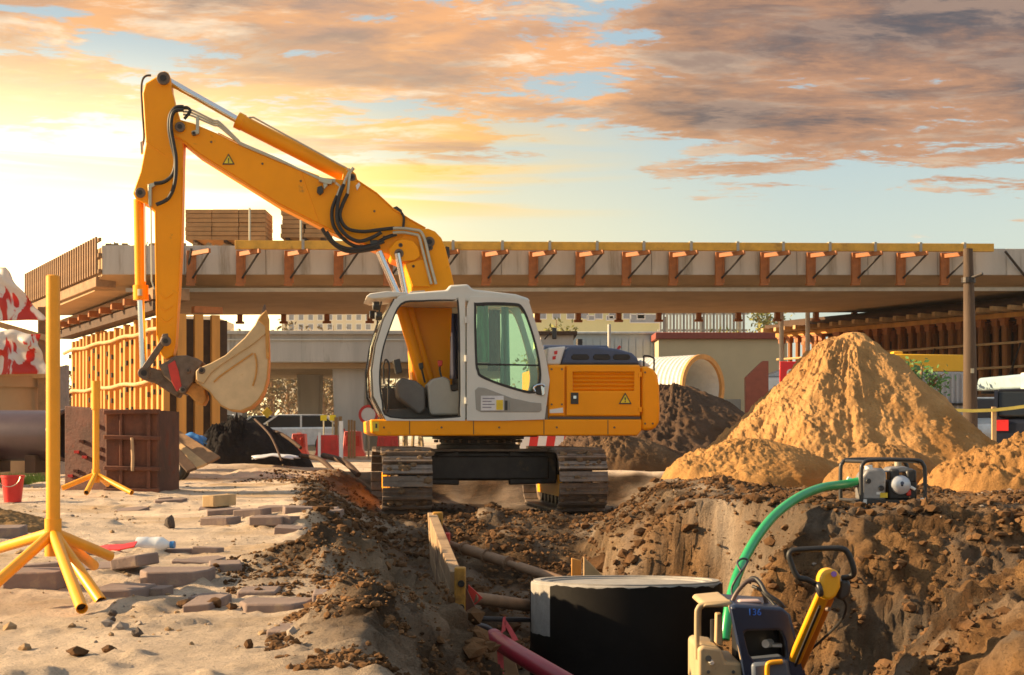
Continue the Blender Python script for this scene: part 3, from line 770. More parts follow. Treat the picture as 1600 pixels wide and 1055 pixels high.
# ================================================================== FORMWORK PIER, LEFT
fa, fb = Vector((-8.35, 35.9, 0)), Vector((-13.75, 46.0, 0))
fd = (fb-fa); FLn = fd.length; fang = math.atan2(fd.y, fd.x)
fw = thing('formwork_wall', 'tall yellow formwork wall of upright timbers carrying the left bridge end', 'formwork', fa, (0, 0, fang), local=True)
sl0 = MB().box((0, 0.10, 1.85), (0.20, 0.16, 3.5)).build('timber', OTIMB, fw, bevel=0.01)
pn0 = MB().box((0.28, -0.02, 1.85), (0.40, 0.05, 3.4)).build('panel', YPANEL, fw)
kn0 = MB()
for w in (0.55, 1.15, 1.7, 2.4, 2.9): kn0.box((0.13, 0.20, w), (0.07, 0.06, 0.13)).box((0.42, 0.03, w+.2), (0.05, 0.05, 0.12))
kn0 = kn0.build('tie_plate', DARKST, fw)
NS = int(FLn/0.56)
for k in range(NS):
    o = (k*0.56, 0, 0)
    if k:
        again(sl0, (k*0.56+random.uniform(-.04, .04), random.uniform(-.03, .03), random.uniform(-.1, .06)), fw); again(pn0, o, fw)
        if random.random() < .6: again(kn0, (k*0.56, 0, random.uniform(-.25, .25)), fw)
for w in (1.98, 3.24):
    MB().tube([(u*FLn/14, 0.26+0.02*math.sin(u*2.1), w+0.03*math.sin(u*1.7)) for u in range(15)], 0.05, 8).build('waling_pole', WOOD, fw)
MB().box((FLn/2, 0.2, 3.78), (FLn+.3, 0.5, 0.22)).build('head_beam', DTIMB, fw)
MB().box((FLn/2, 0.0, 4.08), (FLn+.3, 0.9, 0.28)).build('head_beam', BTIMB, fw)
for k in range(9):
    MB().box((0.2+k*FLn/8.5, 0.30, 3.99), (0.16, 0.9, 0.16)).build('joist', ORSTEEL, fw)
# return face towards the road, in front of the second pier
for k in range(3):
    MB().box((-0.15, -0.25-k*0.42, 1.85), (0.16, 0.20, 3.5)).build('timber', OTIMB, fw)
MB().box((0.05, -0.7, 1.8), (0.06, 1.5, 3.4)).build('panel', DTIMB, fw)
MB().box((-0.12, -0.9, 3.72), (0.3, 0.7, 0.16)).build('joist', ORSTEEL, fw)

# ================================================================== FALSEWORK, RIGHT
ra_, rb_ = Vector((9.35, 51.0, 0)), Vector((17.6, 37.5, 0))
rd = rb_-ra_; RLn = rd.length; rang = math.atan2(rd.y, rd.x)
rf = thing('falsework', 'dark forest of timber props carrying the right bridge span', 'falsework', ra_, (0, 0, rang), local=True)
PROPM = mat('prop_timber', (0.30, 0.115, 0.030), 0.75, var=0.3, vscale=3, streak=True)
pr = MB().cyl((0, 0, 0), (0, 0, 3.85), 0.08, 8).build('prop', PROPM, rf, smooth=40)
hd = MB().box((0, 0, 3.93), (0.17, 0.18, 0.16)).box((0, 0, 4.04), (0.24, 0.24, 0.07)).build('prop_head', ORSTEEL, pr)
rr = random.Random(12)
npx = int(RLn/0.42)
for row, off in enumerate((0, 1.1, 2.4)):
    for k in range(npx):
        if k == 0 and row == 0: continue
        c = copy_tree(pr, rf); c.location = (k*0.42+rr.uniform(-.10, .10), off, 0); c.rotation_euler = (rr.uniform(-.015, .015), rr.uniform(-.02, .02), 0)
for off in (-0.05, 1.1, 2.4):
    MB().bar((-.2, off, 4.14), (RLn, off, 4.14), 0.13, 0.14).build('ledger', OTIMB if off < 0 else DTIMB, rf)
for w in (0.9, 1.8, 2.6, 3.3):
    MB().cyl((-.1, -0.14, w), (RLn, -0.14, w+0.05), 0.04, 6).build('tie_rail', WOOD if w > 2.5 else BTIMB, rf)
jo = MB().box((0, 0.9, 4.28), (0.12, 3.6, 0.13)).build('joist', WOOD, rf)
for k in range(1, int(RLn/0.55)): again(jo, (k*0.55, rr.uniform(-.1, .1), 0), rf)
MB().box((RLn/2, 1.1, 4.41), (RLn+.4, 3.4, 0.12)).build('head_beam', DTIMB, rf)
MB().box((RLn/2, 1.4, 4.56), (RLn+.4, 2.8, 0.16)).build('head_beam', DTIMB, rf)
for k in range(9):
    u = 1.0+k*1.6; MB().cyl((u, -0.2, 0.3), (u+1.3, -0.2, 3.3), 0.03, 6).build('brace', DARKST, rf)
# plank wall closing the back of the falsework
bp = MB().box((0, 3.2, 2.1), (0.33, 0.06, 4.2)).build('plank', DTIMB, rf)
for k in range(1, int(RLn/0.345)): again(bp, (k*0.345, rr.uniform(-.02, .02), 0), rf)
for i, px in enumerate((1221, 1262)):
    Y = 48.0
    MB().cyl((sx_(px, Y), Y, 0), (sx_(px, Y), Y, sz_(488, Y)), 0.075, 10).build('scaffold_pole', WHITE, None, label=('tall pale pole standing above the red sign panel', 'tall pale pole just left of the sand pile peak')[i], cat='pole', group='pale poles before the falsework')

# ================================================================== OLD BRIDGE BEHIND
YO = 58.0
ob_ = thing('road_viaduct', 'old grey concrete road bridge seen under the new deck', 'bridge', (sx_(430, YO), YO, 0))
MB().box(((sx_(200, YO)+sx_(780, YO))/2, YO+0.2, (sz_(517, YO)+sz_(566, YO))/2), (sx_(780, YO)-sx_(200, YO), 0.4, sz_(517, YO)-sz_(566, YO))).build('parapet', CONC, ob_, bevel=0.03)
MB().bar((sx_(200, YO), YO-0.06, sz_(520, YO)), (sx_(780, YO), YO-0.06, sz_(520, YO)), 0.3, 0.14).build('coping', CONC, ob_, bevel=0.02)
MB().bar((sx_(200, YO), YO-0.03, sz_(531, YO)), (sx_(780, YO), YO-0.03, sz_(531, YO)), 0.1, 0.05).build('moulding', CONCL, ob_)
MB().box(((sx_(200, YO)+sx_(780, YO))/2, YO+5.4, sz_(566, YO)+0.02), (sx_(780, YO)-sx_(200, YO), 10, 0.5)).build('slab', CONCW, ob_)
for (px, w, Y, top) in ((545, 42, YO+0.8, 572), (482, 30, YO+6.0, 580), (360, 34, YO+1.0, 572), (575, 30, YO+7, 575)):
    x = sx_(px, Y); ww = w/FPX*Y
    MB().prism([(x-ww*.5, -.2), (x+ww*.5, -.2), (x+ww*.62, sz_(top, Y)), (x-ww*.62, sz_(top, Y))], Y, Y+1.1).build('pier', CONC, ob_, bevel=0.04)
    MB().box((x, Y+0.6, sz_(top, Y)+.12), (ww*1.9, 1.6, 0.26)).build('pier_cap', CONCW, ob_)

# ================================================================== BUILDINGS BEHIND
def block(name, label, cat, px0, px1, py0, Y, depth, wall, wins=None, winm=None, roofm=None, rh=0.25, py1=None):
    x0, x1 = sx_(px0, Y), sx_(px1, Y); zt = sz_(py0, Y)
    t = thing(name, label, cat, ((x0+x1)/2, Y, 0))
    MB().box(((x0+x1)/2, Y+depth/2, zt/2-.2), (x1-x0, depth, zt+.4)).build('wall', wall, t)
    if roofm: MB().box(((x0+x1)/2, Y+depth/2, zt+rh/2), (x1-x0+.3, depth+.4, rh)).build('roof', roofm, t, bevel=0.02)
    if wins:
        first = None
        for (a, b, c, d) in wins:
            xa, xb, za, zb = sx_(a, Y), sx_(b, Y), sz_(d, Y), sz_(c, Y)
            f = MB().ring([(xa-.08, za-.08), (xb+.08, za-.08), (xb+.08, zb+.08), (xa-.08, zb+.08)], [(xa, za), (xb, za), (xb, zb), (xa, zb)], Y-.10, Y-.003).build('window', WHITE, t)
            MB().box(((xa+xb)/2, Y-.03, (za+zb)/2), (xb-xa, .04, zb-za)).build('pane', winm or CARGLASS, f)
    return t
BEIGE = mat('beige_render', (0.56, 0.44, 0.26), 0.85, var=0.07, vscale=0.8)
PARA = mat('dark_red_parapet', (0.26, 0.055, 0.035), 0.7, var=0.15)
BLUEG = mat('blue_grey_cladding', (0.42, 0.47, 0.48), 0.7, var=0.06)
APT = mat('pale_green_render', (0.66, 0.62, 0.33), 0.85, var=0.08, vscale=0.15)
APT2 = mat('cream_render', (0.76, 0.68, 0.50), 0.85, var=0.08, vscale=0.15)
PALEW = mat('grey_window_band', (0.30, 0.31, 0.33), 0.4, var=0.15)
block('site_hall', 'low beige hall with dark red parapet behind the culvert pipe', 'building', 1029, 1230, 530, 64, 8, BEIGE, roofm=PARA, rh=0.28)
bh = block('shed', 'long pale blue-grey shed behind the excavator engine cover', 'building', 893, 1027, 522, 66, 8, BLUEG, roofm=mat('shed_roof', (0.55, 0.57, 0.55), 0.6), rh=0.10)
for k in range(12):
    MB().box((sx_(893, 66)+0.16+k*0.32, 65.975, sz_(522, 66)/2-.1), (0.29, 0.04, sz_(522, 66)-.3)).build('cladding_panel', BLUEG, bh)
block('shed', 'grey flat-roofed shed right beside the excavator cab window', 'building', 845, 896, 524, 60, 5, CONC, roofm=DTIMB, rh=0.16)
aw = []
for r_ in range(5):
    for k in range(9): aw.append((842+k*22, 842+k*22+11, 391+r_*24, 391+r_*24+11))
aw = [w for w in aw if w[1] < 1026]
block('apartment_building', 'wide pale green apartment block rising behind the sheds', 'building', 836, 1032, 380, 150, 12, APT, wins=aw + [(985, 1030, 492, 504), (918, 928, 494, 500), (948, 958, 494, 500)], winm=PALEW)
block('apartment_building', 'cream apartment block on the skyline above the old viaduct', 'building', 440, 590, 487, 170, 12, APT2, wins=[(452+k*15, 459+k*15, 492, 500) for k in range(9)] + [(452+k*15, 459+k*15, 507, 515) for k in range(9)], winm=PALEW)
block('apartment_building', 'low hazy cream house beside the bucket on the skyline', 'building', 288, 335, 494, 170, 12, mat('hazy_render', (0.66, 0.52, 0.36), 0.85, var=0.1), wins=[(296, 304, 502, 509), (314, 322, 502, 509)], winm=PALEW)
# slatted screen wall above the hall
scr = thing('slatted_screen', 'tall grey slatted fence showing above the red parapet', 'fence', (sx_(1100, 90), 90, 0))
for k in range(26):
    px = 1032+k*5.2
    MB().box((sx_(px, 90), 90, sz_(505, 90)/1.0-1.2+0.2), (0.13, 0.10, 3.6)).build('slat', (mat('pale_slat', (0.46, 0.41, 0.33), 0.8), mat('grey_slat', (0.24, 0.21, 0.19), 0.8))[k % 3 == 1], scr)
MB().box((sx_(1098, 90), 90.1, sz_(490, 90)), (5.5, .08, .12)).build('rail', CONCL, scr)
MB().box((sx_(1098, 90), 90.1, sz_(516, 90)), (5.5, .08, .12)).build('rail', CONCL, scr)
for k in range(3): MB().box((sx_(1040+k*58, 90), 90.15, 4), (.16, .16, 8)).build('post', CONC, scr)
# lamp column
lp = thing('lamp_column', 'grey lamp column standing beside the blue-grey shed', 'lamp post', (sx_(952, 56), 56, 0))
MB().cyl((sx_(952, 56), 56, 0), (sx_(952, 56), 56, 4.9), 0.085, 10, 0.065).build('pole', mat('galvanised', (0.36, 0.35, 0.33), 0.5, 0.5), lp)
MB().cyl((sx_(952, 56), 56, 0), (sx_(952, 56), 56, .5), 0.13, 10).build('base', DARKST, lp)

# ================================================================== TREES
def tree(label, px, Y, top, wid, m, seed, n=1500, bare=0.5, group=None, leaf=0.16):
    x = sx_(px, Y); h = sz_(top, Y); q = random.Random(seed)
    t = thing('tree', label, 'tree', (x, Y, 0), group=group)
    tr = MB().tube([(x, Y, -.2), (x+.05, Y, h*.3), (x-.04, Y, h*.55), (x+.05, Y, h*.9)], [.17, .13, .09, .02], 8)
    tips = []
    for k in range(16):
        a = q.uniform(0, 6.28); z0 = h*q.uniform(.25, .75); L_ = wid*q.uniform(.5, 1.0)*(1.1-z0/h*.6)
        p1 = Vector((x, Y, z0)); p2 = p1+Vector((math.cos(a)*L_*.5, math.sin(a)*L_*.5, L_*.45)); p3 = p1+Vector((math.cos(a)*L_, math.sin(a)*L_, L_*.8))
        tr.tube([p1, p2, p3], [.05, .03, .008], 5); tips += [p2, p3, (p2+p3)/2]
        for j in range(4):
            b = p2.lerp(p3, q.random()); e = b+Vector((q.uniform(-1, 1), q.uniform(-1, 1), q.uniform(0, 1)))*L_*.45
            tr.tube([b, e], [.015, .004], 4); tips += [e, e]
    tr.build('trunk', BTIMB, t)
    cr = MB()
    for k in range(n):
        c = q.choice(tips)+Vector((q.gauss(0, 1), q.gauss(0, 1), q.gauss(0, .8)))*wid*.14
        s = leaf*q.uniform(.5, 1.3); u = Vector((q.uniform(-1, 1), q.uniform(-1, 1), q.uniform(-1, 1))).normalized(); v = u.orthogonal().normalized()
        cr.add([c-u*s, c+v*s*.5, c+u*s, c-v*s*.5], [(0, 1, 2, 3)])
    cr.build('crown', m, t)
    return t
LEAFY = mat('yellow_green_leaf', (0.20, 0.19, 0.035), 0.7, var=0.5, vscale=1.2)
LEAFG = mat('green_leaf', (0.06, 0.15, 0.025), 0.6, var=0.5, vscale=1.5)
LEAFB = mat('bud_brown_leaf', (0.20, 0.14, 0.06), 0.8, var=0.4, vscale=1.2)
tree('yellow-green budding tree between the excavator cab and the grey shed', 868, 85, 478, 2.2, LEAFY, 1, 1500)
tree('yellow-green budding tree beside the left end of the falsework', 1185, 88, 462, 2.4, LEAFY, 2, 1600)
for i, (px, Y, top) in enumerate(((300, 120, 500), (352, 125, 496), (470, 122, 490), (520, 128, 488))):
    tree(['hazy tree on the skyline right behind the stick', 'hazy tree on the skyline left of the bucket tip', 'hazy tree on the skyline right of the bucket tip', 'hazy tree on the skyline nearest the cab visor'][i], px, Y, top, 2.8, LEAFB, 10+i, 900, group='trees beyond the old viaduct', leaf=.2)
for i, (px, Y) in enumerate(((425, 88), (450, 95), (505, 92), (330, 90))):
    tree(['bare brown tree just right of the bucket under the viaduct', 'bare brown tree far back in the viaduct opening', 'bare brown tree between the two viaduct piers', 'bare brown tree behind the bucket and quick coupler'][i], px, Y, 560, 2.0, LEAFB, 30+i, 700, group='trees under the old viaduct')
tree('small bright green bush behind the right slope of the sand pile', 1437, 31.0, 556, .75, LEAFG, 50, 900, leaf=.07)

def tree_belt():
    q = random.Random(77); mb = MB()
    for k in range(120):
        x, y, h = q.uniform(-46, 14), q.uniform(100, 112), q.uniform(3.0, 5.6)
        mb.tube([(x, y, 0), (x+q.uniform(-.2, .2), y, h*.6), (x+q.uniform(-.4, .4), y, h)], [.12, .07, .01], 4, cap=False)
        for j in range(46):
            c = Vector((x+q.gauss(0, .8), y+q.gauss(0, .8), h*q.uniform(.25, 1.05))); s_ = q.uniform(.1, .26)
            u = Vector((q.uniform(-1, 1), q.uniform(-1, 1), q.uniform(-1, 1))).normalized(); v = u.orthogonal().normalized()
            mb.add([c-u*s_, c+v*s_*.6, c+u*s_, c-v*s_*.6], [(0, 1, 2, 3)])
    mb.build('tree_belt', mat('belt_brown', (0.20, 0.14, 0.07), 0.9, var=0.5, vscale=.5), None, kind='stuff')
tree_belt()

# ================================================================== ROADSIDE BEHIND
road = MB().box((-6, 62, 0.045), (60, 22, 0.03)).build('road', mat('asphalt', (0.09, 0.082, 0.075), 0.9, var=0.2, vscale=2, bump=0.2), None, kind='structure')
kerb = MB().box((-6, 50.6, 0.05), (60, 0.5, 0.16)).build('kerb', CONCL, None, kind='structure')
def car(label, px, py_base, Y, rot, paint, group='parked cars beyond the site', L_=4.2, suv=False):
    h = 1.50 if suv else 1.42
    t = thing('parked_car', label, 'car', (sx_(px, Y), Y, 0.03), (0, 0, rot), group, local=True)
    W2 = 0.86
    low = [(-L_/2, .35), (-L_/2, .72), (-L_/2+.12, .86), (-L_/2+.95, .95 if not suv else 1.02), (L_/2-.35, .98), (L_/2-.03, .9), (L_/2, .40), (L_/2-.15, .24), (-L_/2+.15, .22)]
    MB().prism(low, -W2, W2).build('body', paint, t, bevel=0.07, seg=2)
    cab = [(-L_/2+.95, .93), (-L_/2+1.65, h), (L_/2-.75, h), (L_/2-.18, .95)] if not suv else [(-L_/2+1.05, 1.0), (-L_/2+1.65, h), (L_/2-.25, h), (L_/2-.06, .97)]
    MB().prism([(u, w) for u, w in cab], -W2+.10, W2-.10).build('cabin', CARGLASS, t, bevel=0.05)
    MB().box(((cab[1][0]+cab[2][0])/2, 0, h+.012), (cab[2][0]-cab[1][0]-.02, 2*W2-.26, .05)).build('roof', paint, t, bevel=0.02)
    for s in (-1, 1):
        for (u0, u1) in ((cab[0], cab[1]), (cab[3], cab[2])): MB().bar((u0[0], s*(W2-.09), u0[1]), (u1[0], s*(W2-.09), u1[1]), .07, .07).build('pillar', paint, t)
        MB().bar(((cab[1][0]+cab[2][0])/2, s*(W2-.09), .95), ((cab[1][0]+cab[2][0])/2, s*(W2-.09), h), .07, .07).build('pillar', paint, t)
        MB().box((L_/2-.01, s*(W2-.2), .80), (.06, .26, .22)).build('tail_light', mat('tail_light_red', (0.6, 0.02, 0.02), 0.3), t)
        MB().box((-L_/2+.02, s*(W2-.25), .68), (.07, .32, .15)).build('headlight', mat('headlight_lens', (0.75, 0.75, 0.72), 0.15), t)
        for u in (-L_/2+.8, L_/2-.8):
            wv = MB().lathe([(0.05, -.1), (.30, -.1), (.33, -.07), (.33, .07), (.30, .1), (.05, .1)], (u, s*(W2-.08), .33), 18, 'Y', cap=True).build('wheel', BLACK, t, smooth=40)
            MB().lathe([(.02, -.112), (.19, -.112), (.21, -.09), (.21, .09), (.19, .112), (.02, .112)], (u, s*(W2-.08), .33), 14, 'Y', cap=True).build('rim', PIPEM, wv)
    MB().box((L_/2+.01, 0, .48), (.05, .5, .12)).build('number_plate', WHITE, t)
    return t
CWH = mat('car_white', (0.72, 0.72, 0.70), 0.25, coat=0.5); CSIL = mat('car_silver', (0.42, 0.44, 0.46), 0.3, 0.4, coat=0.5); CBLU = mat('car_dark_blue', (0.010, 0.013, 0.025), 0.45, spec=0.25); CGRN = mat('car_teal', (0.12, 0.25, 0.28), 0.3, coat=0.5)
car('white car facing the site left of the black rubble pile', 312, 0, 54, R(80), CWH)
car('silver car parked under the old viaduct nearest the bucket', 405, 0, 60, R(20), CSIL)
car('white car parked behind the pink barrier under the viaduct', 452, 0, 57, R(8), CWH)
car('teal car parked far back under the old viaduct', 392, 0, 70, R(-15), CGRN)
car('white car parked far back behind the viaduct pier', 512, 0, 68, R(175), CWH)
for i, (px, py, Y, w) in enumerate(((468, 705, 46, 0.72), (432, 704, 47, .6), (545, 706, 47.5, .75))):
    pass
def barrier(label, px, Y, wid, hgt, m, group='red plastic barriers along the road'):
    x = sx_(px, Y); z0 = gz(x, Y)-.01
    t = thing('traffic_barrier', label, 'barrier', (x, Y, z0), (0, 0, R(random.uniform(-4, 4))), group, local=True)
    MB().prism([(-wid*.62, 0), (-wid*.62, hgt*.12), (-wid*.5, hgt*.3), (-wid*.42, hgt), (wid*.42, hgt), (wid*.5, hgt*.3), (wid*.62, hgt*.12), (wid*.62, 0)], -.2, .2).build('shell', m, t, bevel=0.02)
    for s in (-1, 1): MB().box((s*wid*.25, -.205, hgt*.62), (wid*.2, .03, hgt*.4)).build('recess', REDP, t, bevel=0.008)
    MB().box((0, 0, hgt+.02), (wid*.3, .14, .05)).build('filler_cap', WHITE, t)
    return t
PINK = mat('faded_red_plastic', (0.66, 0.10, 0.09), 0.5, var=0.12)
barrier('faded pinkish red barrier left of the red barrier with white posts', 468, 46, 0.46, 0.72, PINK)
barrier('faded red barrier beside the pale upright boards under the viaduct', 552, 46.5, 0.62, 0.80, PINK)
barrier('deep red barrier standing between two white posts', 513, 38, 0.62, 0.66, RED2)
barrier('deep red barrier behind the left end of the excavator', 606, 40, 0.62, 0.72, RED2)
barrier('small red barrier half hidden by the black rubble', 416, 47, .42, .7, RED2)
for i, (px, y0, y1, w) in enumerate(((499, 676, 715, .07), (533, 658, 720, .10))):
    Y = 37.4; x = sx_(px, Y); MB().box((x, Y, (sz_(y0, Y)-.05)/2), (w, .07, sz_(y0, Y)+.05)).build('barrier_post', WHITE, None, label=('short white post left of the deep red barrier', 'tall white post right of the deep red barrier')[i], cat='post', group='white posts by the red barrier', bevel=.008)
def upright(label, px0, px1, y0, Y, m, group, npc=3):
    x0, x1 = sx_(px0, Y), sx_(px1, Y); t = thing('upright_boards', label, 'boards', ((x0+x1)/2, Y, 0), group=group); w = (x1-x0)/npc
    for k in range(npc): MB().box((x0+w*(k+.5), Y, sz_(y0+random.uniform(0, 5), Y)/2-.05), (w-.02, .05, sz_(y0, Y)+.1)).build('board', m, t)
    return t
upright('pale boards standing upright behind the white post', 522, 535, 650, 42, WOOD, 'upright boards under the viaduct', 2)
upright('brown boards standing upright on a black foot by the faded barrier', 543, 556, 655, 42, mat('tan_board', (0.46, 0.28, 0.12), .8, var=.2), 'upright boards under the viaduct', 3)
# round no-entry style ring sign behind the cab front
sg = thing('road_sign', 'round white sign with red ring behind the cab front', 'road sign', (sx_(576, 41), 41, 0))
MB().cyl((sx_(576, 41), 41, 0), (sx_(576, 41), 41, 1.45), .025, 8).build('pole', PIPEM, sg)
c = (sx_(576, 41), 40.95, sz_(648, 41))
MB().cyl((c[0], 40.94, c[2]), (c[0], 40.97, c[2]), .27, 24).build('disc', WHITE, sg)
MB().lathe([(.20, -.012), (.275, -.012), (.275, .012), (.20, .012), (.20, -.012)], (c[0], 40.93, c[2]), 28, 'Y').build('ring', RED2, sg)
sg = thing('warning_sign', 'yellow diamond sign seen under the old viaduct', 'road sign', (sx_(418, 56), 56, 0))
MB().cyl((sx_(418, 56), 56, 0), (sx_(418, 56), 56, 1.2), .03, 8).build('pole', PIPEM, sg)
MB().box((sx_(418, 56), 55.95, sz_(645, 56)), (.3, .03, .3), Matrix.Rotation(R(45), 3, 'Y')).build('plate', mat('sign_yellow', (0.75, 0.45, 0.02), .5), sg, bevel=.01)
for i, px in enumerate((506, 520)):
    sg = thing('warning_sign', ('yellow square sign close to the viaduct pier', 'yellow square sign close to the pale upright boards')[i], 'road sign', (sx_(px, 52), 52, 0), group='yellow signs behind the pale boards')
    MB().cyl((sx_(px, 52), 52, 0), (sx_(px, 52), 52, 1.3), .03, 8).build('pole', PIPEM, sg)
    MB().box((sx_(px, 52), 51.95, sz_(653, 52)), (.22, .03, .2)).build('plate', mat('sign_lemon', (0.75, 0.65, 0.03), .5), sg)
# red and white board under the house of the excavator
sb = thing('striped_barrier', 'red and white striped barrier board seen under the excavator', 'barrier', (sx_(858, 32), 32, 0))
x0, x1 = sx_(812, 32), sx_(905, 32); z0, z1 = sz_(703, 32), sz_(674, 32)
q = (x1-x0)/7
for k in range(7):
    MB().prism([(x0+q*k, z0), (x0+q*(k+1), z0), (x0+q*(k+1)+.06, z1), (x0+q*k+.06, z1)], 32, 32.05).build('stripe_board', RED2 if k % 2 else WHITE, sb)
for xx in (x0+.1, x1-.1): MB().box((xx, 32.08, .3), (.06, .06, .9)).build('leg', WHITE, sb)
bl = thing('blue_pump', 'small blue machine with a black wheel behind the excavator', 'machine', (sx_(905, 31), 31, 0), local=True)
MB().box((0, 0, .42), (.42, .4, .26)).box((.05, 0, .6), (.22, .3, .14)).build('housing', mat('machine_blue', (0.02, 0.08, 0.30), .4), bl, bevel=.04)
MB().lathe([(.09, -.04), (.2, -.05), (.22, 0), (.2, .05), (.09, .04)], (.22, -.05, .28), 20, 'Y').build('wheel', BLACK, bl)
for s in (-.15, .1): MB().box((s, 0, .15), (.05, .3, .34)).build('leg', DARKST, bl)

# ================================================================== THINGS RIGHT OF THE EXCAVATOR
YC = 34.5
c0 = Vector((sx_(1098, YC), YC, sz_(605, YC))); ax = Vector((-1.75, 1.9, 0.0)); r = 48/FPX*YC
cu = thing('culvert_pipe', 'large white ribbed culvert pipe lying behind the dark soil mound', 'culvert pipe', (c0.x, c0.y, c0.z-r))
axn = ax.normalized(); e = axn.cross(Vector((0, 0, 1))).normalized()
p = MB(); NR = 26; segs = 40; k0 = 0
prof = [(r, 0)]
for k in range(NR):
    a = k/NR; prof += [(r*1.0, a), (r*1.06, a+.25/NR), (r*1.06, a+.6/NR), (r*1.0, a+.8/NR)]
prof += [(r, 1.0), (r*.94, 1.0), (r*.94, 0.0), (r, 0)]
for (rad, a) in prof:
    for j in range(segs):
        q = 2*math.pi*j/segs; p.v.append(tuple(c0+ax*1.0*a*1.3+e*rad*math.cos(q)+Vector((0, 0, rad*math.sin(q)))))
for i in range(len(prof)-1):
    for j in range(segs):
        j2 = (j+1) % segs; p.f.append((i*segs+j, i*segs+j2, (i+1)*segs+j2, (i+1)*segs+j))
p.build('pipe_wall', mat('culvert_white', (0.80, 0.77, 0.70), .6, var=.08, dirt=DUST, dirt_amt=.15), cu)
MB().pipe([c0-axn*.03, c0+axn*.05], r*1.07, r*.92, 40).build('end_ring', mat('culvert_rim', (0.50, 0.25, 0.07), .7, var=.2), cu)
# low lorry standing behind the pipe: its tail shows through the opening
lr = thing('lorry', 'grey lorry tail with two red lamps seen through the culvert pipe', 'lorry', (sx_(1110, 41), 41, 0), local=True)
MB().box((0, .9, .62), (1.7, 1.8, .18)).build('bed', DARKST, lr, bevel=.02)
MB().box((0, .03, 1.35), (1.7, .08, .62)).build('tailgate', GREYD, lr, bevel=.02)
for s in (-1, 1):
    MB().box((s*.55, -.04, 1.20), (.22, .06, .14)).build('tail_lamp', ORSTEEL, lr)
    MB().lathe([(.05, -.14), (.36, -.14), (.4, -.1), (.4, .1), (.36, .14), (.05, .14)], (s*.6, .5, .4), 18, 'X', cap=True).build('wheel', BLACK, lr)
MB().box((0, -.02, .95), (1.9, .1, .12)).build('bumper', BLACKP, lr)
# rusty plate, white lorry, red sign
Yp = 38
MB().prism([(sx_(1165, Yp), sz_(590, Yp)), (sx_(1192, Yp), sz_(564, Yp)), (sx_(1201, Yp), sz_(564, Yp)), (sx_(1201, Yp), -.1), (sx_(1167, Yp), -.1)], Yp, Yp+.25).build('steel_plate', mat('red_brown_plate', (0.27, 0.07, 0.04), .7, var=.15), None, label='red-brown steel plate with a cut corner beside the beige hall', cat='steel plate', bevel=.015)
wv = thing('truck', 'white truck cab half hidden by the sand pile', 'truck', (sx_(1212, 40), 40, 0))
x0, x1 = sx_(1196, 40), sx_(1240, 40)
MB().box(((x0+x1)/2, 40.9, 1.05), (x1-x0, 1.8, 1.5)).build('body', mat('truck_dark', (0.04, 0.035, 0.03), .5), wv, bevel=.05)
MB().box(((x0+x1)/2, 40.85, 2.02), (x1-x0+.06, 1.9, .42)).build('roof', WHITE, wv, bevel=.08)
MB().prism([(x0, 2.25), (x1, 2.25), (x1, 2.55), (x0+.35, 2.4)], 40.1, 41.7).build('wind_deflector', mat('truck_grey', (.4, .42, .44), .4), wv, bevel=.02)
for xx in (x0+.2, x1-.2): MB().lathe([(.1, -.12), (.36, -.12), (.38, 0), (.36, .12), (.1, .12)], (xx, 40.1, .4), 18, 'Y', cap=True).build('wheel', BLACK, wv)
MB().box(((x0+x1)/2, 39.98, 1.35), (x1-x0-.15, .03, .6)).build('window', CARGLASS, wv)
Ys = 33
rsn = thing('sign_panel', 'bright red sign panel with a round white and black emblem', 'sign', (sx_(1240, Ys), Ys, 0))
x0, x1, z0, z1 = sx_(1218, Ys), sx_(1268, Ys), sz_(607, Ys), sz_(565, Ys)
MB().box(((x0+x1)/2, Ys, (z0+z1)/2), (x1-x0, .06, z1-z0)).build('panel', mat('sign_red', (0.72, 0.012, 0.015), .4, var=.03), rsn, bevel=.01)
ec = (sx_(1235, Ys), Ys-.035, sz_(583, Ys))
MB().lathe([(.05, -.006), (.088, -.006), (.088, .006), (.05, .006), (.05, -.006)], ec, 24, 'Y').build('emblem_ring', WHITE, rsn)
MB().cyl((ec[0], ec[1]-.004, ec[2]), (ec[0], ec[1]+.006, ec[2]), .048, 20).build('emblem_disc', BLACKP, rsn)
MB().bar((ec[0]-.03, ec[1]-.012, ec[2]-.12), (ec[0]+.03, ec[1]-.012, ec[2]-.09), .01, .02).build('emblem_mark', WHITE, rsn)
for xx in (x0+.06, x1-.06): MB().box((xx, Ys+.06, z0/2), (.05, .05, z0+.1)).build('post', PIPEM, rsn)

# wooden pole
Yq = 28.5
wp = thing('utility_pole', 'dark weathered wooden utility pole right of the sand pile', 'utility pole', (sx_(1515, Yq), Yq, 0))
POLE = mat('weathered_pole', (0.075, 0.047, 0.030), .85, var=.35, vscale=6, streak=True, bump=.4, bscale=25)
MB().tube([(sx_(1516, Yq), Yq, -.3), (sx_(1516, Yq), Yq, 1.2), (sx_(1515, Yq), Yq, 2.6), (sx_(1512.5, Yq), Yq, sz_(389, Yq))], [.155, .135, .115, .09], 14).build('shaft', POLE, wp, smooth=40)
MB().cyl((sx_(1513, Yq), Yq-.05, sz_(436, Yq)), (sx_(1529, Yq), Yq-.25, sz_(430, Yq)), .028, 8).build('step_iron', DARKST, wp)
MB().lathe([(.118, -.05), (.135, -.05), (.135, .05), (.118, .05)], (sx_(1513, Yq), Yq, sz_(438, Yq)), 14, 'Z').build('band', DARKST, wp)
MB().box((sx_(1516, Yq), Yq-.135, sz_(580, Yq)), (.06, .02, .09)).build('number_tag', PIPEM, wp)

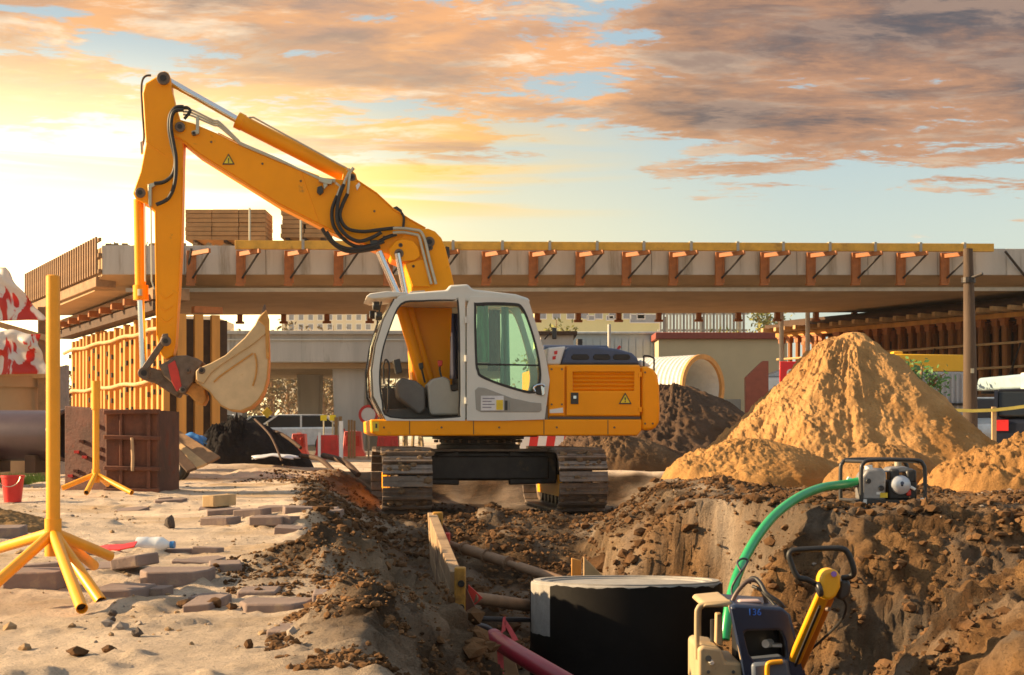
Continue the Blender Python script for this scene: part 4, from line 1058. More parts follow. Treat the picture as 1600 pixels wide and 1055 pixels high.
# grey container with yellow lifting beam on top
Yg = 33.5
gc = thing('site_container', 'grey site container behind the sand pile right slope', 'container', (sx_(1460, Yg), Yg, 0))
x0, x1 = sx_(1412, Yg), sx_(1510, Yg); zt = sz_(581, Yg)
MB().box(((x0+x1)/2, Yg+1.1, zt/2), (x1-x0, 2.2, zt)).build('box', mat('container_grey', (0.36, 0.36, 0.38), .6, var=.06), gc, bevel=.02)
for k in range(12):
    MB().box((x0+.06+k*(x1-x0-.1)/11.5, Yg-.02, zt/2+.05), (.05, .04, zt-.2)).build('rib', mat('container_grey', (0, 0, 0)), gc)
MB().box(((x0+x1)/2, Yg-.03, sz_(632, Yg)), (x1-x0+.1, .1, .06)).build('sill', DARKST, gc)
yb = thing('lifting_beam', 'yellow steel lifting beam lying on top of the grey container', 'steel beam', ((x0+x1)/2, Yg, zt))
xa, xb = sx_(1394, Yg), sx_(1508, Yg); zb = sz_(553, Yg)
MB().prism([(xa, zb-.10), (xa+.08, zb-.0), (xb, zb-.02), (xb, zt+.005), (xa+.30, zt+.005), (xa+.14, zt+.13)], Yg+.02, Yg+.9).build('beam', mat('beam_yellow', (0.74, 0.40, 0.012), .45, var=.05), yb, bevel=.02)
MB().cyl((xa+.19, Yg-.01, zt+.20), (xa+.19, Yg+.03, zt+.20), .07, 14).build('pin', BLACKP, yb)
MB().box((xa+.20, Yg+.4, zb+.03), (.22, .3, .09)).build('lug', mat('beam_yellow', (0, 0, 0)), yb, bevel=.02)
# cars on the right
sv = car('dark blue off-road car with red tail lamps by the wooden pole', 1618, 0, 31.2, R(-109), CBLU, 'cars parked at the right edge', 4.0, True)
rb = thing('roof_box', 'white and pale blue roof box on the dark off-road car', 'roof box', (sx_(1596, 30.6), 30.6, 1.55), (0, 0, R(-68)), local=True)
MB().prism([(-.95, 0.03), (-.85, .30), (.75, .34), (.98, .14), (.95, .03)], -.42, .42).build('lid', mat('roof_box_blue', (0.30, 0.40, 0.45), .35), rb, bevel=.05, seg=3)
MB().prism([(.99, 0.0), (1.02, .14), (.80, .36), (.45, .36), (.45, .0)], -.44, .44).build('end_cap', mat('roof_box_white', (.52, .52, .50), .5), rb, bevel=.04, seg=3)
for u in (-.5, .5): MB().box((u, 0, -.02), (.06, 1.2, .05)).build('rack_bar', BLACKP, rb)
car('white car just left of the dark off-road car', 1546, 0, 36, R(78), CWH, 'cars parked at the right edge', 4.2, True)
car('white car low behind the sand pile right slope', 1478, 0, 37, R(5), CSIL, 'cars parked at the right edge', 4.2)
Yt = 27.5
MB().box((sx_(1553, Yt), Yt, sz_(640, Yt)/2), (.085, .05, sz_(640, Yt)+.1)).build('stake', WOOD, None, label='pale wooden stake holding the yellow tape', cat='stake', bevel=.006)
tp = MB()
pts = [(1490, 641), (1520, 642), (1553, 641), (1580, 638), (1610, 634), (1640, 633)]
for a, b in zip(pts, pts[1:]):
    p0 = at(a[0], a[1], Yt-.05); p1 = at(b[0], b[1], Yt-.05); tp.add([p0+Vector((0, 0, -.03)), p1+Vector((0, .0, -.03)), p1+Vector((0, .01, .03)), p0+Vector((0, .01, .03))], [(0, 1, 2, 3)])
tp.build('warning_tape', mat('tape_yellow', (0.72, 0.55, 0.10), .5), None, label='yellow warning tape strung past the wooden pole', cat='tape', solid=.004)
MB().bar(at(1436, 668, 26.2)+Vector((0, 0, 0)), at(1562, 660, 27), .1, .12).build('timber_beam', DTIMB, None, label='x', cat='timber') if False else None

# ================================================================== THE EXCAVATOR
EA = R(8.0); ec_, es_ = math.cos(EA), math.sin(EA)
ZG = -0.44
def EXr(px, py, v):
    dx, dz = (px-800)/FPX, (685-py)/FPX
    t = (v + 20*ec_)/(ec_ - dx*es_)
    return (t*dx*ec_ + (t-20)*es_, v, EYE + t*dz)
V0 = 1.25
U0 = EXr(747, 700, V0)[0]
def E(px, py, v):
    a = EXr(px, py, v); return (a[0]-U0, v-V0, a[2]-ZG)
EXO = (U0*ec_ - V0*es_, 20 + U0*es_ + V0*ec_, ZG)
ex = thing('excavator', 'big yellow tracked excavator with grey cab standing over the trench', 'excavator', EXO, (0, 0, EA), local=True)
def EP(poly, va, vb, mb=None):
    mb = mb or MB()
    P = [E(px, py, va) for px, py in poly]
    return mb.prism([(p[0], p[2]) for p in P], va-V0, vb-V0)
def ER(outer, inner, va, vb, mb=None):
    mb = mb or MB()
    f = lambda L: [(E(px, py, va)[0], E(px, py, va)[2]) for px, py in L]
    return mb.ring(f(outer), f(inner), va-V0, vb-V0)
def ET(pts, v, r, n=8, mb=None):
    """tube through pixels; each point may carry its own depth"""
    return (mb or MB()).tube([E(p[0], p[1], p[2] if len(p) > 2 else v) for p in pts], r, n)
def spline(pts, k=5):
    P = [Vector(p) for p in pts]; out = []
    for i in range(len(P)-1):
        a, b, c, d = P[max(i-1, 0)], P[i], P[i+1], P[min(i+2, len(P)-1)]
        for j in range(k):
            t = j/k; out.append(0.5*((2*b)+(c-a)*t+(2*a-5*b+4*c-d)*t*t+(3*b-a-3*c+d)*t**3))
    return out + [P[-1]]
def ES(pts, v, r, n=8, mb=None):
    return (mb or MB()).tube(spline([E(p[0], p[1], p[2] if len(p) > 2 else v) for p in pts]), r, n)

_b = bmesh.new(); bmesh.ops.create_icosphere(_b, subdivisions=1, radius=1)
sv0 = [v.co.copy() for v in _b.verts]; sf0 = [[v.index for v in f.verts] for f in _b.faces]; _b.free()
# ---- undercarriage
TRK = mat('track_steel', (0.20, 0.155, 0.125), 0.5, 0.4, var=0.35, vscale=7, dirt=(0.27, 0.165, 0.085), dirt_amt=0.5, bump=0.3, bscale=30)
TR = 0.43; va, vb = 0.02, 2.60          # wheel centres
uc = ((E(598, 760, -.4)[0]+E(676, 760, -.4)[0])/2, (E(874, 760, -.4)[0]+E(951, 760, -.4)[0])/2)
tw = E(676, 760, -.4)[0]-E(598, 760, -.4)[0]
straight = vb-va; per = 2*straight+2*math.pi*(TR-.03); npitch = 50; pit = per/npitch
def tpath(s):
    s %= per; r = TR-.03
    if s < straight: return va+s, TR+r, 0.0
    s -= straight
    if s < math.pi*r: a = s/r; return vb+r*math.sin(a), TR+r*math.cos(a), a
    s -= math.pi*r
    if s < straight: return vb-s, TR-r, math.pi
    s -= straight; a = s/r
    return va-r*math.sin(a), TR-r*math.cos(a), math.pi+a
shoe_me = None
for ti, u in enumerate(uc):
    tu = MB().prism([(tpath(per*k/40)[0], tpath(per*k/40)[1]) for k in range(40)], u-.12, u+.12, lambda a, b, c: (b, a-V0, c)).build('track_chain', DARKST, ex)
    for k in range(npitch):
        s = (k+.35*ti)*pit; v, w, a = tpath(s)
        if shoe_me is None:
            m_ = MB().box((0, 0, .0), (tw, pit-.022, .030))
            m_.box((0, -pit*.37, .034), (tw, .034, .045)).box((0, pit*.10, .021), (tw*.96, .020, .016))
            o = m_.build('track_shoe', TRK, ex); shoe_me = o
        else: o = again(shoe_me, (0, 0, 0), ex)
        o.location = (u, v-V0, w); o.rotation_euler = (-a, 0, 0)
    fr = MB().box((u, (va+vb)/2-V0, TR), (.30, vb-va-.35, .34)).box((u, (va+vb)/2-V0, TR+.16), (.40, vb-va-.9, .1)).build('track_frame', STEEL, ex, bevel=.02)
    for s in (-1, 1):
        MB().prism([(va+.25, .2), (vb-.25, .2), (vb-.25, .50), (va+.25, .50)], u+s*.18, u+s*.20, lambda a, b, c: (b, a-V0, c)).build('guard_plate', YEL, ex)
    for v, nm in ((va, 'idler_wheel'), (vb, 'drive_sprocket')):
        MB().lathe([(.05, -.16), (.12, -.17), (.14, -.12), (.30, -.10), (.33, -.13), (.37, -.13), (.37, .13), (.33, .13), (.30, .10), (.14, .12), (.12, .17), (.05, .16)], (u, v-V0, TR), 22, 'X', cap=True).build(nm, STEEL, ex, smooth=35)
    for k in range(7):
        MB().lathe([(.03, -.15), (.09, -.15), (.09, .15), (.03, .15)], (u, va+.35+k*.32-V0, .15), 14, 'X', cap=True).build('roller', DARKST, ex, smooth=35)
    for k in range(2):
        MB().lathe([(.03, -.12), (.07, -.12), (.07, .12), (.03, .12)], (u, va+.8+k*1.1-V0, 2*TR-.13), 12, 'X', cap=True).build('roller', DARKST, ex, smooth=35)
u0, u1 = uc[0]+tw*.30, uc[1]-tw*.30
cf = MB().box(((u0+u1)/2, 0.05, .62), (u1-u0, 1.5, .40))
cf.box(((u0+u1)/2, -.72, .60), (u1-u0-.25, .08, .34))
cf.build('car_body', DARKST, ex, bevel=.03)
MB().box(((u0+u1)/2, -.3, .845), (u1-u0-.3, .95, .03)).build('car_body_top', STEEL, ex)
for s in (-1, 1):
    MB().prism([(s*.35, .36), (s*.35, .84), (s*1.02, .72), (s*1.02, .38)], -.74, -.62).build('web_plate', DARKST, ex, bevel=.02)
MB().lathe([(.60, .84), (.60, .92), (.54, .93), (.54, .99), (.66, 1.0), (.66, 1.08), (.56, 1.09)], (0, 0, 0), 40, 'Z', cap=True).build('slewing_ring', DARKST, ex, smooth=30)
rb_ = MB().cyl((.62, 0, .95), (.62, 0, .99), .018, 6).build('ring_bolt', STEEL, ex)
for k in range(1, 30):
    again(rb_, (0, 0, 0), ex, (0, 0, 2*math.pi*k/30))
MB().box((0, 0.05, 1.06), (1.5, 1.5, .06)).build('belly_plate', DARKST, ex)

# ---- upper structure
EP([(579, 655.5), (1003, 655.5), (1003, 672), (996, 681), (590, 681), (580, 676)], -0.02, 2.5).build('platform', YEL, ex, bevel=.02, seg=3)
EP([(581, 659), (592, 659), (592, 674), (582, 674)], -.026, -.016).build('side_reflector', mat('sticker_yellow', (.80, .55, .03), .45), ex)
EP([(586.5, 662), (589.5, 662), (589.5, 669), (586.5, 669)], -.030, -.024).build('reflector_mark', BLACKP, ex)
EP([(856, 570), (1000, 570), (1000, 655), (856, 655)], 0.03, 2.44).build('engine_bay', YEL, ex, bevel=.02)
EP([(857.5, 571.5), (882.5, 571.5), (882.5, 650), (857.5, 650)], -.015, .04).build('side_panel', YEL, ex, bevel=.018, seg=3)
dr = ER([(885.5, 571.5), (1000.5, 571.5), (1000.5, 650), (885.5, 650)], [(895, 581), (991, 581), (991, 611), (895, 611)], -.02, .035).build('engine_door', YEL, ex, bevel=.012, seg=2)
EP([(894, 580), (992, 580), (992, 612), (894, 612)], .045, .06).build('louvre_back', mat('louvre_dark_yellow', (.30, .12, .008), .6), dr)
for k in range(5):
    y = 583.5+k*6.2
    P0, P1 = E(895.5, y, .035), E(990.5, y, .035)
    MB().add([(P0[0], -.012-V0+.01, P0[2]+.012), (P1[0], -.002-V0, P1[2]+.012), (P1[0], .04-V0, P1[2]-.03), (P0[0], .04-V0, P0[2]-.03)], [(0, 1, 2, 3)]).build('louvre_slat', YEL, dr, solid=.010)
hd_ = EP([(892, 613.5), (904, 613.5), (904, 631.5), (892, 631.5)], -.032, -.018).build('door_latch', BLACKP, dr, bevel=.006)
EP([(896, 618.5), (900.5, 618.5), (900.5, 623), (896, 623)], -.040, -.03).build('latch_key', CHROME, dr)
EP([(858, 651), (1001, 651), (1001, 655), (858, 655)], .0, .05).build('sill_strip', mat('sill_grey', (.10, .075, .06), .6), ex)
EP([(859, 640), (879.5, 637), (880, 645), (859, 645.5)], -.024, -.014).build('white_decal', WHITE, ex)
MB_ = EP([(1003, 572), (1012, 572.5), (1022, 577), (1028, 586), (1031, 603), (1032, 640), (1031, 660), (1026, 668), (1018, 672.5), (1003, 673)], -.02, 2.52)
MB_.build('counterweight', YEL, ex, bevel=.05, seg=4)
def triangle(cx, cy, s, v, parent, n='warning_triangle'):
    t1 = EP([(cx-s, cy+s*.85), (cx+s, cy+s*.85), (cx, cy-s*.95)], v, v+.012).build(n, BLACKP, parent)
    EP([(cx-s*.74, cy+s*.66), (cx+s*.74, cy+s*.66), (cx, cy-s*.62)], v-.004, v+.006).build('yellow_field', mat('sticker_lemon', (.82, .62, .02), .4), t1)
    m_ = EP([(cx-s*.10, cy-s*.2), (cx+s*.10, cy-s*.2), (cx+s*.07, cy+s*.28), (cx-s*.07, cy+s*.28)], v-.008, v+.003)
    EP([(cx-s*.09, cy+s*.38), (cx+s*.09, cy+s*.38), (cx+s*.09, cy+s*.55), (cx-s*.09, cy+s*.55)], v-.008, v+.003, m_).build('exclamation_mark', BLACKP, t1)
triangle(977, 623, 10, -.034, ex)
# roof of the engine bay
EP([(876.5, 570), (885, 545), (890, 541.5), (935, 541.5), (965, 545), (988, 551.5), (996, 559), (1000.5, 570)], .18, 1.3).build('engine_hood', NAVY, ex, bevel=.035, seg=3)
for a, b in ((893, 921), (927, 954), (958, 985)):
    EP([(a, 556.5), (a+3, 553.5), (b-3, 553.5), (b, 557), (b, 560), (b-3, 562), (a+3, 562), (a, 560)], .165, .20).build('hood_slot', BLACK, ex, bevel=.006)
EP([(853, 570), (856, 543.5), (884, 541), (876, 570)], .22, 1.2).build('filter_housing', WHITE, ex, bevel=.02)
for c in ((868.5, 551), (866, 559)):
    EP([(c[0]-2.6, c[1]-2), (c[0]+2.6, c[1]-3), (c[0]+2.2, c[1]+2.4), (c[0]-2.4, c[1]+3)], .212, .222).build('red_decal', RED2, ex)
ET([(965, 546, .8), (969, 541, .8)], .8, .02).build('filler_cap', REDP, ex)
EP([(1001, 562), (1016, 570), (1016, 573), (1001, 573)], .3, 2.2).build('rear_ledge', WHITE, ex, bevel=.02)
MB().box((E(930, 600, 0)[0], 1.6-V0+.3, E(930, 553, 1.6)[2]), (1.0, .9, .24)).build('rear_hood', NAVY, ex, bevel=.04)
MB().cyl(E(905, 545, 1.9), E(905, 530, 1.9), .05, 10).build('exhaust_stub', DARKST, ex)

# ---- cab
CV = 1.02
EP([(619, 471), (621, 463), (640, 457.5), (698, 453), (703, 445.5), (731, 444), (739, 452), (779, 456.5), (806, 459.5), (826, 466), (829, 472)], -.02, CV).build('cab_roof', GREYW, ex, bevel=.03, seg=3)
EP([(572, 463.5), (578, 458.5), (604, 455), (636, 457), (640, 461), (606, 465.5), (582, 467)], -.01, CV-.02).build('sun_visor', GREYW, ex, bevel=.012)
fo = [(603.7, 657.5), (583.8, 619), (581.8, 579), (587.8, 539), (599.7, 500), (617, 467), (660, 463), (712, 461), (727, 464), (727, 560), (727, 640), (727, 657.5)]
fi = [(610, 653), (596, 627), (592, 591), (596, 551), (608, 512), (626, 474), (660, 469), (708, 468), (717, 473), (719.5, 560), (719, 640), (709, 653)]
def lin(L, k=4):
    out = []
    for i in range(len(L)):
        a, b = L[i], L[(i+1) % len(L)]
        out += [(a[0]+(b[0]-a[0])*j/k, a[1]+(b[1]-a[1])*j/k) for j in range(k)]
    return out
def cur(L, k=4):
    n = len(L); out = []
    for i in range(n):
        a, b, c, d = (Vector(L[(i+q) % n]) for q in (-1, 0, 1, 2))
        for j in range(k):
            t = j/k; p = 0.5*((2*b)+(c-a)*t+(2*a-5*b+4*c-d)*t*t+(3*b-a-3*c+d)*t**3); out.append((p.x, p.y))
    return out
fo, fi = lin(fo), cur(fi)
ER(fo, fi, -.03, .06).build('door_frame', GREYW, ex, bevel=.014, seg=2)
fi2 = [(612, 651), (599, 626), (594.5, 591), (598.5, 551), (610, 513), (627.5, 476.5), (660, 471.5), (706, 470.5), (714.5, 475), (716.5, 560), (716, 638), (707, 651)]
fi2 = cur(fi2)
ER(fi, fi2, -.02, .02).build('door_seal', BLACK, ex)
do = [(729.5, 657.5), (729.5, 600), (729.5, 560), (729.5, 480), (735, 463.5), (800, 464.5), (826, 469), (840, 515), (852.5, 556), (859, 594), (851, 655.5), (790, 657.5)]
di = [(753, 590), (746, 580), (743, 562), (741.5, 482), (747, 474), (800, 474), (817, 481), (831, 515), (842, 558), (845, 592), (835, 614), (795, 606)]
do, di = lin(do), cur(di)
drr = ER(do, di, -.045, .045).build('rear_door', GREYW, ex, bevel=.013, seg=2)
cxm, cym = 795, 545
di2 = [(px+(cxm-px)*.055, py+(cym-py)*.055) for px, py in di]
di0 = [(px-(cxm-px)*.012, py-(cym-py)*.012) for px, py in di]
ER(di0, di2, -.050, -.02).build('window_seal', BLACK, drr)
EP(di2, -.012, -.006).build('window_glass', GLASST, drr)
ET([(745, 569), (842, 571)], -.03, .012).build('window_bar', BLACKP, drr)
pan = EP([(742, 610), (747, 605), (757, 606), (800, 622), (830, 628.5), (846, 630), (846.5, 641), (843, 644), (752, 644), (744, 640)], -.052, -.03).build('lower_panel', GREYD, drr, bevel=.006)
stk = EP([(751.5, 618.5), (787, 618.5), (787, 641.5), (751.5, 641.5)], -.060, -.05).build('sticker', mat('sticker_white', (.72, .70, .70), .5), drr)
EP([(775.5, 625), (786, 625), (786, 640.5), (775.5, 640.5)], -.064, -.058).build('yellow_field', mat('sticker_yellow', (0, 0, 0)), drr)
for k in range(4):
    EP([(754, 622+k*4.6), (773-(k % 2)*5, 622+k*4.6), (773-(k % 2)*5, 623.5+k*4.6), (754, 623.5+k*4.6)], -.063, -.058).build('sticker_line', mat('print_grey', (.22, .21, .24), .6), drr)
EP([(789, 626), (793, 626), (793, 641), (789, 641)], -.062, -.05).build('panel_lock', BLACKP, drr)
EP([(797, 626), (800, 626), (800, 640), (797, 640)], -.062, -.05).build('panel_lock', GREYD, drr)
ES([(836, 612), (834, 606), (839, 602), (847, 601), (851, 604)], -.10, .016).build('door_handle', CHROME, drr, smooth=40)
EP([(838, 603), (850, 601), (851, 613), (846, 618), (838, 616)], -.062, -.045).build('handle_recess', BLACKP, drr, bevel=.006)
EP([(845, 603), (850.5, 600), (851.5, 616), (847, 619)], -.085, -.06).build('handle_lever', CHROME, drr, bevel=.005)
for y in (500, 560, 626):
    MB().cyl(E(728, y-5, -.05), E(728, y+5, -.05), .018, 8).build('hinge', GREYW, drr)
# far side of the cab, windscreen, rear wall
far = [(p[0], p[1]) for p in fo]
def shift(L, va_, vb_):
    out = []
    for px, py in L:
        out.append(E(px, py, va_))
    return [(p[0], p[2]) for p in out]
m_ = MB().ring(shift(fo, 0, 0), shift(fi, 0, 0), CV-.08-V0, CV-V0)
m_.build('far_frame', GREYW, ex, bevel=.012)
MB().ring(shift(do, 0, 0), shift(di, 0, 0), CV-.08-V0, CV-V0).build('far_frame', GREYW, ex, bevel=.012)
near_c = [(603, 655), (583, 619), (581, 579), (587, 539), (599, 500), (617, 468)]
def ws(i, j):
    k = i*(len(near_c)-1); a = int(min(k, len(near_c)-2)); f = k-a
    px = near_c[a][0]*(1-f)+near_c[a+1][0]*f; py = near_c[a][1]*(1-f)+near_c[a+1][1]*f
    p = E(px, py, 0); return (p[0]-.05*math.sin(math.pi*j), CV*j-V0, p[2])
MB().grid(ws, 10, 6).build('windscreen', GLASS, ex, smooth=60)
for j in (0.0, 1.0):
    MB().tube([ws(i/10, j) for i in range(11)], .022, 8).build('windscreen_seal', BLACK, ex)
MB().tube([tuple(Vector(ws(i/10, .93))+Vector((-.03, 0, 0))) for i in range(1, 9)], .016, 6).build('grab_rail', BLACKP, ex)
for k, (px, py, v) in enumerate(((588, 478, .15), (583, 492, .75), (592, 494, .2))):
    lm = MB().cyl(E(px+5, py, v), E(px-5, py, v), .06, 14).build('work_lamp', BLACKP, ex, bevel=.01)
    MB().cyl(E(px-5.2, py, v), E(px-6, py, v), .05, 14).build('lamp_lens', mat('lamp_glass', (.7, .7, .65), .1), lm)
MB().tube([E(596, 470, .5), E(590, 500, .5), E(588, 520, .5)], .012, 6).build('wiper', BLACKP, ex)
MB().box((E(846, 560, .5)[0]-.25, .5-V0, E(760, 645, .5)[2]-.02), (.55, .9, .2)).build('rear_shelf', GREYD, ex)
EP([(606, 653), (852, 653), (852, 657), (606, 657)], .0, CV).build('cab_floor', BLACKP, ex)
# inside
EP([(596, 606), (720, 606), (720, 654), (603, 654)], CV-.06, CV-.01).build('far_side_panel', mat('cab_dark_grey', (.12, .11, .10), .6), ex)
EP([(600, 640), (672, 636), (720, 640), (720, 654), (604, 654)], .5, .9).build('floor_hump', mat('cab_dark_grey', (0, 0, 0)), ex, bevel=.02)
EP([(668, 601), (676, 592), (693, 588), (703, 593), (705, 612), (718, 611), (718, 649), (674, 649), (671, 640)], .25, .75).build('seat_console', GREYD, ex, bevel=.03, seg=3)
EP([(619, 601), (628, 590), (650, 595), (664, 606), (665, 640), (655, 648), (640, 636), (622, 622)], .3, .85).build('pedal_console', mat('cab_dark_grey', (.12, .11, .10), .6), ex, bevel=.03, seg=3)
EP([(708, 520), (722, 516), (728, 600), (712, 604)], .3, .8).build('seat_back', mat('seat_cloth', (.06, .055, .055), .9, bump=.2), ex, bevel=.05, seg=3)
EP([(678, 603), (716, 600), (718, 610), (680, 614)], .3, .8).build('seat_cushion', mat('seat_cloth', (0, 0, 0)), ex, bevel=.03, seg=3)
ES([(690, 590, .35), (687, 578, .35), (688, 568, .33)], .3, .014).build('control_lever', BLACKP, ex)
ES([(664, 598, .6), (660, 582, .6), (657, 570, .58)], .3, .014).build('control_lever', BLACKP, ex)
EP([(654, 568), (661, 566), (662, 576), (656, 578)], .55, .62).build('lever_knob', BLACKP, ex, bevel=.012)
EP([(684, 563), (692, 563), (691, 572), (685, 573)], .3, .36).build('lever_knob', REDP, ex, bevel=.012)
EP([(614, 563), (625, 560), (629, 582), (619, 585)], .25, .5).build('monitor', BLACKP, ex, bevel=.012)
MB().tube(spline([E(600, 600, .1), E(599, 572, .1), (E(603, 562, .1)), E(608, 572, .1), E(607, 605, .1), E(606, 645, .1)]), .013, 8).build('grab_handle', BLACKP, ex)
MB().tube([E(600, 605, .08), E(618, 604, .08)], .010, 6).build('front_rail', BLACKP, ex)
# clothes and a turquoise sheet hanging inside, seen through the panes
def cloth(name, label, cat, poly, v, m, depth=.05, seed=0):
    P = [E(px, py, v) for px, py in poly]; o = Matrix.Translation(EXO) @ Matrix.Rotation(EA, 4, 'Z')
    mb = MB(); x0 = min(p[0] for p in P); x1 = max(p[0] for p in P); z0 = min(p[2] for p in P); z1 = max(p[2] for p in P)
    def fn(i, j):
        x = x0+(x1-x0)*i; z = z0+(z1-z0)*j; sh = .75+.25*(1-j)
        x = (x-(x0+x1)/2)*sh+(x0+x1)/2
        return o @ Vector((x, P[0][1]+depth*math.sin(i*9+seed+j*2)*(.4+.6*(1-j)), z))
    mb.grid(fn, 16, 12)
    return mb.build(name, m, None, smooth=80, solid=.02, label=label, cat=cat)
cloth('work_vest', 'bright green work vest hanging inside the cab rear window', 'vest', [(744, 478), (764, 478), (764, 566), (744, 566)], .55, mat('vest_green', (.05, .42, .16), .8, var=.2))
cloth('jacket', 'dark navy jacket hanging behind the open cab doorway', 'jacket', [(704, 490), (722, 490), (722, 592), (704, 592)], .2, mat('jacket_navy', (.018, .018, .045), .85, var=.3), seed=2)
cloth('turquoise_sheet', 'turquoise sheet in the middle of the cab rear window', 'cloth', [(782, 480), (796, 480), (796, 602), (782, 602)], .6, mat('sheet_turquoise', (.16, .42, .36), .8, var=.2), seed=3)  # upright turquoise sheet behind the rear pane
cloth('jacket', 'brown jacket hanging beside the green vest in the cab', 'jacket', [(762, 484), (783, 484), (783, 580), (762, 580)], .75, mat('jacket_brown', (.10, .055, .02), .85, var=.4), seed=5)

# ---- boom
BN, BF = 1.00, 1.50
bm_poly = [(266.5, 203), (269, 192), (277, 185.5), (302, 192.5), (341, 209), (373, 225), (425, 248), (499, 277), (545, 281), (557, 281.5), (588, 302), (615, 327), (640, 343), (665, 357), (672, 372), (655, 388), (625, 398), (608, 399), (591, 391), (552, 375), (519, 361), (438, 320), (312, 241), (286, 220), (272, 212)]
bo_ = EP(bm_poly, BN, BF).build('boom', YEL, ex, bevel=.018, seg=2)
triangle(357, 249, 9.5, BN-.012, bo_)
bb_poly = [(606, 388), (632, 366), (655, 358), (669, 357), (680, 361.5), (690, 372), (697, 390), (703, 415), (709, 441), (714, 520), (706, 610), (645, 610), (640, 520), (642, 447), (634, 414), (612, 405)]
EP(bb_poly, BN-.04, BF+.04).build('boom_base', YEL, ex, bevel=.018, seg=2)
EP([(608, 391), (618, 377), (630, 374), (645, 376), (654, 386), (657, 400), (648, 407), (622, 409), (611, 404)], BN-.09, BN-.045).build('joint_plate', YEL, ex, bevel=.010)
EP([(632, 413), (655, 406), (668, 404), (673, 448), (645, 448)], BN-.075, BN-.045).build('joint_plate', YEL, ex, bevel=.010)
def pin(px, py, v, r, nm='pin', h=.05):
    p = MB().cyl(E(px, py, v), tuple(Vector(E(px, py, v))+Vector((0, h, 0))), r, 18).build(nm, STEEL, ex, bevel=.008)
    MB().cyl(tuple(Vector(E(px, py, v))+Vector((0, -.012, 0))), tuple(Vector(E(px, py, v))+Vector((0, h*.5, 0))), r*.5, 12).build('pin_head', DARKST, p)
for a in ((623.5, 396, BN-.115, .065), (626, 383, BN-.10, .03), (671, 378, BN-.075, .075), (672, 387, BN-.07, .04), (281, 198, BN-.06, .07), (255, 122, .95, .09), (219, 301, .93, .07), (259, 533, .85, .07), (225, 583, .80, .085), (646, 416, BN-.09, .02)):
    pin(*a)
# lift cylinders behind the cab
for v in (.88, 1.62):
    lc = ET([(622, 462, v), (664, 606, v)], v, .085, 14).build('lift_cylinder', YEL, ex, smooth=40)
    ET([(592, 393, v), (622, 462, v)], v, .050, 12).build('rod', CHROME, lc, smooth=40)
    lc = ET([(634, 462, v+.03), (676, 606, v+.03)], v, .06, 12).build('lift_cylinder', YEL, ex, smooth=40)
    ET([(621, 396, v), (634, 462, v+.03)], v, .042, 12).build('rod', CHROME, lc, smooth=40)
# stick cylinder on the back of the boom
sc_ = ET([(374, 189.5), (542, 275)], 1.25, [.108, .108], 18).build('stick_cylinder', YEL, ex, smooth=40)
ET([(258, 124), (376, 190.5)], 1.25, .052, 14).build('rod', CHROME, sc_, smooth=40)
ET([(370, 187.5), (380, 192.5)], 1.25, .118, 18).build('gland', YEL, sc_, smooth=40)
ET([(252, 121), (262, 126)], 1.25, .075, 14).build('rod_eye', STEEL, sc_, smooth=40)
ET([(389, 184), (396, 183.5), (530, 257), (540, 262)], 1.12, .014, 6).build('oil_pipe', PIPEM, sc_)
EP([(533, 286), (536, 270), (546, 262), (556, 272), (560, 286)], BN+.06, BF-.06).build('cylinder_bracket', YEL, ex, bevel=.012)
pin(549.5, 277, BN+.0, .055)
# stick
st_poly = [(246, 118.5), (250, 112.5), (257, 110.5), (263.5, 114), (266.5, 122), (267.5, 137), (273, 160), (281, 186), (287, 222), (286, 262), (284, 370), (279, 462), (274, 540), (270, 556), (258, 562), (250, 552), (244, 524), (241, 330), (230, 319), (212, 311), (207.5, 302), (211, 291), (219, 268), (227.5, 225), (222.5, 146), (227, 130)]
SN, SF = 1.04, 1.46
sk = EP(st_poly, SN, SF).build('stick', YEL, ex, bevel=.018, seg=2)
for y in (463, 482, 500):
    ES([(251, y-4), (257, y+2), (263, y+1), (270, y-5)], SN, .012, 6).build('weld_bead', YEL, sk)
ET([(228, 221), (258, 243)], SN, .008, 6).build('weld_bead', YEL, sk)
for a, b in (((246.5, 116), (266, 126)), ):
    pass
# bucket cylinder down the front of the stick
bc = ET([(217, 312), (220, 466)], 1.25, .075, 16).build('bucket_cylinder', YEL, ex, smooth=40)
ET([(220, 466), (224.5, 583)], 1.25, .048, 14).build('rod', CHROME, bc, smooth=40)
ET([(219.7, 446), (220.2, 469)], 1.25, .105, 16).build('gland', YEL, bc, smooth=40)
ET([(219, 452), (219, 462)], 1.13, .035, 8).build('gland_bolt', PIPEM, bc)
ET([(226, 316), (227, 440)], 1.10, .012, 6).build('oil_pipe', PIPEM, bc)
ET([(234, 318), (236, 330), (237, 440), (241, 452)], 1.02, .013, 6).build('oil_pipe', PIPEM, sk)
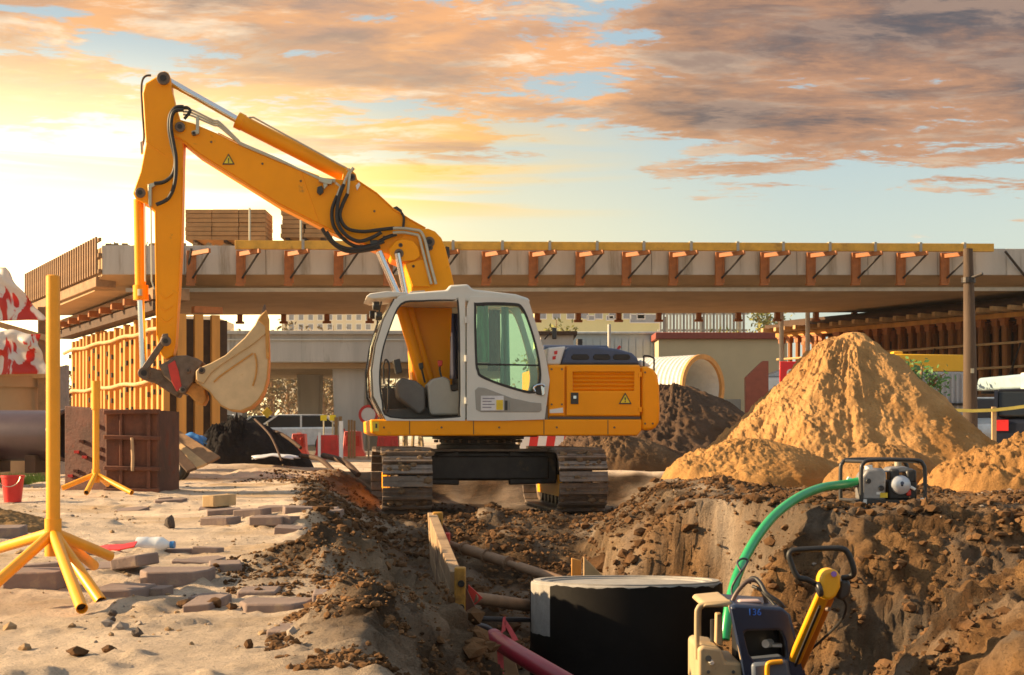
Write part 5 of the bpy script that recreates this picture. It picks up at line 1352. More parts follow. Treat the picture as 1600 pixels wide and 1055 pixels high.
# linkage
for v in (.92, 1.50):
    EP([(220, 577), (226, 573), (231, 578), (263, 530), (262, 521), (254, 522), (249, 534), (224, 570)], v, v+.06).build('link_bar', STEEL, ex, bevel=.008)
EP([(217, 581), (224, 572), (233, 573), (256, 580), (270, 592), (284, 612), (278, 622), (262, 612), (240, 598), (224, 594)], 1.02, 1.48).build('bucket_link', STEEL, ex, bevel=.02)
EP([(248, 571), (262, 564), (272, 556), (291, 555), (308, 560), (318, 566), (306, 582), (302, 597), (288, 617), (277, 613), (268, 598), (256, 588)], .92, 1.58).build('quick_coupler', STEEL, ex, bevel=.02)
EP([(262, 570), (273, 563), (279, 580), (284, 606), (276, 612), (268, 596)], .895, .925).build('coupler_plate', REDP, ex, bevel=.006)
EP([(288, 588), (303, 598), (318, 604), (324, 622), (318, 634), (308, 632), (296, 618), (286, 612)], 1.0, 1.5).build('bucket_hook', BUCKE, ex, bevel=.02)
pin(294, 579, .88, .035); pin(315, 579, .66, .05); pin(286, 609, .88, .05)
# bucket
VN, VF = .70, 1.80
shell = [(306, 586), (305, 596), (314, 604), (326, 612), (335, 624), (345, 635), (358, 641.5), (376, 643.5), (392, 637), (404, 626), (413, 611), (418, 592), (420, 567), (419.5, 540), (418, 510), (416, 488)]
side = shell + [(404, 498), (396, 515), (382, 532), (352, 559), (329, 570), (309, 577)]
bk = EP(side, VN, VN+.04).build('bucket', mat('bucket_side', (0.62, 0.45, 0.25), 0.6, var=0.14, vscale=3.5, dirt=(0.42, 0.22, 0.08), dirt_amt=0.25, dscale=3.5, bump=0.1), ex, bevel=.008)
EP(side, VF-.04, VF).build('side_plate', BUCK, bk, bevel=.008)
def toward(p, c, f): return (p[0]+(c[0]-p[0])*f, p[1]+(c[1]-p[1])*f)
inn = [toward(p, (372, 570), .035) for p in shell]
P_o = [E(px, py, VN) for px, py in shell]; P_i = [E(px, py, VN) for px, py in inn]
mb = MB(); nn = len(shell)
for v in (VN-.01, VF+.01):
    for p in P_o: mb.v.append((p[0], v-V0, p[2]))
    for p in P_i: mb.v.append((p[0], v-V0, p[2]))
for i in range(nn-1):
    a, b = i, i+1
    mb.f += [(a, b, 2*nn+b, 2*nn+a), (nn+a, 3*nn+a, 3*nn+b, nn+b), (a, nn+a, nn+b, b), (2*nn+a, 2*nn+b, 3*nn+b, 3*nn+a)]
mb.f += [(0, 2*nn, 3*nn, nn), (nn-1, 2*nn-1, 4*nn-1, 3*nn-1)]
mb.build('bucket_shell', BUCKE, bk, smooth=40)
EP([(306, 580), (311, 575), (330, 567), (352, 555), (382, 528), (398, 508), (405, 494), (413, 487), (417, 497), (417, 520), (397, 537), (345, 571), (330, 583), (318, 600), (307, 594)], VN-.03, VN-.002).build('cheek_bar', BUCK, bk, bevel=.012)
ES([(398, 552), (401, 566), (400, 585), (395, 603)], VN-.01, .014, 6).build('wear_rib', BUCKE, bk)
ES([(395, 552), (366, 572), (345, 587), (334, 597)], VN-.012, .012, 6).build('wear_rib', BUCKE, bk)
EP([(402, 500), (416, 484), (421, 500), (421, 560), (416, 560), (414, 510)], VN-.035, VN+.05).build('side_cutter', BUCKE, bk, bevel=.008)
for k in range(5):
    v = VN+.02+k*(VF-VN-.16)/4
    EP([(404, 501), (412.5, 476), (415, 476), (419, 501), (412, 509)], v, v+.10).build('bucket_tooth', STEEL, bk, bevel=.010)
# ---- hoses and pipes
HV = .93
for i, path in enumerate((
    [(527, 306), (519, 328), (521, 352), (534, 371), (556, 385), (582, 383), (602, 372), (620, 366)],
    [(543, 303), (531, 334), (541, 356), (566, 362), (594, 359), (616, 356.5)],
    [(537, 288), (528.5, 314), (527, 345), (540, 367), (560, 377), (580, 372), (596, 363)],
    [(503, 357), (517, 377), (536, 391), (557, 393), (580, 390), (594, 386)],
    [(510, 362), (522, 379), (540, 388), (560, 389), (586, 383), (600, 377)])):
    ES([(a, b, HV-.02*(i % 3)) for a, b in path], HV, .026, 8).build('hydraulic_hose', BLACK, ex, smooth=60)
for d in (0, 7):
    ES([(614, 357+d), (630, 357+d*.9), (648, 359.5+d), (657-d*.4, 362+d), (664-d*.8, 376+d), (672-d, 410), (681-d, 444)], BN-.10, .022, 8).build('oil_pipe', PIPEM, ex, smooth=60)
for d in (0, 4.5, 9):
    ES([(286, 170+d, .98), (300, 172+d, .98), (333, 188+d*.8, .98), (343, 191+d*.8, .98), (372, 219+d*.4, .98), (380, 225+d*.3, .99), (440, 251+d*.2, .99), (502, 281-d*.2, .99), (524, 284-d*.3, .96)], .98, .015, 7).build('oil_pipe', PIPEM, ex, smooth=60)
EP([(499, 276), (520, 281), (518, 288), (508, 287), (498, 283)], .92, 1.0).build('pipe_clamp', PIPEM, ex, bevel=.006)
EP([(496, 292), (503, 290), (506, 300), (500, 305), (495, 300)], .93, 1.0).build('valve_block', BLACKP, ex, bevel=.01)
EP([(505, 284), (511, 283), (512, 290), (506, 296)], .93, 1.0).build('fitting', PIPEM, ex, bevel=.006)
for p in (((524, 286), (532, 292), (527, 306)), ((546, 268), (538, 285), (537, 290)), ((552, 262), (546, 272), (543, 303)), ((542, 264), (549, 268), (553, 263))):
    ET([(a, b, .92) for a, b in p], .92, .020, 7).build('fitting', PIPEM, ex)
EP([(556, 290), (561, 285), (563, 289), (558, 297)], .95, 1.0).build('pipe_clamp', WHITE, ex)
EP([(299, 205), (306, 203), (306, 182), (311, 182), (311, 209), (300, 211)], .93, 1.0).build('pipe_bracket', PIPEM, ex, bevel=.006)
pin(303, 208, .93, .035)
for d in (0, 1):
    ES([(287, 167+d*5), (275, 168+d*5), (266+d*3, 180), (264+d*3, 200), (268+d*3, 224), (274+d, 250), (270+d*3, 272+d*14), (257+d*6, 284+d*26), (241+d*3, 287+d*33)], .94-.03*d, .027, 8).build('hydraulic_hose', BLACK, ex, smooth=60)
ES([(285, 169), (292, 168), (297, 174), (288, 186)], .95, .022, 8).build('hydraulic_hose', BLACK, ex, smooth=60)
EP([(231, 288), (242, 285), (243, 290), (237, 293), (237, 322), (232, 322)], .96, 1.03).build('pipe_clamp', PIPEM, ex, bevel=.005)
ES([(236, 118), (228, 119), (222.5, 126), (221, 142), (223, 180), (225, 215), (221, 234)], 1.2, .016, 7).build('hydraulic_hose', BLACK, ex, smooth=60)
EP([(219, 222), (223, 220), (223, 238), (220, 240)], 1.1, 1.2).build('pipe_clamp', PIPEM, ex)
EP([(612, 325), (620, 322), (628, 328), (631, 345), (626, 345), (620, 330)], 1.1, 1.2).build('boom_lamp', BLACKP, ex, bevel=.006)
ES([(627, 332), (631, 340), (630, 356)], .97, .018, 7).build('hydraulic_hose', BLACK, ex)
EP([(578, 375), (590, 375), (592, 386), (580, 387)], .9, .97).build('hose_clamp', BLACKP, ex, bevel=.008)
EP([(697, 385), (702, 386), (703, 402), (699, 400)], 1.0, 1.5).build('stop_block', BLACKP, ex)

# ---- small fittings on the house and the arm
for a, b in (((1006, 573), (1006, 556)), ((1022, 580), (1022, 560))):
    ET([(a[0], a[1], .15), (b[0], b[1], .15)], .15, .013, 8).build('handrail_post', DARKST, ex)
ES([(1006, 556, .15), (1014, 556.5, .15), (1022, 560, .15)], .15, .013, 8).build('handrail', DARKST, ex)
for y in (585, 640):
    EP([(998, y-4), (1003, y-4), (1003, y+4), (998, y+4)], -.034, -.018).build('door_hinge', YEL, ex, bevel=.004)
for px, py in ((1008, 582), (1008, 662), (1020, 662), (862, 577), (862, 632), (878, 577), (878, 632), (600, 668), (690, 668), (780, 668), (870, 668), (960, 668)):
    MB().cyl(E(px, py, -.030), E(px, py, -.015), .014, 8).build('bolt', STEEL, ex)
for px in (640, 740, 850, 950):
    EP([(px-.5, 656.5), (px+.5, 656.5), (px+.5, 679), (px-.5, 679)], -.024, -.015).build('panel_seam', BLACKP, ex)
ES([(851, 530, -.02), (860, 520, -.10), (866, 519, -.14)], -.02, .010, 6).build('mirror_arm', BLACKP, ex)
EP([(863, 512), (870, 512), (870, 530), (863, 530)], -.18, -.14).build('mirror', BLACKP, ex, bevel=.012)
EP([(640, 455.5), (664, 453.5), (664, 457), (640, 459)], .2, .8).build('roof_hatch', GREYD, ex, bevel=.01)
# boom top and bottom flange edges
ET([(286, 221.5), (312, 243), (438, 322), (519, 363), (552, 377), (591, 393)], BN-.004, .010, 6).build('flange_edge', YEL, bo_)
ET([(341, 208), (373, 224), (425, 247), (499, 276)], BN-.004, .009, 6).build('flange_edge', YEL, bo_)
ET([(557, 281), (588, 301.5), (615, 326.5), (640, 342.5), (665, 356.5)], BN-.004, .010, 6).build('flange_edge', YEL, bo_)
ET([(470, 268), (500, 352)], BN-.002, .006, 6).build('weld_bead', YEL, bo_)
for px, py in ((330, 222), (410, 256), (470, 283), (585, 330), (600, 370)):
    MB().cyl(E(px, py, BN-.012), E(px, py, BN), .016, 8).build('bolt', STEEL, bo_)
ET([(243, 330), (245, 524)], SN-.003, .008, 6).build('flange_edge', YEL, sk)
ET([(286, 262), (283.5, 370), (278.5, 462), (273.5, 540)], SN-.003, .008, 6).build('flange_edge', YEL, sk)
# dried mud on the track shoes
mud = MB(); qm = random.Random(8)
for u in uc:
    for k in range(150):
        s_ = qm.uniform(.56, 1.0)*per if qm.random() < .8 else qm.uniform(0, .05)*per
        v, w, a = tpath(s_); x = u+qm.uniform(-.48, .48)*tw; r_ = qm.uniform(.012, .045)
        o = len(mud.v); nrm = Vector((0, math.sin(a), math.cos(a))); c = Vector((x, v-V0, w))+nrm*.03
        for p in sv0: mud.v.append(tuple(c+Vector((p.x*r_*1.6, p.y*r_*(.7 if abs(nrm.y) > .5 else 1.4), p.z*r_*(1.2 if abs(nrm.y) > .5 else .7)))*qm.uniform(.7, 1.2)))
        mud.f += [tuple(i+o for i in f) for f in sf0]
mud.build('dried_mud', mat('dried_mud', (.17, .105, .055), .95, var=.4, vscale=6, bump=.3), ex, kind='stuff')

# ================================================================== FOREGROUND, LEFT
def stand(label, x, y, ztop, zj, r, feet, sleeve=None):
    t = thing('barrier_stand', label, 'stand', (x, y, 0), group='yellow tube stands')
    z0 = zj
    MB().tube([(x, y, zj-.07), (x, y, zj+.15), (x, y, ztop-.004), (x, y, ztop)], [r, r, r, r*.8], 20).build('post', YEL2, t, smooth=40)
    if sleeve: MB().tube([(x, y, sleeve), (x, y, ztop+.01)], r*1.35, 18).build('sleeve', YEL2, t, smooth=40)
    MB().tube([(x, y, zj-.085), (x, y, zj+.05)], r*1.22, 18).build('collar', YEL2, t, smooth=40)
    for f in feet:
        f = Vector(f); a = Vector((x, y, zj)); d = (f-a).normalized(); L_ = (f-a).length
        m_ = MB().pipe([a+d*r*.6, a+d*L_*.5, f], r*.80, r*.68, 18)
        lg = m_.build('leg', YEL2, t, smooth=40)
        MB().cyl(f-d*.03, f-d*.025, r*.70, 14).build('dark_end', BLACK, lg)
    return t
g0 = gz(-1.4, 5.0)
nx, ny = sx_(83, 5.3), 5.3
stand('tall yellow tube stand with splayed legs in the left foreground', nx, ny, sz_(430, 5.3), sz_(832, 5.3), .0245,
      [at(128, 951, 4.78), at(158, 940, 5.02), at(172, 869, 5.62), at(147, 884, 5.72), at(-8, 913, 5.0), at(-5, 858, 5.62)])
stand('smaller yellow tube stand in front of the rusty steel box', sx_(150, 14.5), 14.5, sz_(597, 14.5), sz_(741, 14.5), .032,
      [at(97, 763, 14.35), at(206, 770, 14.2), at(135, 770, 14.0), at(168, 757, 14.95)], sleeve=sz_(640, 14.5))

# rusty steel box: left side in rust-red, ribbed front
sbx = thing('steel_box', 'rusty ribbed steel box behind the smaller yellow stand', 'steel box', (sx_(205, 15.3), 15.3, 0))
bF0, bF1, bB = (sx_(165, 15.3), 15.3), (sx_(246, 15.3), 15.38), (sx_(101, 15.52), 15.52)
zt_ = sz_(641, 15.3)
MB().prism([(bF0[0], -.05), (bF1[0], -.05), (bF1[0], zt_), (bF0[0], zt_)], 15.3, 15.36).build('front_plate', RUST, sbx, bevel=.008)
q0, q1 = Vector((bF0[0], 15.33, 0)), Vector((bB[0], bB[1], 0))
sd = MB(); sd.add([q0+Vector((0, 0, -.05)), q1+Vector((0, 0, -.05)), q1+Vector((0, 0, zt_+.05)), q0+Vector((0, 0, zt_+.01)), q0+Vector((.05, .03, -.05)), q1+Vector((.05, .03, -.05)), q1+Vector((.05, .03, zt_+.05)), q0+Vector((.05, .03, zt_+.01))],
    [(0, 1, 2, 3), (7, 6, 5, 4), (0, 4, 5, 1), (1, 5, 6, 2), (2, 6, 7, 3), (3, 7, 4, 0)])
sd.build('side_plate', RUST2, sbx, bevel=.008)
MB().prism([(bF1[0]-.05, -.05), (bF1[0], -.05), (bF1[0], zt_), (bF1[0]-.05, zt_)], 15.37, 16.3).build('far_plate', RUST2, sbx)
for y in (683, 731):
    MB().bar((bF0[0]-.005, 15.27, sz_(y, 15.3)), (bF1[0]+.035, 15.29, sz_(y+2, 15.3)), .07, .045).build('rib', RUST, sbx, bevel=.008)
MB().bar((bF0[0]-.01, 15.28, zt_-.02), (bF1[0]+.025, 15.29, zt_-.015), .08, .05).build('top_flange', RUST, sbx, bevel=.008)
MB().bar((bF0[0]-.01, 15.28, .02), (bF1[0]+.02, 15.29, .02), .08, .06).build('bottom_flange', RUST, sbx, bevel=.008)
for px, w in ((189, .03), (232, .04)): MB().box((sx_(px, 15.27), 15.28, zt_/2), (w, .03, zt_-.06)).build('stiffener', RUST, sbx, bevel=.005)
MB().tube([(sx_(207, 15.25), 15.25, sz_(736, 15.25)), (sx_(208, 15.25), 15.24, sz_(715, 15.25)), (sx_(206, 15.25), 15.25, sz_(684, 15.25))], .018, 8).build('pale_pipe', mat('pipe_dusty', (.42, .27, .15), .7, var=.3), sbx, smooth=50)
rr = random.Random(9)
for k in range(9):
    t_ = rr.uniform(.12, .9); p_ = q0.lerp(q1, t_); MB().box((p_.x-.012, p_.y-.012, rr.uniform(.12, .8)), (.05, .04, .03)).build('bolt_plate', REDP if k % 3 == 0 else RUST, sbx)

# big plastic pipe, concrete ring
pp = thing('plastic_pipe', 'thick purple-grey plastic pipe lying left of the rusty steel box', 'pipe', (sx_(40, 17), 17, 0))
PLP = mat('pipe_plum', (0.060, 0.036, 0.040), .30, var=.15, dirt=(0.10, .055, .035), dirt_amt=.25)
MB().pipe([(sx_(-220, 17.6), 17.9, sz_(680, 17)), (sx_(-40, 17.3), 17.3, sz_(680, 17)), (sx_(104, 17), 17.0, sz_(681, 17))], .295, .265, 40).build('tube', PLP, pp, smooth=40)
MB().pipe([(sx_(99, 17), 17.02, sz_(681, 17)), (sx_(105, 17), 16.99, sz_(681, 17))], .305, .27, 40).build('end_lip', PLP, pp, smooth=40)
for px in (-120, -10, 60):
    MB().box((sx_(px, 17.1), 17.15, sz_(722, 17.1)/1-.02), (.12, .7, .20)).build('support_timber', DTIMB, None, label={-120: 'dark timber under the far end of the thick pipe', -10: 'dark timber under the thick pipe at the picture edge', 60: 'dark timber under the near end of the thick pipe'}[px], cat='timber', group='timbers under the plastic pipe')
cr = thing('concrete_ring', 'brown concrete shaft ring standing behind the thick pipe', 'concrete ring', (sx_(10, 21), 21, 0))
MB().pipe([(sx_(8, 21), 21, .05), (sx_(8, 21), 21, sz_(603, 21))], .47, .38, 40).build('wall', CONCW, cr, smooth=40)
MB().pipe([(sx_(8, 21), 21, sz_(606, 21)), (sx_(8, 21), 21, sz_(590, 21))], .515, .38, 40).build('socket', CONCW, cr, smooth=40)
gp = MB().prism([(sx_(62, 23), 0), (sx_(104, 23), 0), (sx_(104, 23), sz_(570, 23)), (sx_(70, 23), sz_(578, 23))], 23, 23.15).build('steel_sheet', mat('grey_sheet', (.24, .22, .22), .6, .2, var=.2), None, label='grey steel sheet standing behind the near yellow stand', cat='steel sheet', bevel=.01)
# red and white barrier sheeting on a timber frame
TAPE = bpy.data.materials.new('red_white_sheet'); TAPE.use_nodes = True
def tape_mat(mt):
    N = mt.node_tree.nodes; L = mt.node_tree.links; b = N['Principled BSDF']; b.inputs['Roughness'].default_value = .45
    tc = N.new('ShaderNodeTexCoord'); mp = N.new('ShaderNodeMapping'); L.new(tc.outputs['Object'], mp.inputs[0]); mp.inputs['Scale'].default_value = (1.0, 1.0, .42)
    no = N.new('ShaderNodeTexNoise'); no.inputs['Scale'].default_value = 5.2; no.inputs['Detail'].default_value = 3; no.inputs['Distortion'].default_value = .8; L.new(mp.outputs[0], no.inputs['Vector'])
    rp = N.new('ShaderNodeMapRange'); L.new(no.outputs[0], rp.inputs[0]); rp.inputs[1].default_value = .53; rp.inputs[2].default_value = .57
    mx = N.new('ShaderNodeMix'); mx.data_type = 'RGBA'; L.new(rp.outputs[0], mx.inputs[0]); mx.inputs[6].default_value = (.80, .76, .72, 1); mx.inputs[7].default_value = (.66, .06, .04, 1)
    L.new(mx.outputs[2], b.inputs['Base Color'])
    tr = N.new('ShaderNodeBsdfTranslucent'); L.new(mx.outputs[2], tr.inputs[0]); ms = N.new('ShaderNodeMixShader'); ms.inputs[0].default_value = .5
    L.new(b.outputs[0], ms.inputs[1]); L.new(tr.outputs[0], ms.inputs[2]); L.new(ms.outputs[0], N['Material Output'].inputs[0])
tape_mat(TAPE)
def sheet(label, cor, Y, fold, seed):
    (a, b, c, d) = [at(p[0], p[1], Y) for p in cor]     # top-left, top-right, bottom-right, bottom-left
    rr = random.Random(seed); ph = rr.uniform(0, 6)
    def fn(i, j):
        p = a.lerp(b, i).lerp(d.lerp(c, i), j)
        y = fold*.8*(math.sin(i*15+ph+2.2*math.sin(j*4+ph))+.6*math.sin(j*8-i*6+ph)+.35*math.sin(i*31+j*9))
        return p+Vector((0.02*math.sin(j*14+ph), y, .03*math.sin(i*17+ph)*(1-j)))
    return MB().grid(fn, 46, 30).build('barrier_sheet', TAPE, None, smooth=80, solid=.006, label=label, cat='plastic sheet', group='red and white sheets at the left edge')
sheet('upper red and white plastic sheet hanging at the left edge', [(-120, 405), (8, 415), (70, 500), (-120, 505)], 20.6, .055, 1)
sheet('lower crumpled red and white plastic sheet at the left edge', [(-120, 512), (60, 520), (72, 584), (-120, 588)], 20.3, .075, 4)
tf = thing('timber_frame', 'timber frame behind the red and white sheets', 'timber frame', (sx_(30, 20.9), 20.9, 0))
MB().bar(at(-130, 470, 20.75), at(78, 530, 20.75), .06, .08).build('rail', WOOD, tf)
for px in (-60, 66): MB().box((sx_(px, 20.85), 20.85, sz_(480, 20.85)/2), (.10, .08, sz_(480, 20.85))).build('post', BTIMB, tf)
MB().bar(at(-130, 592, 20.8), at(74, 586, 20.8), .06, .08).build('rail', WOOD, tf)
for k in range(9): MB().box((sx_(-40+k*9, 21.1), 21.3, 1.65), (.06, .03, .9)).build('board', DTIMB, tf)
# red bucket, white cup and grass strip
bkx, bky = sx_(20, 13.2), 13.2; bz = gz(bkx, bky)
rb = thing('bucket', 'red plastic bucket at the left edge by the thick pipe', 'bucket', (bkx, bky, bz))
MB().lathe([(.01, .005), (.075, .005), (.098, .22), (.104, .225), (.104, .245), (.092, .245), (.07, .03), (.01, .03)], (bkx, bky, bz), 24).build('shell', RED2, rb, smooth=40)
MB().tube([(bkx+.1*math.cos(a), bky-.1-.02*math.sin(a), bz+.235-.09*math.sin(a)) for a in [math.pi*k/12 for k in range(13)]], .004, 6).build('handle', PIPEM, rb)
MB().lathe([(.01, .0), (.04, .0), (.05, .16), (.044, .16), (.036, .01)], (sx_(3, 13.3), 13.0, gz(sx_(3, 13.3), 13.0)), 18).build('paper_cup', WHITE, None, smooth=40, label='white cup standing left of the red bucket', cat='cup')
def grass(label, x0, x1, y0, y1, n, h, seed, m):
    rg = random.Random(seed); mb = MB()
    for _ in range(n):
        x, y = rg.uniform(x0, x1), rg.uniform(y0, y1); z = gz(x, y) if _ % 8 == 0 or True else 0
        a = rg.uniform(0, 6.28); l = h*rg.uniform(.5, 1.2); dx, dy = math.cos(a)*l*.5, math.sin(a)*l*.5; w = .008
        mb.add([(x-w, y, z), (x+w, y, z), (x+dx, y+dy, z+l)], [(0, 1, 2)])
    return mb.build('grass', m, None, kind='stuff')
GRASS = mat('grass_blade', (.12, .20, .03), .7, var=.5, vscale=3)
grass('', sx_(-40, 18.5), sx_(62, 18.5), 17.6, 18.9, 1200, .12, 2, GRASS)

# paving slabs and stones lying about
SLAB = mat('paving_slab', (0.22, 0.155, 0.13), .88, var=.18, vscale=6, dirt=(.40, .29, .18), dirt_amt=.32, bump=.3, bscale=50)
def slab(label, cx, cy, Y, wpx, h, d, rot, hexa=False, group='loose paving slabs', m=None, tilt=0):
    x = sx_(cx, Y); w = wpx/FPX*Y; z = gz(x, Y)
    base = sz_(cy, Y)
    z0 = min(base, z+.05) if base > z-.03 else z-.01
    mb = MB()
    if hexa: pl = [(-w*.5, -d*.1), (-w*.34, -d*.5), (w*.34, -d*.5), (w*.5, -d*.1), (w*.5, d*.5), (-w*.5, d*.5)]
    else: pl = [(-w/2, -d/2), (w/2, -d/2), (w/2, d/2), (-w/2, d/2)]
    mt = Matrix.Rotation(R(rot), 3, 'Z') @ Matrix.Rotation(R(tilt), 3, 'Y')
    n_ = len(pl); V = []
    for zz in (0, h):
        for a, b in pl:
            p = mt @ Vector((a, b, zz)); V.append((x+p.x, Y+p.y, z0+p.z))
    mb.add(V, [tuple(range(n_))[::-1], tuple(range(n_, 2*n_))] + [(i, (i+1) % n_, n_+(i+1) % n_, n_+i) for i in range(n_)])
    return mb.build('paving_slab', m or SLAB, None, bevel=.007, label=label, cat='paving slab', group=group)
slab('paving slab lying behind the legs of the near stand, left part', 60, 935, 5.55, 84, .07, .22, 1)
slab('paving slab with cut corners right of the near stand foot', 193, 943, 5.35, 76, .062, .24, -2, True)
slab('single reddish paving slab lying alone right of the near stand', 275, 914, 5.75, 108, .062, .24, 2, True)
slab('tilted dark slab broken at one end below the plastic bottle', 212, 886, 6.3, 46, .05, .2, -14, tilt=-8)
slab('dark slab half buried in sand left of the near stand post', 10, 842, 8.2, 52, .07, .3, 10)
slab('dark slab edge standing out of the ground in the path middle', 430, 976, 4.9, 108, .04, .2, -3, True)
slab('thin slab edge just above the long flush slab in the path', 405, 948, 5.45, 60, .03, .2, 4)
slab('long flush slab at the bottom of the path by the trench', 470, 1008, 4.25, 90, .022, .16, -4)
slab('slab half sunk in sand right of the reddish slab', 352, 905, 6.1, 50, .045, .2, 12)
slab('dark slab lying flush beside the slab in the path middle', 520, 973, 4.95, 62, .045, .16, 6)
for i, (px, py, Y, w) in enumerate(((350, 815, 10.6, 52), (395, 824, 9.9, 46), (440, 818, 10.3, 62), (500, 815, 10.3, 58), (345, 832, 9.6, 46), (420, 838, 9.2, 50), (470, 826, 9.9, 54), (515, 822, 9.9, 40))):
    slab(['dark broken slab at the left end of the broken slab row', 'second broken slab from the left in the row', 'broken slab in the middle of the row by the trench', 'long broken slab near the trench end of the row', 'front broken slab at the left of the row', 'front broken slab in the middle of the row', 'broken slab just right of the row middle', 'last broken slab of the row, on the trench edge'][i], px, py, Y, w, .055, .22, random.uniform(-14, 14), group='broken slabs along the trench edge', tilt=random.uniform(-5, 5))
rq = random.Random(31)
for k in range(24):
    Y = 4.3+9.5*rq.random()**1.3; x = rq.uniform(-1.25-.26*Y*.6, -.45-.085*Y); px = 800+x*FPX/Y
    if px < -40: continue
    w = rq.uniform(.10, .34); z = gz(x, Y)
    a, b = w/2, rq.uniform(.05, .12); mt_ = Matrix.Rotation(R(rq.uniform(-14, 14)), 3, 'Z') @ Matrix.Rotation(R(rq.uniform(-5, 5)), 3, 'Y') @ Matrix.Rotation(R(rq.uniform(-4, 7)), 3, 'X')
    pl = [(-a*rq.uniform(.8, 1), -b), (a*rq.uniform(.7, 1), -b*rq.uniform(.8, 1.1)), (a, b*rq.uniform(.2, 1)), (a*.3, b*1.1), (-a, b*rq.uniform(.6, 1))]
    V = []
    for zz in (-.05, rq.uniform(.012, .030)):
        for (p_, q_) in pl: V.append(tuple(mt_ @ Vector((p_, q_, zz))+Vector((x, Y, z))))
    MB().add(V, [tuple(range(5))[::-1], tuple(range(5, 10))]+[(i, (i+1) % 5, 5+(i+1) % 5, 5+i) for i in range(5)]).build('paving_slab', SLAB, bpy.data.objects['ground'], bevel=.004)
wx, wy = sx_(343, 11.6), 11.6
wbz = gz(wx, wy)
MB().box((wx, wy, wbz+.045), (.10, .36, .09), Matrix.Rotation(R(-18), 3, 'Z')).build('wood_block', WOOD, None, bevel=.006, label='short pale wooden block lying on the ground behind the broken slabs', cat='wood block')
st = bmesh.new(); bmesh.ops.create_icosphere(st, subdivisions=2, radius=.8)
sv_ = [v.co.copy() for v in st.verts]; sf = [[v.index for v in f.verts] for f in st.faces]; st.free()
def rock(label, px, py, Y, w, h, seed, m=STONE, group=None):
    q = random.Random(seed); x = sx_(px, Y); z = gz(x, Y)
    o = [q.uniform(0, 9) for _ in range(3)]
    mb = MB(); mb.add([(x+p.x*w*(1+.28*math.sin(p.y*3+o[0])), Y+p.y*w*(1+.25*math.sin(p.z*4+o[1])), z+h*.7+p.z*h*(1+.25*math.sin(p.x*3+o[2]))) for p in sv_], sf)
    return mb.jitter(min(w, h)*.22, seed).build('stone', m, None, smooth=28, label=label, cat='stone', group=group)
DST = mat('dark_stone', (.075, .055, .045), .9, var=.3, bump=.3)
rock('upright dark stone standing on the ground right of the far stand', 265, 830, 9.3, .035, .055, 1, DST)
for i, (px, py, Y, w, h, lb) in enumerate(((175, 963, 4.72, .017, .014, 'small dark stone on the path below the near stand foot'), (173, 976, 4.5, .016, .013, 'small dark stone lying nearest the camera side of its twin'), (335, 957, 4.9, .028, .022, 'brown clod on the path below the reddish slab'), (290, 950, 5.02, .035, .016, 'flat brown clod left of the clod below the slab'), (362, 962, 4.85, .022, .014, 'small brown clod right of the clod below the slab'), (215, 1000, 4.25, .020, .016, 'dark clod on the path in the bottom left corner'), (120, 1030, 3.9, .030, .014, 'lowest brown clod on the path at the bottom left'), (170, 1026, 3.95, .026, .012, 'brown clod beside the lowest clod on the path'), (388, 1022, 4.0, .012, .02, 'small upright dark clod at the bottom of the path'))):
    rock(lb, px, py, Y, w, h, 20+i, DST if i < 2 or i == 5 else CLOD, 'small stones on the path')
# plastic bottle and red strip
bx, by = sx_(240, 7.1), 7.1; bz = gz(bx, by)+.045
pb = thing('plastic_bottle', 'white plastic bottle with blue cap lying behind the lone slab', 'bottle', (bx, by, bz-.045))
dv = Vector((1, -.12, 0)).normalized()
prof = [(-.085, .02), (-.08, .036), (-.03, .038), (-.025, .035), (.02, .038), (.045, .036), (.075, .016), (.085, .014)]
MB().tube([Vector((bx, by, bz))+dv*a for a, _ in prof], [b for _, b in prof], 16).build('body', mat('bottle_white', (.74, .74, .74), .25, var=.08), pb, smooth=60)
MB().tube([Vector((bx, by, bz))+dv*.085, Vector((bx, by, bz))+dv*.105], .018, 14).build('cap', mat('cap_blue', (.03, .18, .45), .35), pb, smooth=40)
sp = MB(); pts = [at(152, 857, 7.1), at(170, 858, 7.05), at(190, 860, 7.0), at(212, 862, 7.0)]
for a, b in zip(pts, pts[1:]):
    za, zb = gz(a.x, a.y)+.012, gz(b.x, b.y)+.012; sp.add([(a.x, a.y-.03, za), (b.x, b.y-.03, zb), (b.x, b.y+.03, zb+.02), (a.x, a.y+.03, za+.02)], [(0, 1, 2, 3)])
sp.build('tape_strip', RED2, None, solid=.006, label='red strip of tape lying left of the plastic bottle', cat='tape')
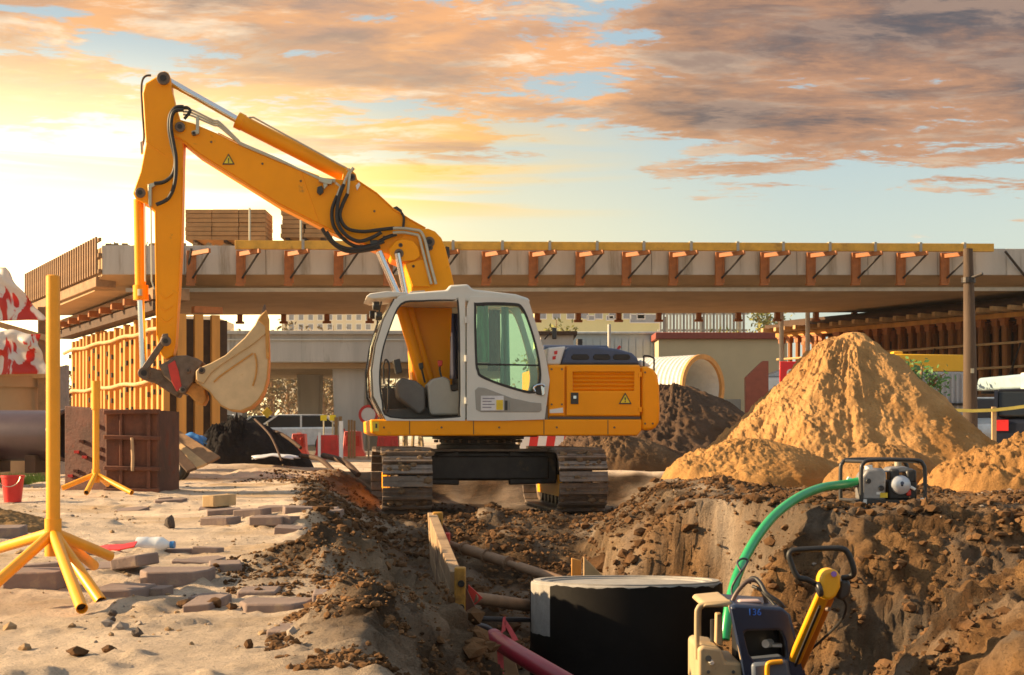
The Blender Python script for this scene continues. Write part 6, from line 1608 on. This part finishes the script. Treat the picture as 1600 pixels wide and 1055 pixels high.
# junk between drums and asphalt pile: leaning sheets, blue tarpaulin, bags
jx = 20.5
for i, (p0, p1, w, m, lb) in enumerate((((252, 672), (330, 722), .30, BTIMB, 'brown plank leaning against the heap right of the steel box'), ((262, 690), (312, 730), .22, WOOD, 'pale plank lying under the leaning brown plank'), ((250, 680), (300, 735), .14, DTIMB, 'narrow dark plank beside the leaning brown plank'))):
    a, b = at(p0[0], p0[1], jx+.3-i*.25), at(p1[0], p1[1], jx-.5-i*.3)
    MB().bar(a, b, w, .035, (0, -.6, .8)).build('plank', m, None, bevel=.005, label=lb, cat='plank', group='planks right of the steel box')
def tarp(label, cx, cy, Y, w, h, m, seed, name='tarpaulin', cat='tarpaulin'):
    x, z = sx_(cx, Y), sz_(cy, Y); q = random.Random(seed); o = q.uniform(0, 9)
    def fn(i, j):
        u, v = (i-.5)*2, (j-.5)*2; rr_ = u*u+v*v
        zz = z+h*(1-.6*rr_)+.06*h*math.sin(u*9+o)+.16*h*math.sin(v*7+u*5+o)
        return Vector((x+u*w*(1+.1*math.sin(v*5+o)), Y+v*w*.7, zz))
    return MB().grid(fn, 20, 20).build(name, m, None, smooth=70, solid=.012, label=label, cat=cat)
BLUEM = mat('blue_tarp', (.02, .14, .42), .5, var=.2)
tarp('blue tarpaulin lying on the junk behind the planks', 298, 692, 22.2, .22, .13, BLUEM, 1)
tarp('small blue plastic piece beside the steel box', 255, 708, 20.6, .08, .08, BLUEM, 2)
tarp('white sack lying at the foot of the rusty steel box', 252, 730, 18.8, .10, .12, WHITE, 3, 'sack', 'sack')
tarp('pale blue-grey sheet lying along the foot of the asphalt pile', 430, 716, 23.4, .34, .06, mat('sheet_pale', (.50, .52, .56), .5), 4, 'plastic_sheet', 'plastic sheet')
tarp('dull yellow sack beside the white sack near the steel box', 250, 742, 18.4, .09, .10, YTIMB, 5, 'sack', 'sack')
for i in range(3):
    x, y = sx_((268, 275, 262)[i], 19.8+i*.5), 19.8+i*.5; a = gz(x, y)
    MB().tube([(x+.16*math.cos(q), y, a+.17+.16*math.sin(q)) for q in [2*math.pi*k/20 for k in range(20)]], .045, 10, closed=True).build('old_tyre', BLACK, None, smooth=60, label=('old black tyre in front of the leaning planks', 'old black tyre in the middle behind the planks', 'old black tyre farthest back by the steel box')[i], cat='tyre', group='old tyres by the planks') if i < 2 else None
# timbers sticking out of the asphalt pile
for i, (a, b, r_, lb) in enumerate((((400, 668), (470, 700), .03, 'thin dark pole slanting down the asphalt pile'), ((505, 712), (560, 742), .05, 'dark timber lying below the red barrier on the ground'), ((470, 712), (520, 735), .04, 'dark timber lying beside the asphalt pile foot'), ((398, 655), (440, 720), .018, 'bent dark rod standing in the asphalt pile'))):
    MB().tube(spline([at(a[0], a[1], 25-i*.3), at((a[0]+b[0])/2+4, (a[1]+b[1])/2-6, 24.4-i*.3), at(b[0], b[1], 24-i*.3)]), r_, 8).build('pole', DTIMB, None, label=lb, cat='pole', group='poles by the asphalt pile')

# ================================================================== IN THE TRENCH
sp_ = thing('trench_shoring', 'weathered plywood shoring panel with yellow end posts in the trench', 'shoring panel', (-.6, 11, -1.3))
f_t, f_b = at(703, 893, 11.2), at(706, 1000, 11.2); k_t, k_b = at(668, 801, 14.6), at(672, 880, 14.6)
th = Vector((.09, 0, 0))
def quad_solid(nm, P, off, m, par, **kw):
    P = [Vector(p) for p in P]; mb = MB(); mb.add(P+[p+off for p in P], [(0, 1, 2, 3), (7, 6, 5, 4), (0, 4, 5, 1), (1, 5, 6, 2), (2, 6, 7, 3), (3, 7, 4, 0)]); return mb.build(nm, m, par, **kw)
SHOR = mat('shoring_wood', (.33, .215, .12), .85, var=.3, vscale=3, dirt=(.10, .055, .03), dirt_amt=.5, bump=.2)
for j in range(3):
    a, b = j/3, (j+1)/3-.012
    quad_solid('board', [k_t.lerp(k_b, a), f_t.lerp(f_b, a), f_t.lerp(f_b, b), k_t.lerp(k_b, b)], th, SHOR, sp_, bevel=.006)
OPOST = mat('shoring_yellow', (.42, .20, .02), .6, var=.3, dirt=(.13, .06, .02), dirt_amt=.5)
for (px, y0, y1, Y, w) in ((719, 886, 1010, 11.1, .085), (684, 800, 870, 14.5, .10)):
    x = sx_(px, Y); ps = MB().box((x, Y, (sz_(y0, Y)+sz_(y1, Y))/2), (w, .11, sz_(y0, Y)-sz_(y1, Y))).build('end_post', OPOST, sp_, bevel=.012)
    for q in (.2, .5): MB().cyl((x+.01, Y-.075, sz_(y0+(y1-y0)*q, Y)), (x+.01, Y-.05, sz_(y0+(y1-y0)*q, Y)), .026, 12).build('bolt', DARKST, ps)
    MB().prism([(x+w*.5, sz_(y0+(y1-y0)*.25, Y)), (x+w*1.5, sz_(y0+(y1-y0)*.55, Y)), (x+w*.5, sz_(y0+(y1-y0)*.7, Y))], Y-.03, Y+.03).build('gusset', RUST, ps)
sr = thing('shoring_strut', 'rusty adjustable strut slanting across the trench behind the manhole', 'strut', tuple(at(700, 850, 14.3)))
STRUT = mat('strut_rust', (.24, .145, .085), .7, .2, var=.3, dirt=(.36, .27, .18), dirt_amt=.3, bump=.2)
A_, B_ = at(699, 849, 14.2), at(900, 915, 13.0)
MB().tube([A_, B_], .034, 12).build('inner_tube', STRUT, sr, smooth=40)
MB().tube([A_.lerp(B_, .12), A_.lerp(B_, .50)], .052, 14).build('outer_tube', STRUT, sr, smooth=40)
MB().tube([A_.lerp(B_, .58), A_.lerp(B_, 1)], .046, 14).build('outer_tube', STRUT, sr, smooth=40)
for f in (.14, .32, .49): MB().tube([A_.lerp(B_, f-.006), A_.lerp(B_, f+.006)], .068, 12).build('collar', STRUT, sr)
MB().cyl(A_.lerp(B_, .34)+Vector((0, 0, -.02)), A_.lerp(B_, .34)+Vector((.03, 0, .12)), .015, 8).build('pin', STEEL, sr)
MB().box(tuple(A_), (.05, .2, .2)).build('foot_plate', REDP, sr, bevel=.008)
sr2 = thing('shoring_strut', 'lower rusty strut between the shoring panel and the manhole ring', 'strut', tuple(at(740, 935, 11.4)))
A2, B2 = at(738, 934, 11.3), at(850, 950, 11.9)
MB().tube([A2, B2], .05, 14).build('tube', STRUT, sr2, smooth=40)
MB().prism([(A2.x-.03, A2.z-.1), (A2.x+.08, A2.z), (A2.x-.03, A2.z+.1)], A2.y-.02, A2.y+.02).build('foot_plate', REDP, sr2)
for i, (poly, Y, lb) in enumerate((([(893, 905), (893, 872), (908, 876), (908, 905)], 13.0, 'short orange-brown board standing behind the manhole rim'), ([(912, 870), (945, 903), (945, 915), (912, 915)], 12.9, 'triangular plank end leaning behind the manhole rim'), ([(746, 1010), (760, 1000), (800, 1012), (812, 1060), (748, 1060)], 9.8, 'upright plank end below the crimson pipe'))):
    P = [(sx_(a, Y), sz_(b, Y)) for a, b in poly]
    MB().prism(P, Y, Y+.05).build('plank_end', (OTIMB, WOOD, BTIMB)[i], None, bevel=.006, label=lb, cat='plank', group='plank ends in the trench')
RINGC = mat('ring_concrete', (0.30, 0.28, 0.26), .9, var=.22, vscale=7, dirt=(.22, .18, .14), dirt_amt=.35, bump=.3)
# manhole ring: pale concrete, coated black outside
mx, my = sx_(979, 11.6), 11.6; rt = 150/FPX*11.55; mz = sz_(909, 11.6)
mh = thing('manhole_ring', 'large black-coated concrete manhole ring standing in the trench', 'manhole', (mx, my, mz-1.3), (R(-2.6), 0, 0))
MB().pipe([(mx, my, mz-1.3), (mx, my, mz-.05), (mx, my, mz)], rt, rt-.14, 72).build('wall', RINGC, mh, smooth=40, bevel=.012)
BIT = mat('bitumen', (.005, .004, .004), .65, var=.3, vscale=5, spec=.15, bump=.10, bscale=20)
mb = MB(); n_ = 120; m_ = 10; rg = random.Random(3)
tops = [0.0]*n_
for k in range(n_):
    a = 2*math.pi*k/n_; tops[k] = .009+.004*math.sin(a*7+1)+.005*math.sin(a*19)+.004*math.sin(a*43+2)+.014*max(0, math.sin(a*4.3+2.2))**6
ga = math.radians(180+12)     # sunlit strip on the left, put in as pale concrete by omitting the coating
for k in range(n_+1):
    a = 2*math.pi*k/n_
    for j in range(m_+1):
        d = tops[k % n_]+(1.29-tops[k % n_])*j/m_
        mb.v.append((mx+(rt+.006)*math.cos(a), my+(rt+.006)*math.sin(a), mz-d))
for k in range(n_):
    a = 2*math.pi*(k+.5)/n_
    for j in range(m_):
        d = .04+1.25*(j+.5)/m_
        if math.radians(176) < a < math.radians(216) and d < .46: continue  # no coating here: the lit left side is made by the pale wall
        q = k*(m_+1)+j; mb.f.append((q, q+1, q+m_+2, q+m_+1))
MB().cyl((mx, my, mz-.10), (mx, my, mz-.012), rt-.13, 64).build('cover_slab', RINGC, mh)
mb.build('black_coating', BIT, mh, smooth=40)
MB().pipe([(mx, my, mz-.001), (mx, my, mz+.012)], rt-.02, rt-.075, 72).build('rim_joint', RINGC, mh, smooth=40)
# cables and crimson pipe
CAB = mat('cable_grey', (.055, .05, .055), .5, var=.2)
MB().tube(spline([at(600, 955, 12.2), at(645, 957, 12.0), at(700, 962, 11.8), at(760, 967, 11.5), at(840, 969, 11.9)]), .020, 10).build('cable', CAB, None, smooth=60, label='straight dark cable crossing the trench to the manhole ring', cat='cable', group='cables in the trench')
MB().tube(spline([at(596, 1022, 8.6), at(640, 1006, 8.9), at(690, 985, 9.2), at(730, 976, 9.4), at(760, 980, 9.5), at(776, 994, 9.5)]), .017, 10).build('cable', CAB, None, smooth=60, label='curved dark cable arching to the end of the crimson pipe', cat='cable', group='cables in the trench')
cp = thing('crimson_pipe', 'crimson plastic duct pipe lying in the bottom of the trench', 'pipe', tuple(at(780, 1000, 9.3)))
CRIM = mat('crimson_plastic', (.26, .010, .028), .40, var=.15, dirt=(.20, .10, .07), dirt_amt=.15)
MB().pipe(spline([at(773, 998, 9.4), at(800, 1016, 8.9), at(840, 1040, 8.5), at(905, 1078, 8.1), at(960, 1110, 7.8)]), .055, .048, 22).build('tube', CRIM, cp, smooth=50)
MB().tube([at(771, 996, 9.42), at(776, 1000, 9.35)], .058, 22).build('cap', CRIM, cp, smooth=50)
rt_ = MB()
for pts in ([(783, 990), (786, 965), (790, 963), (790, 985)], [(790, 968), (800, 982), (810, 1000), (802, 1002), (788, 975)], [(768, 1005), (772, 996), (780, 1004), (774, 1018)], [(776, 1012), (786, 1010), (788, 1060), (780, 1062)]):
    P = [at(a, b, 9.22) for a, b in pts]; rt_.add(P, [tuple(range(len(P)))])
rt_.build('tape_ribbon', mat('ribbon_red', (.62, .10, .11), .45, var=.35, vscale=10), None, solid=.005, label='red and white tape tied round the crimson pipe end', cat='tape')
clods('trench_rubble', 420, (-1.6, 1.6, 7.5, 14.5), .03, .14, CLOD, 44, lambda x, y, d: d > .7)

# ================================================================== PUMP, HOSE, RAMMER
py_ = 12.0; pz = gz(sx_(1378, 12.0), 12.0)
wp_ = thing('water_pump', 'portable engine water pump in a black tube frame on the bank', 'water pump', (sx_(1378, py_), py_, pz))
def PT(px, py, dy): return at(px, py, 12.0+dy) if False else Vector((sx_(px, 12.0), 12.0+dy, sz_(py, 12.0)))
for dy, dx in ((-.17, 0), (.20, -3)):
    x0, x1 = (1338, 1436) if dy < 0 else (1322, 1428)
    lp = spline([PT(x0, 782, dy), PT(x0, 735, dy), PT(x0+3, 724, dy), PT(x0+12, 719, dy), PT((x0+x1)/2, 718, dy), PT(x1-12, 719, dy), PT(x1-3, 725, dy), PT(x1, 737, dy), PT(x1, 782, dy)], 5)
    MB().tube(lp, .0165, 10).build('frame_tube', BLACKP, wp_, smooth=60)
for px in (1339, 1345, 1430, 1434):
    pass
for (pa, pb) in (((1338, 782), (1322, 782)), ((1436, 782), (1428, 782)), ((1345, 721), (1330, 721)), ((1426, 721), (1418, 721))):
    MB().tube([PT(pa[0], pa[1], -.17), PT(pb[0], pb[1], .20)], .0145, 8).build('cross_tube', BLACKP, wp_, smooth=60)
MB().box(tuple(PT(1380, 783, .0)), (.52, .34, .03)).build('base_plate', BLACKP, wp_)
ALU = mat('cast_aluminium', (.34, .325, .32), .42, .6, var=.15, vscale=20, dirt=DUST, dirt_amt=.25)
ph_ = MB().prism([(sx_(1341, 12), sz_(781, 12)), (sx_(1378, 12), sz_(781, 12)), (sx_(1380, 12), sz_(740, 12)), (sx_(1374, 12), sz_(731, 12)), (sx_(1350, 12), sz_(733, 12)), (sx_(1341, 12), sz_(745, 12))], 11.88, 12.12).build('pump_housing', ALU, wp_, bevel=.02, seg=3)
MB().cyl(tuple(PT(1358, 748, -.02)), tuple(PT(1356, 727, -.02)), .032, 16).build('outlet_cap', WHITE, wp_, bevel=.008)
for (a, b, r_) in ((1351, 751, .021), (1371, 762, .022)): MB().cyl(tuple(PT(a, b, -.14)), tuple(PT(a, b, -.10)), r_, 14).build('plug', BLACKP, ph_, bevel=.004)
MB().box(tuple(PT(1375, 773, -.122)), (.06, .008, .04)).build('label_plate', mat('sticker_yellow', (0, 0, 0)), ph_)
MB().box(tuple(PT(1367, 770, -.121)), (.035, .006, .02)).build('label_plate', WHITE, ph_)
MB().cyl(tuple(PT(1343, 779, -.16)), tuple(PT(1343, 786, -.16)), .022, 12).build('rubber_foot', WHITE, wp_)
MB().cyl(tuple(PT(1434, 777, -.16)), tuple(PT(1434, 784, -.16)), .022, 12).build('rubber_foot', WHITE, wp_)
MB().box(tuple(PT(1405, 765, .0)), (.23, .24, .16)).build('engine_block', mat('engine_dark', (.03, .028, .028), .5, .3), wp_, bevel=.02)
MB().lathe([(.01, -.17), (.05, -.168), (.075, -.15), (.08, -.10), (.08, .0)], tuple(PT(1401, 757, .0)), 24, 'Y').build('recoil_cover', mat('cover_silver', (.55, .57, .62), .35, .5), wp_, smooth=40)
MB().cyl(tuple(PT(1401, 754, -.178)), tuple(PT(1401, 754, -.165)), .014, 12).build('cover_badge', NAVY, wp_)
MB().box(tuple(PT(1393, 742, -.04)), (.075, .15, .10)).build('air_filter', BLACKP, wp_, bevel=.02)
MB().box(tuple(PT(1418, 744, -.05)), (.085, .15, .11)).build('muffler', BLACKP, wp_, bevel=.02)
MB().prism([(sx_(1380, 12), sz_(738, 12)), (sx_(1388, 12), sz_(730, 12)), (sx_(1408, 12), sz_(728, 12)), (sx_(1424, 12), sz_(733, 12)), (sx_(1424, 12), sz_(738, 12))], 11.92, 12.12).build('fuel_tank', ALU, wp_, bevel=.02, seg=3)
MB().cyl(tuple(PT(1403, 728, .0)), tuple(PT(1403, 722, .0)), .03, 14).build('fuel_cap', PIPEM, wp_)
MB().box(tuple(PT(1413, 769, -.13)), (.035, .04, .05)).build('red_switch_box', REDP, wp_, bevel=.01)
MB().cyl(tuple(PT(1415, 760, -.15)), tuple(PT(1422, 764, -.15)), .012, 8).build('lever', WHITE, wp_)
MB().cyl(tuple(PT(1333, 757, .02)), tuple(PT(1346, 752, .02)), .036, 16).build('hose_coupling', ALU, wp_, bevel=.006)
MB().cyl(tuple(PT(1326, 748, .05)), tuple(PT(1336, 753, .05)), .02, 10).build('lever', WHITE, wp_)
# green hose from the pump to the shaft
HOS = mat('green_hose', (.012, .33, .10), .32, var=.1, coat=.3)
hp = [(1345, 752, 12.02), (1318, 757, 11.98), (1285, 762, 11.8), (1250, 776, 11.5), (1215, 801, 11.2), (1188, 832, 10.9), (1166, 868, 10.6), (1150, 905, 10.3), (1140, 945, 10.1), (1132, 1000, 10.0)]
hpts = spline([at(a, b, c) for a, b, c in hp], 26)
hm = MB(); hm.tube(hpts, [.0345+(.0022 if i % 2 else 0) for i in range(len(hpts))], 14)
hm.build('suction_hose', HOS, None, smooth=70, label='green hose arching from the pump down into the trench', cat='hose')
MB().tube(spline([at(1158, 893, 10.1), at(1152, 880, 10.15), at(1160, 873, 10.2), at(1168, 878, 10.2), at(1150, 905, 10.1), at(1143, 922, 10.1), at(1147, 938, 10.0)]), .008, 8).build('rope', CAB, None, smooth=60, label='thin dark rope looped round the green hose', cat='rope')

# plate compactor in the trench
Yc = 7.7
pc = thing('plate_compactor', 'navy plate compactor with yellow steering bar at the bottom right', 'plate compactor', (sx_(1175, Yc), Yc, -1.25))
def C(px, py, dy=0.0): return at(px, py, Yc+dy)
CN = mat('compactor_navy', (.012, .022, .055), .38, var=.15, dirt=(.20, .14, .09), dirt_amt=.16)
CT = mat('compactor_tan', (.46, .33, .18), .6, var=.12, dirt=(.24, .15, .08), dirt_amt=.3)
# left side cage, dusty
cage = spline([C(1089, 1030), C(1089, 965), C(1091, 951), C(1100, 945), C(1140, 941)], 5)
MB().tube(cage, .014, 10).build('cage_tube', CT, pc, smooth=60)
MB().tube(spline([C(1092, 1030, .42), C(1092, 960, .42), C(1096, 948, .42), C(1106, 944, .42), C(1140, 941, .42)], 5), .014, 10).build('cage_tube', CT, pc, smooth=60)
MB().prism([(C(1096, 0).x, C(0, 949).z), (C(1100, 0).x, C(0, 942).z), (C(1142, 0).x, C(0, 938).z), (C(1144, 0).x, C(0, 948).z)], Yc-.02, Yc+.44).build('top_plate', CT, pc, bevel=.012)
MB().tube([C(1141, 946, -.02), C(1152, 985, -.06), C(1160, 1030, -.08)], .013, 10).build('cage_tube', CT, pc, smooth=60)
MB().prism([(C(1123, 0).x, C(0, 962).z), (C(1133, 0).x, C(0, 962).z), (C(1134, 0).x, C(0, 1015).z), (C(1122, 0).x, C(0, 1010).z)], Yc+.1, Yc+.16).build('upright', CT, pc, bevel=.008)
MB().cyl(C(1114, 968, .2), C(1114, 1010, .2), .015, 8).build('rod', BLACKP, pc)
MB().prism([(C(1089, 0).x, C(0, 1075).z), (C(1089, 0).x, C(0, 1012).z), (C(1096, 0).x, C(0, 1007).z), (C(1125, 0).x, C(0, 1012).z), (C(1131, 0).x, C(0, 1032).z), (C(1157, 0).x, C(0, 1034).z), (C(1158, 0).x, C(0, 1075).z)], Yc-.06, Yc+.40).build('side_casting', CT, pc, bevel=.02, seg=3)
for (a, b, r_) in ((1107, 1029, .016), (1107, 1050, .009), (1146, 1050, .009)): MB().cyl(C(a, b, -.075), C(a, b, -.05), r_, 12).build('bolt', BLACKP, pc)
MB().cyl(C(1110, 1033, -.07), C(1113, 1037, -.062), .012, 8).build('bolt', WHITE, pc)
# navy hood: sloping frame with a big opening
ho = [(1141, 948), (1148, 945), (1223, 951), (1232, 958), (1243, 1000), (1262, 1075), (1165, 1075), (1158, 1030)]
hi_ = [(1162, 990), (1168, 986), (1216, 985), (1222, 988), (1228, 1002), (1231, 1030), (1180, 1035), (1170, 1022)]
def PZ(L, dy=0.0): return [(C(a, b, dy).x, C(a, b, dy).z) for a, b in L]
MB().ring(PZ(ho, -.10), PZ(hi_, -.10), Yc-.10, Yc-.02).build('hood_frame', CN, pc, bevel=.012, seg=2)
MB().prism(PZ([(1148, 944), (1223, 950), (1228, 955), (1146, 952)], -.09), Yc-.09, Yc+.42).build('hood_top', CN, pc, bevel=.012)
MB().prism(PZ([(1224, 955), (1233, 958), (1262, 1070), (1250, 1075)]), Yc-.03, Yc+.42).build('hood_side', CN, pc, bevel=.012)
MB().prism(PZ([(1160, 984), (1226, 984), (1240, 1060), (1160, 1060)]), Yc+.20, Yc+.40).build('engine', mat('engine_black', (.012, .011, .011), .5), pc, bevel=.03)
MB().cyl(C(1196, 1006, .10), C(1204, 1005, .15), .022, 14).build('oil_cap', WHITE, pc)
MB().box(C(1213, 1008, .12), (.05, .05, .015)).build('bracket', WHITE, pc)
MB().prism(PZ([(1174, 1036), (1232, 1030), (1240, 1075), (1176, 1075)], -.12), Yc-.12, Yc+.1).build('engine_cover', mat('cover_blue_grey', (.10, .12, .16), .45), pc, bevel=.02)
# small blue marking on the hood
FONT = bpy.data.curves.new('hood_mark', 'FONT'); FONT.body = '136'; FONT.size = .048; FONT.extrude = .002; FONT.align_x = 'CENTER'; FONT.align_y = 'CENTER'
fo_ = bpy.data.objects.new('hood_number', FONT); COL.objects.link(fo_)
dg = bpy.context.evaluated_depsgraph_get(); me_ = bpy.data.meshes.new_from_object(fo_.evaluated_get(dg)); bpy.data.objects.remove(fo_)
fo_ = bpy.data.objects.new('hood_number', me_); COL.objects.link(fo_); me_.materials.clear(); me_.materials.append(mat('mark_blue', (.03, .16, .75), .4))
fo_.parent = pc; fo_.location = C(1179, 957, -.105)-Vector(ORG[pc.name]); fo_.rotation_euler = (R(90), 0, 0); ORG[fo_.name] = ORG[pc.name]
# lifting loop and cables on top
MB().tube(spline([C(1141, 947, .1), C(1150, 928, .1), C(1162, 913, .1), C(1172, 907, .1), C(1184, 909, .1), C(1191, 920, .1), C(1199, 947, .1)], 6), .012, 10).build('lifting_loop', mat('loop_dark', (.10, .07, .06), .5, .3), pc, smooth=60)
MB().tube(spline([C(1170, 912, .12), C(1174, 904, .12), C(1182, 905, .1), C(1190, 914, .06), C(1198, 928, .02), C(1216, 940, .0), C(1225, 950, 0)], 5), .012, 8).build('hose', BLACK, pc, smooth=60)
MB().tube(spline([C(1176, 916, .14), C(1188, 922, .1), C(1204, 938, .05), C(1212, 948, .02)], 5), .009, 8).build('hose', BLACK, pc, smooth=60)
MB().prism(PZ([(1154, 944), (1158, 939), (1190, 939), (1194, 944)]), Yc+.04, Yc+.12).build('latch', mat('latch_pink', (.55, .40, .36), .4), pc, bevel=.008)
# steering bar
YB = mat('bar_yellow', (.80, .38, .012), .4, var=.08, dirt=(.4, .2, .05), dirt_amt=.15)
MB().bar(C(1291, 918, -.42), C(1228, 1062, .02), .066, .050, (0, -1, .3)).build('steering_bar', YB, pc, bevel=.014, seg=3)
MB().bar(C(1298, 930, -.38), C(1241, 1062, .04), .04, .06, (0, -1, .3)).build('bar_underside', mat('bar_orange', (.62, .20, .015), .5), pc, bevel=.01)
MB().bar(C(1281, 948, -.44), C(1238, 1050, -.05), .012, .02, (0, -1, .3)).build('bar_slot', BLACK, pc)
MB().prism(PZ([(1282, 905), (1286, 894), (1296, 889), (1308, 891), (1314, 900), (1314, 918), (1306, 934), (1294, 940), (1284, 935), (1281, 920)], -.52), Yc-.52, Yc-.40).build('bar_head', YB, pc, bevel=.025, seg=3)
MB().cyl(C(1303, 897, -.535), C(1303, 897, -.515), .014, 14).build('head_button', mat('button_violet', (.10, .05, .25), .4), pc)
MB().cyl(C(1284, 920, -.50), C(1276, 922, -.50), .038, 16).build('pivot', BLACKP, pc, bevel=.008)
MB().prism(PZ([(1314, 908), (1326, 905), (1331, 915), (1328, 932), (1316, 940), (1308, 934)], -.48), Yc-.48, Yc-.36).build('throttle_box', BLACKP, pc, bevel=.015)
MB().cyl(C(1296, 952, -.42), C(1292, 952, -.40), .011, 10).build('bolt', STEEL, pc)
lo = [C(1280, 916, -.48), C(1262, 906, -.50), C(1249, 903, -.50), C(1242, 895, -.50), C(1236, 880, -.50), C(1233, 869, -.50), C(1236, 862, -.50), C(1247, 859, -.50), C(1290, 857, -.50), C(1313, 857, -.50), C(1323, 862, -.50), C(1330, 876, -.50), C(1334, 890, -.50), C(1333, 898, -.49), C(1326, 902, -.47), C(1316, 903, -.45)]
MB().tube(spline(lo, 4), .0145, 12).build('handle_loop', BLACK, pc, smooth=60)
MB().tube(spline([C(1199, 1062, -.14), C(1199, 1042, -.14), C(1203, 1036, -.14), C(1222, 1034, -.13)], 5), .013, 8).build('guard_tube', YB, pc, smooth=60)
MB().tube(spline([C(1318, 936, -.42), C(1322, 950, -.38), C(1310, 975, -.2), C(1262, 1020, .05)], 6), .007, 6).build('throttle_cable', BLACK, pc, smooth=60)
MB().prism([(C(1085, 0).x, -1.25), (C(1265, 0).x, -1.25), (C(1272, 0).x, -1.16), (C(1078, 0).x, -1.16)], Yc-.25, Yc+.5).build('base_plate', DARKST, pc, bevel=.02)
MB().prism([(C(1095, 0).x, -1.17), (C(1255, 0).x, -1.17), (C(1250, 0).x, C(0, 1070).z), (C(1095, 0).x, C(0, 1070).z)], Yc-.05, Yc+.40).build('exciter_housing', DARKST, pc, bevel=.03)

# ================================================================== LIGHT HAZE IN THE AIR
hz = MB().box((0, 95, 4.0), (260, 210, 12.6)).build('haze', bpy.data.materials.new('haze_air'), None, kind='stuff')
hm_ = hz.data.materials[0]; hm_.use_nodes = True
for n in list(hm_.node_tree.nodes): hm_.node_tree.nodes.remove(n)
o_ = hm_.node_tree.nodes.new('ShaderNodeOutputMaterial'); v_ = hm_.node_tree.nodes.new('ShaderNodeVolumePrincipled')
v_.inputs['Density'].default_value = 0.0003; v_.inputs['Anisotropy'].default_value = 0.5; v_.inputs['Color'].default_value = (1.0, 0.95, 0.88, 1)
hm_.node_tree.links.new(v_.outputs[0], o_.inputs['Volume'])
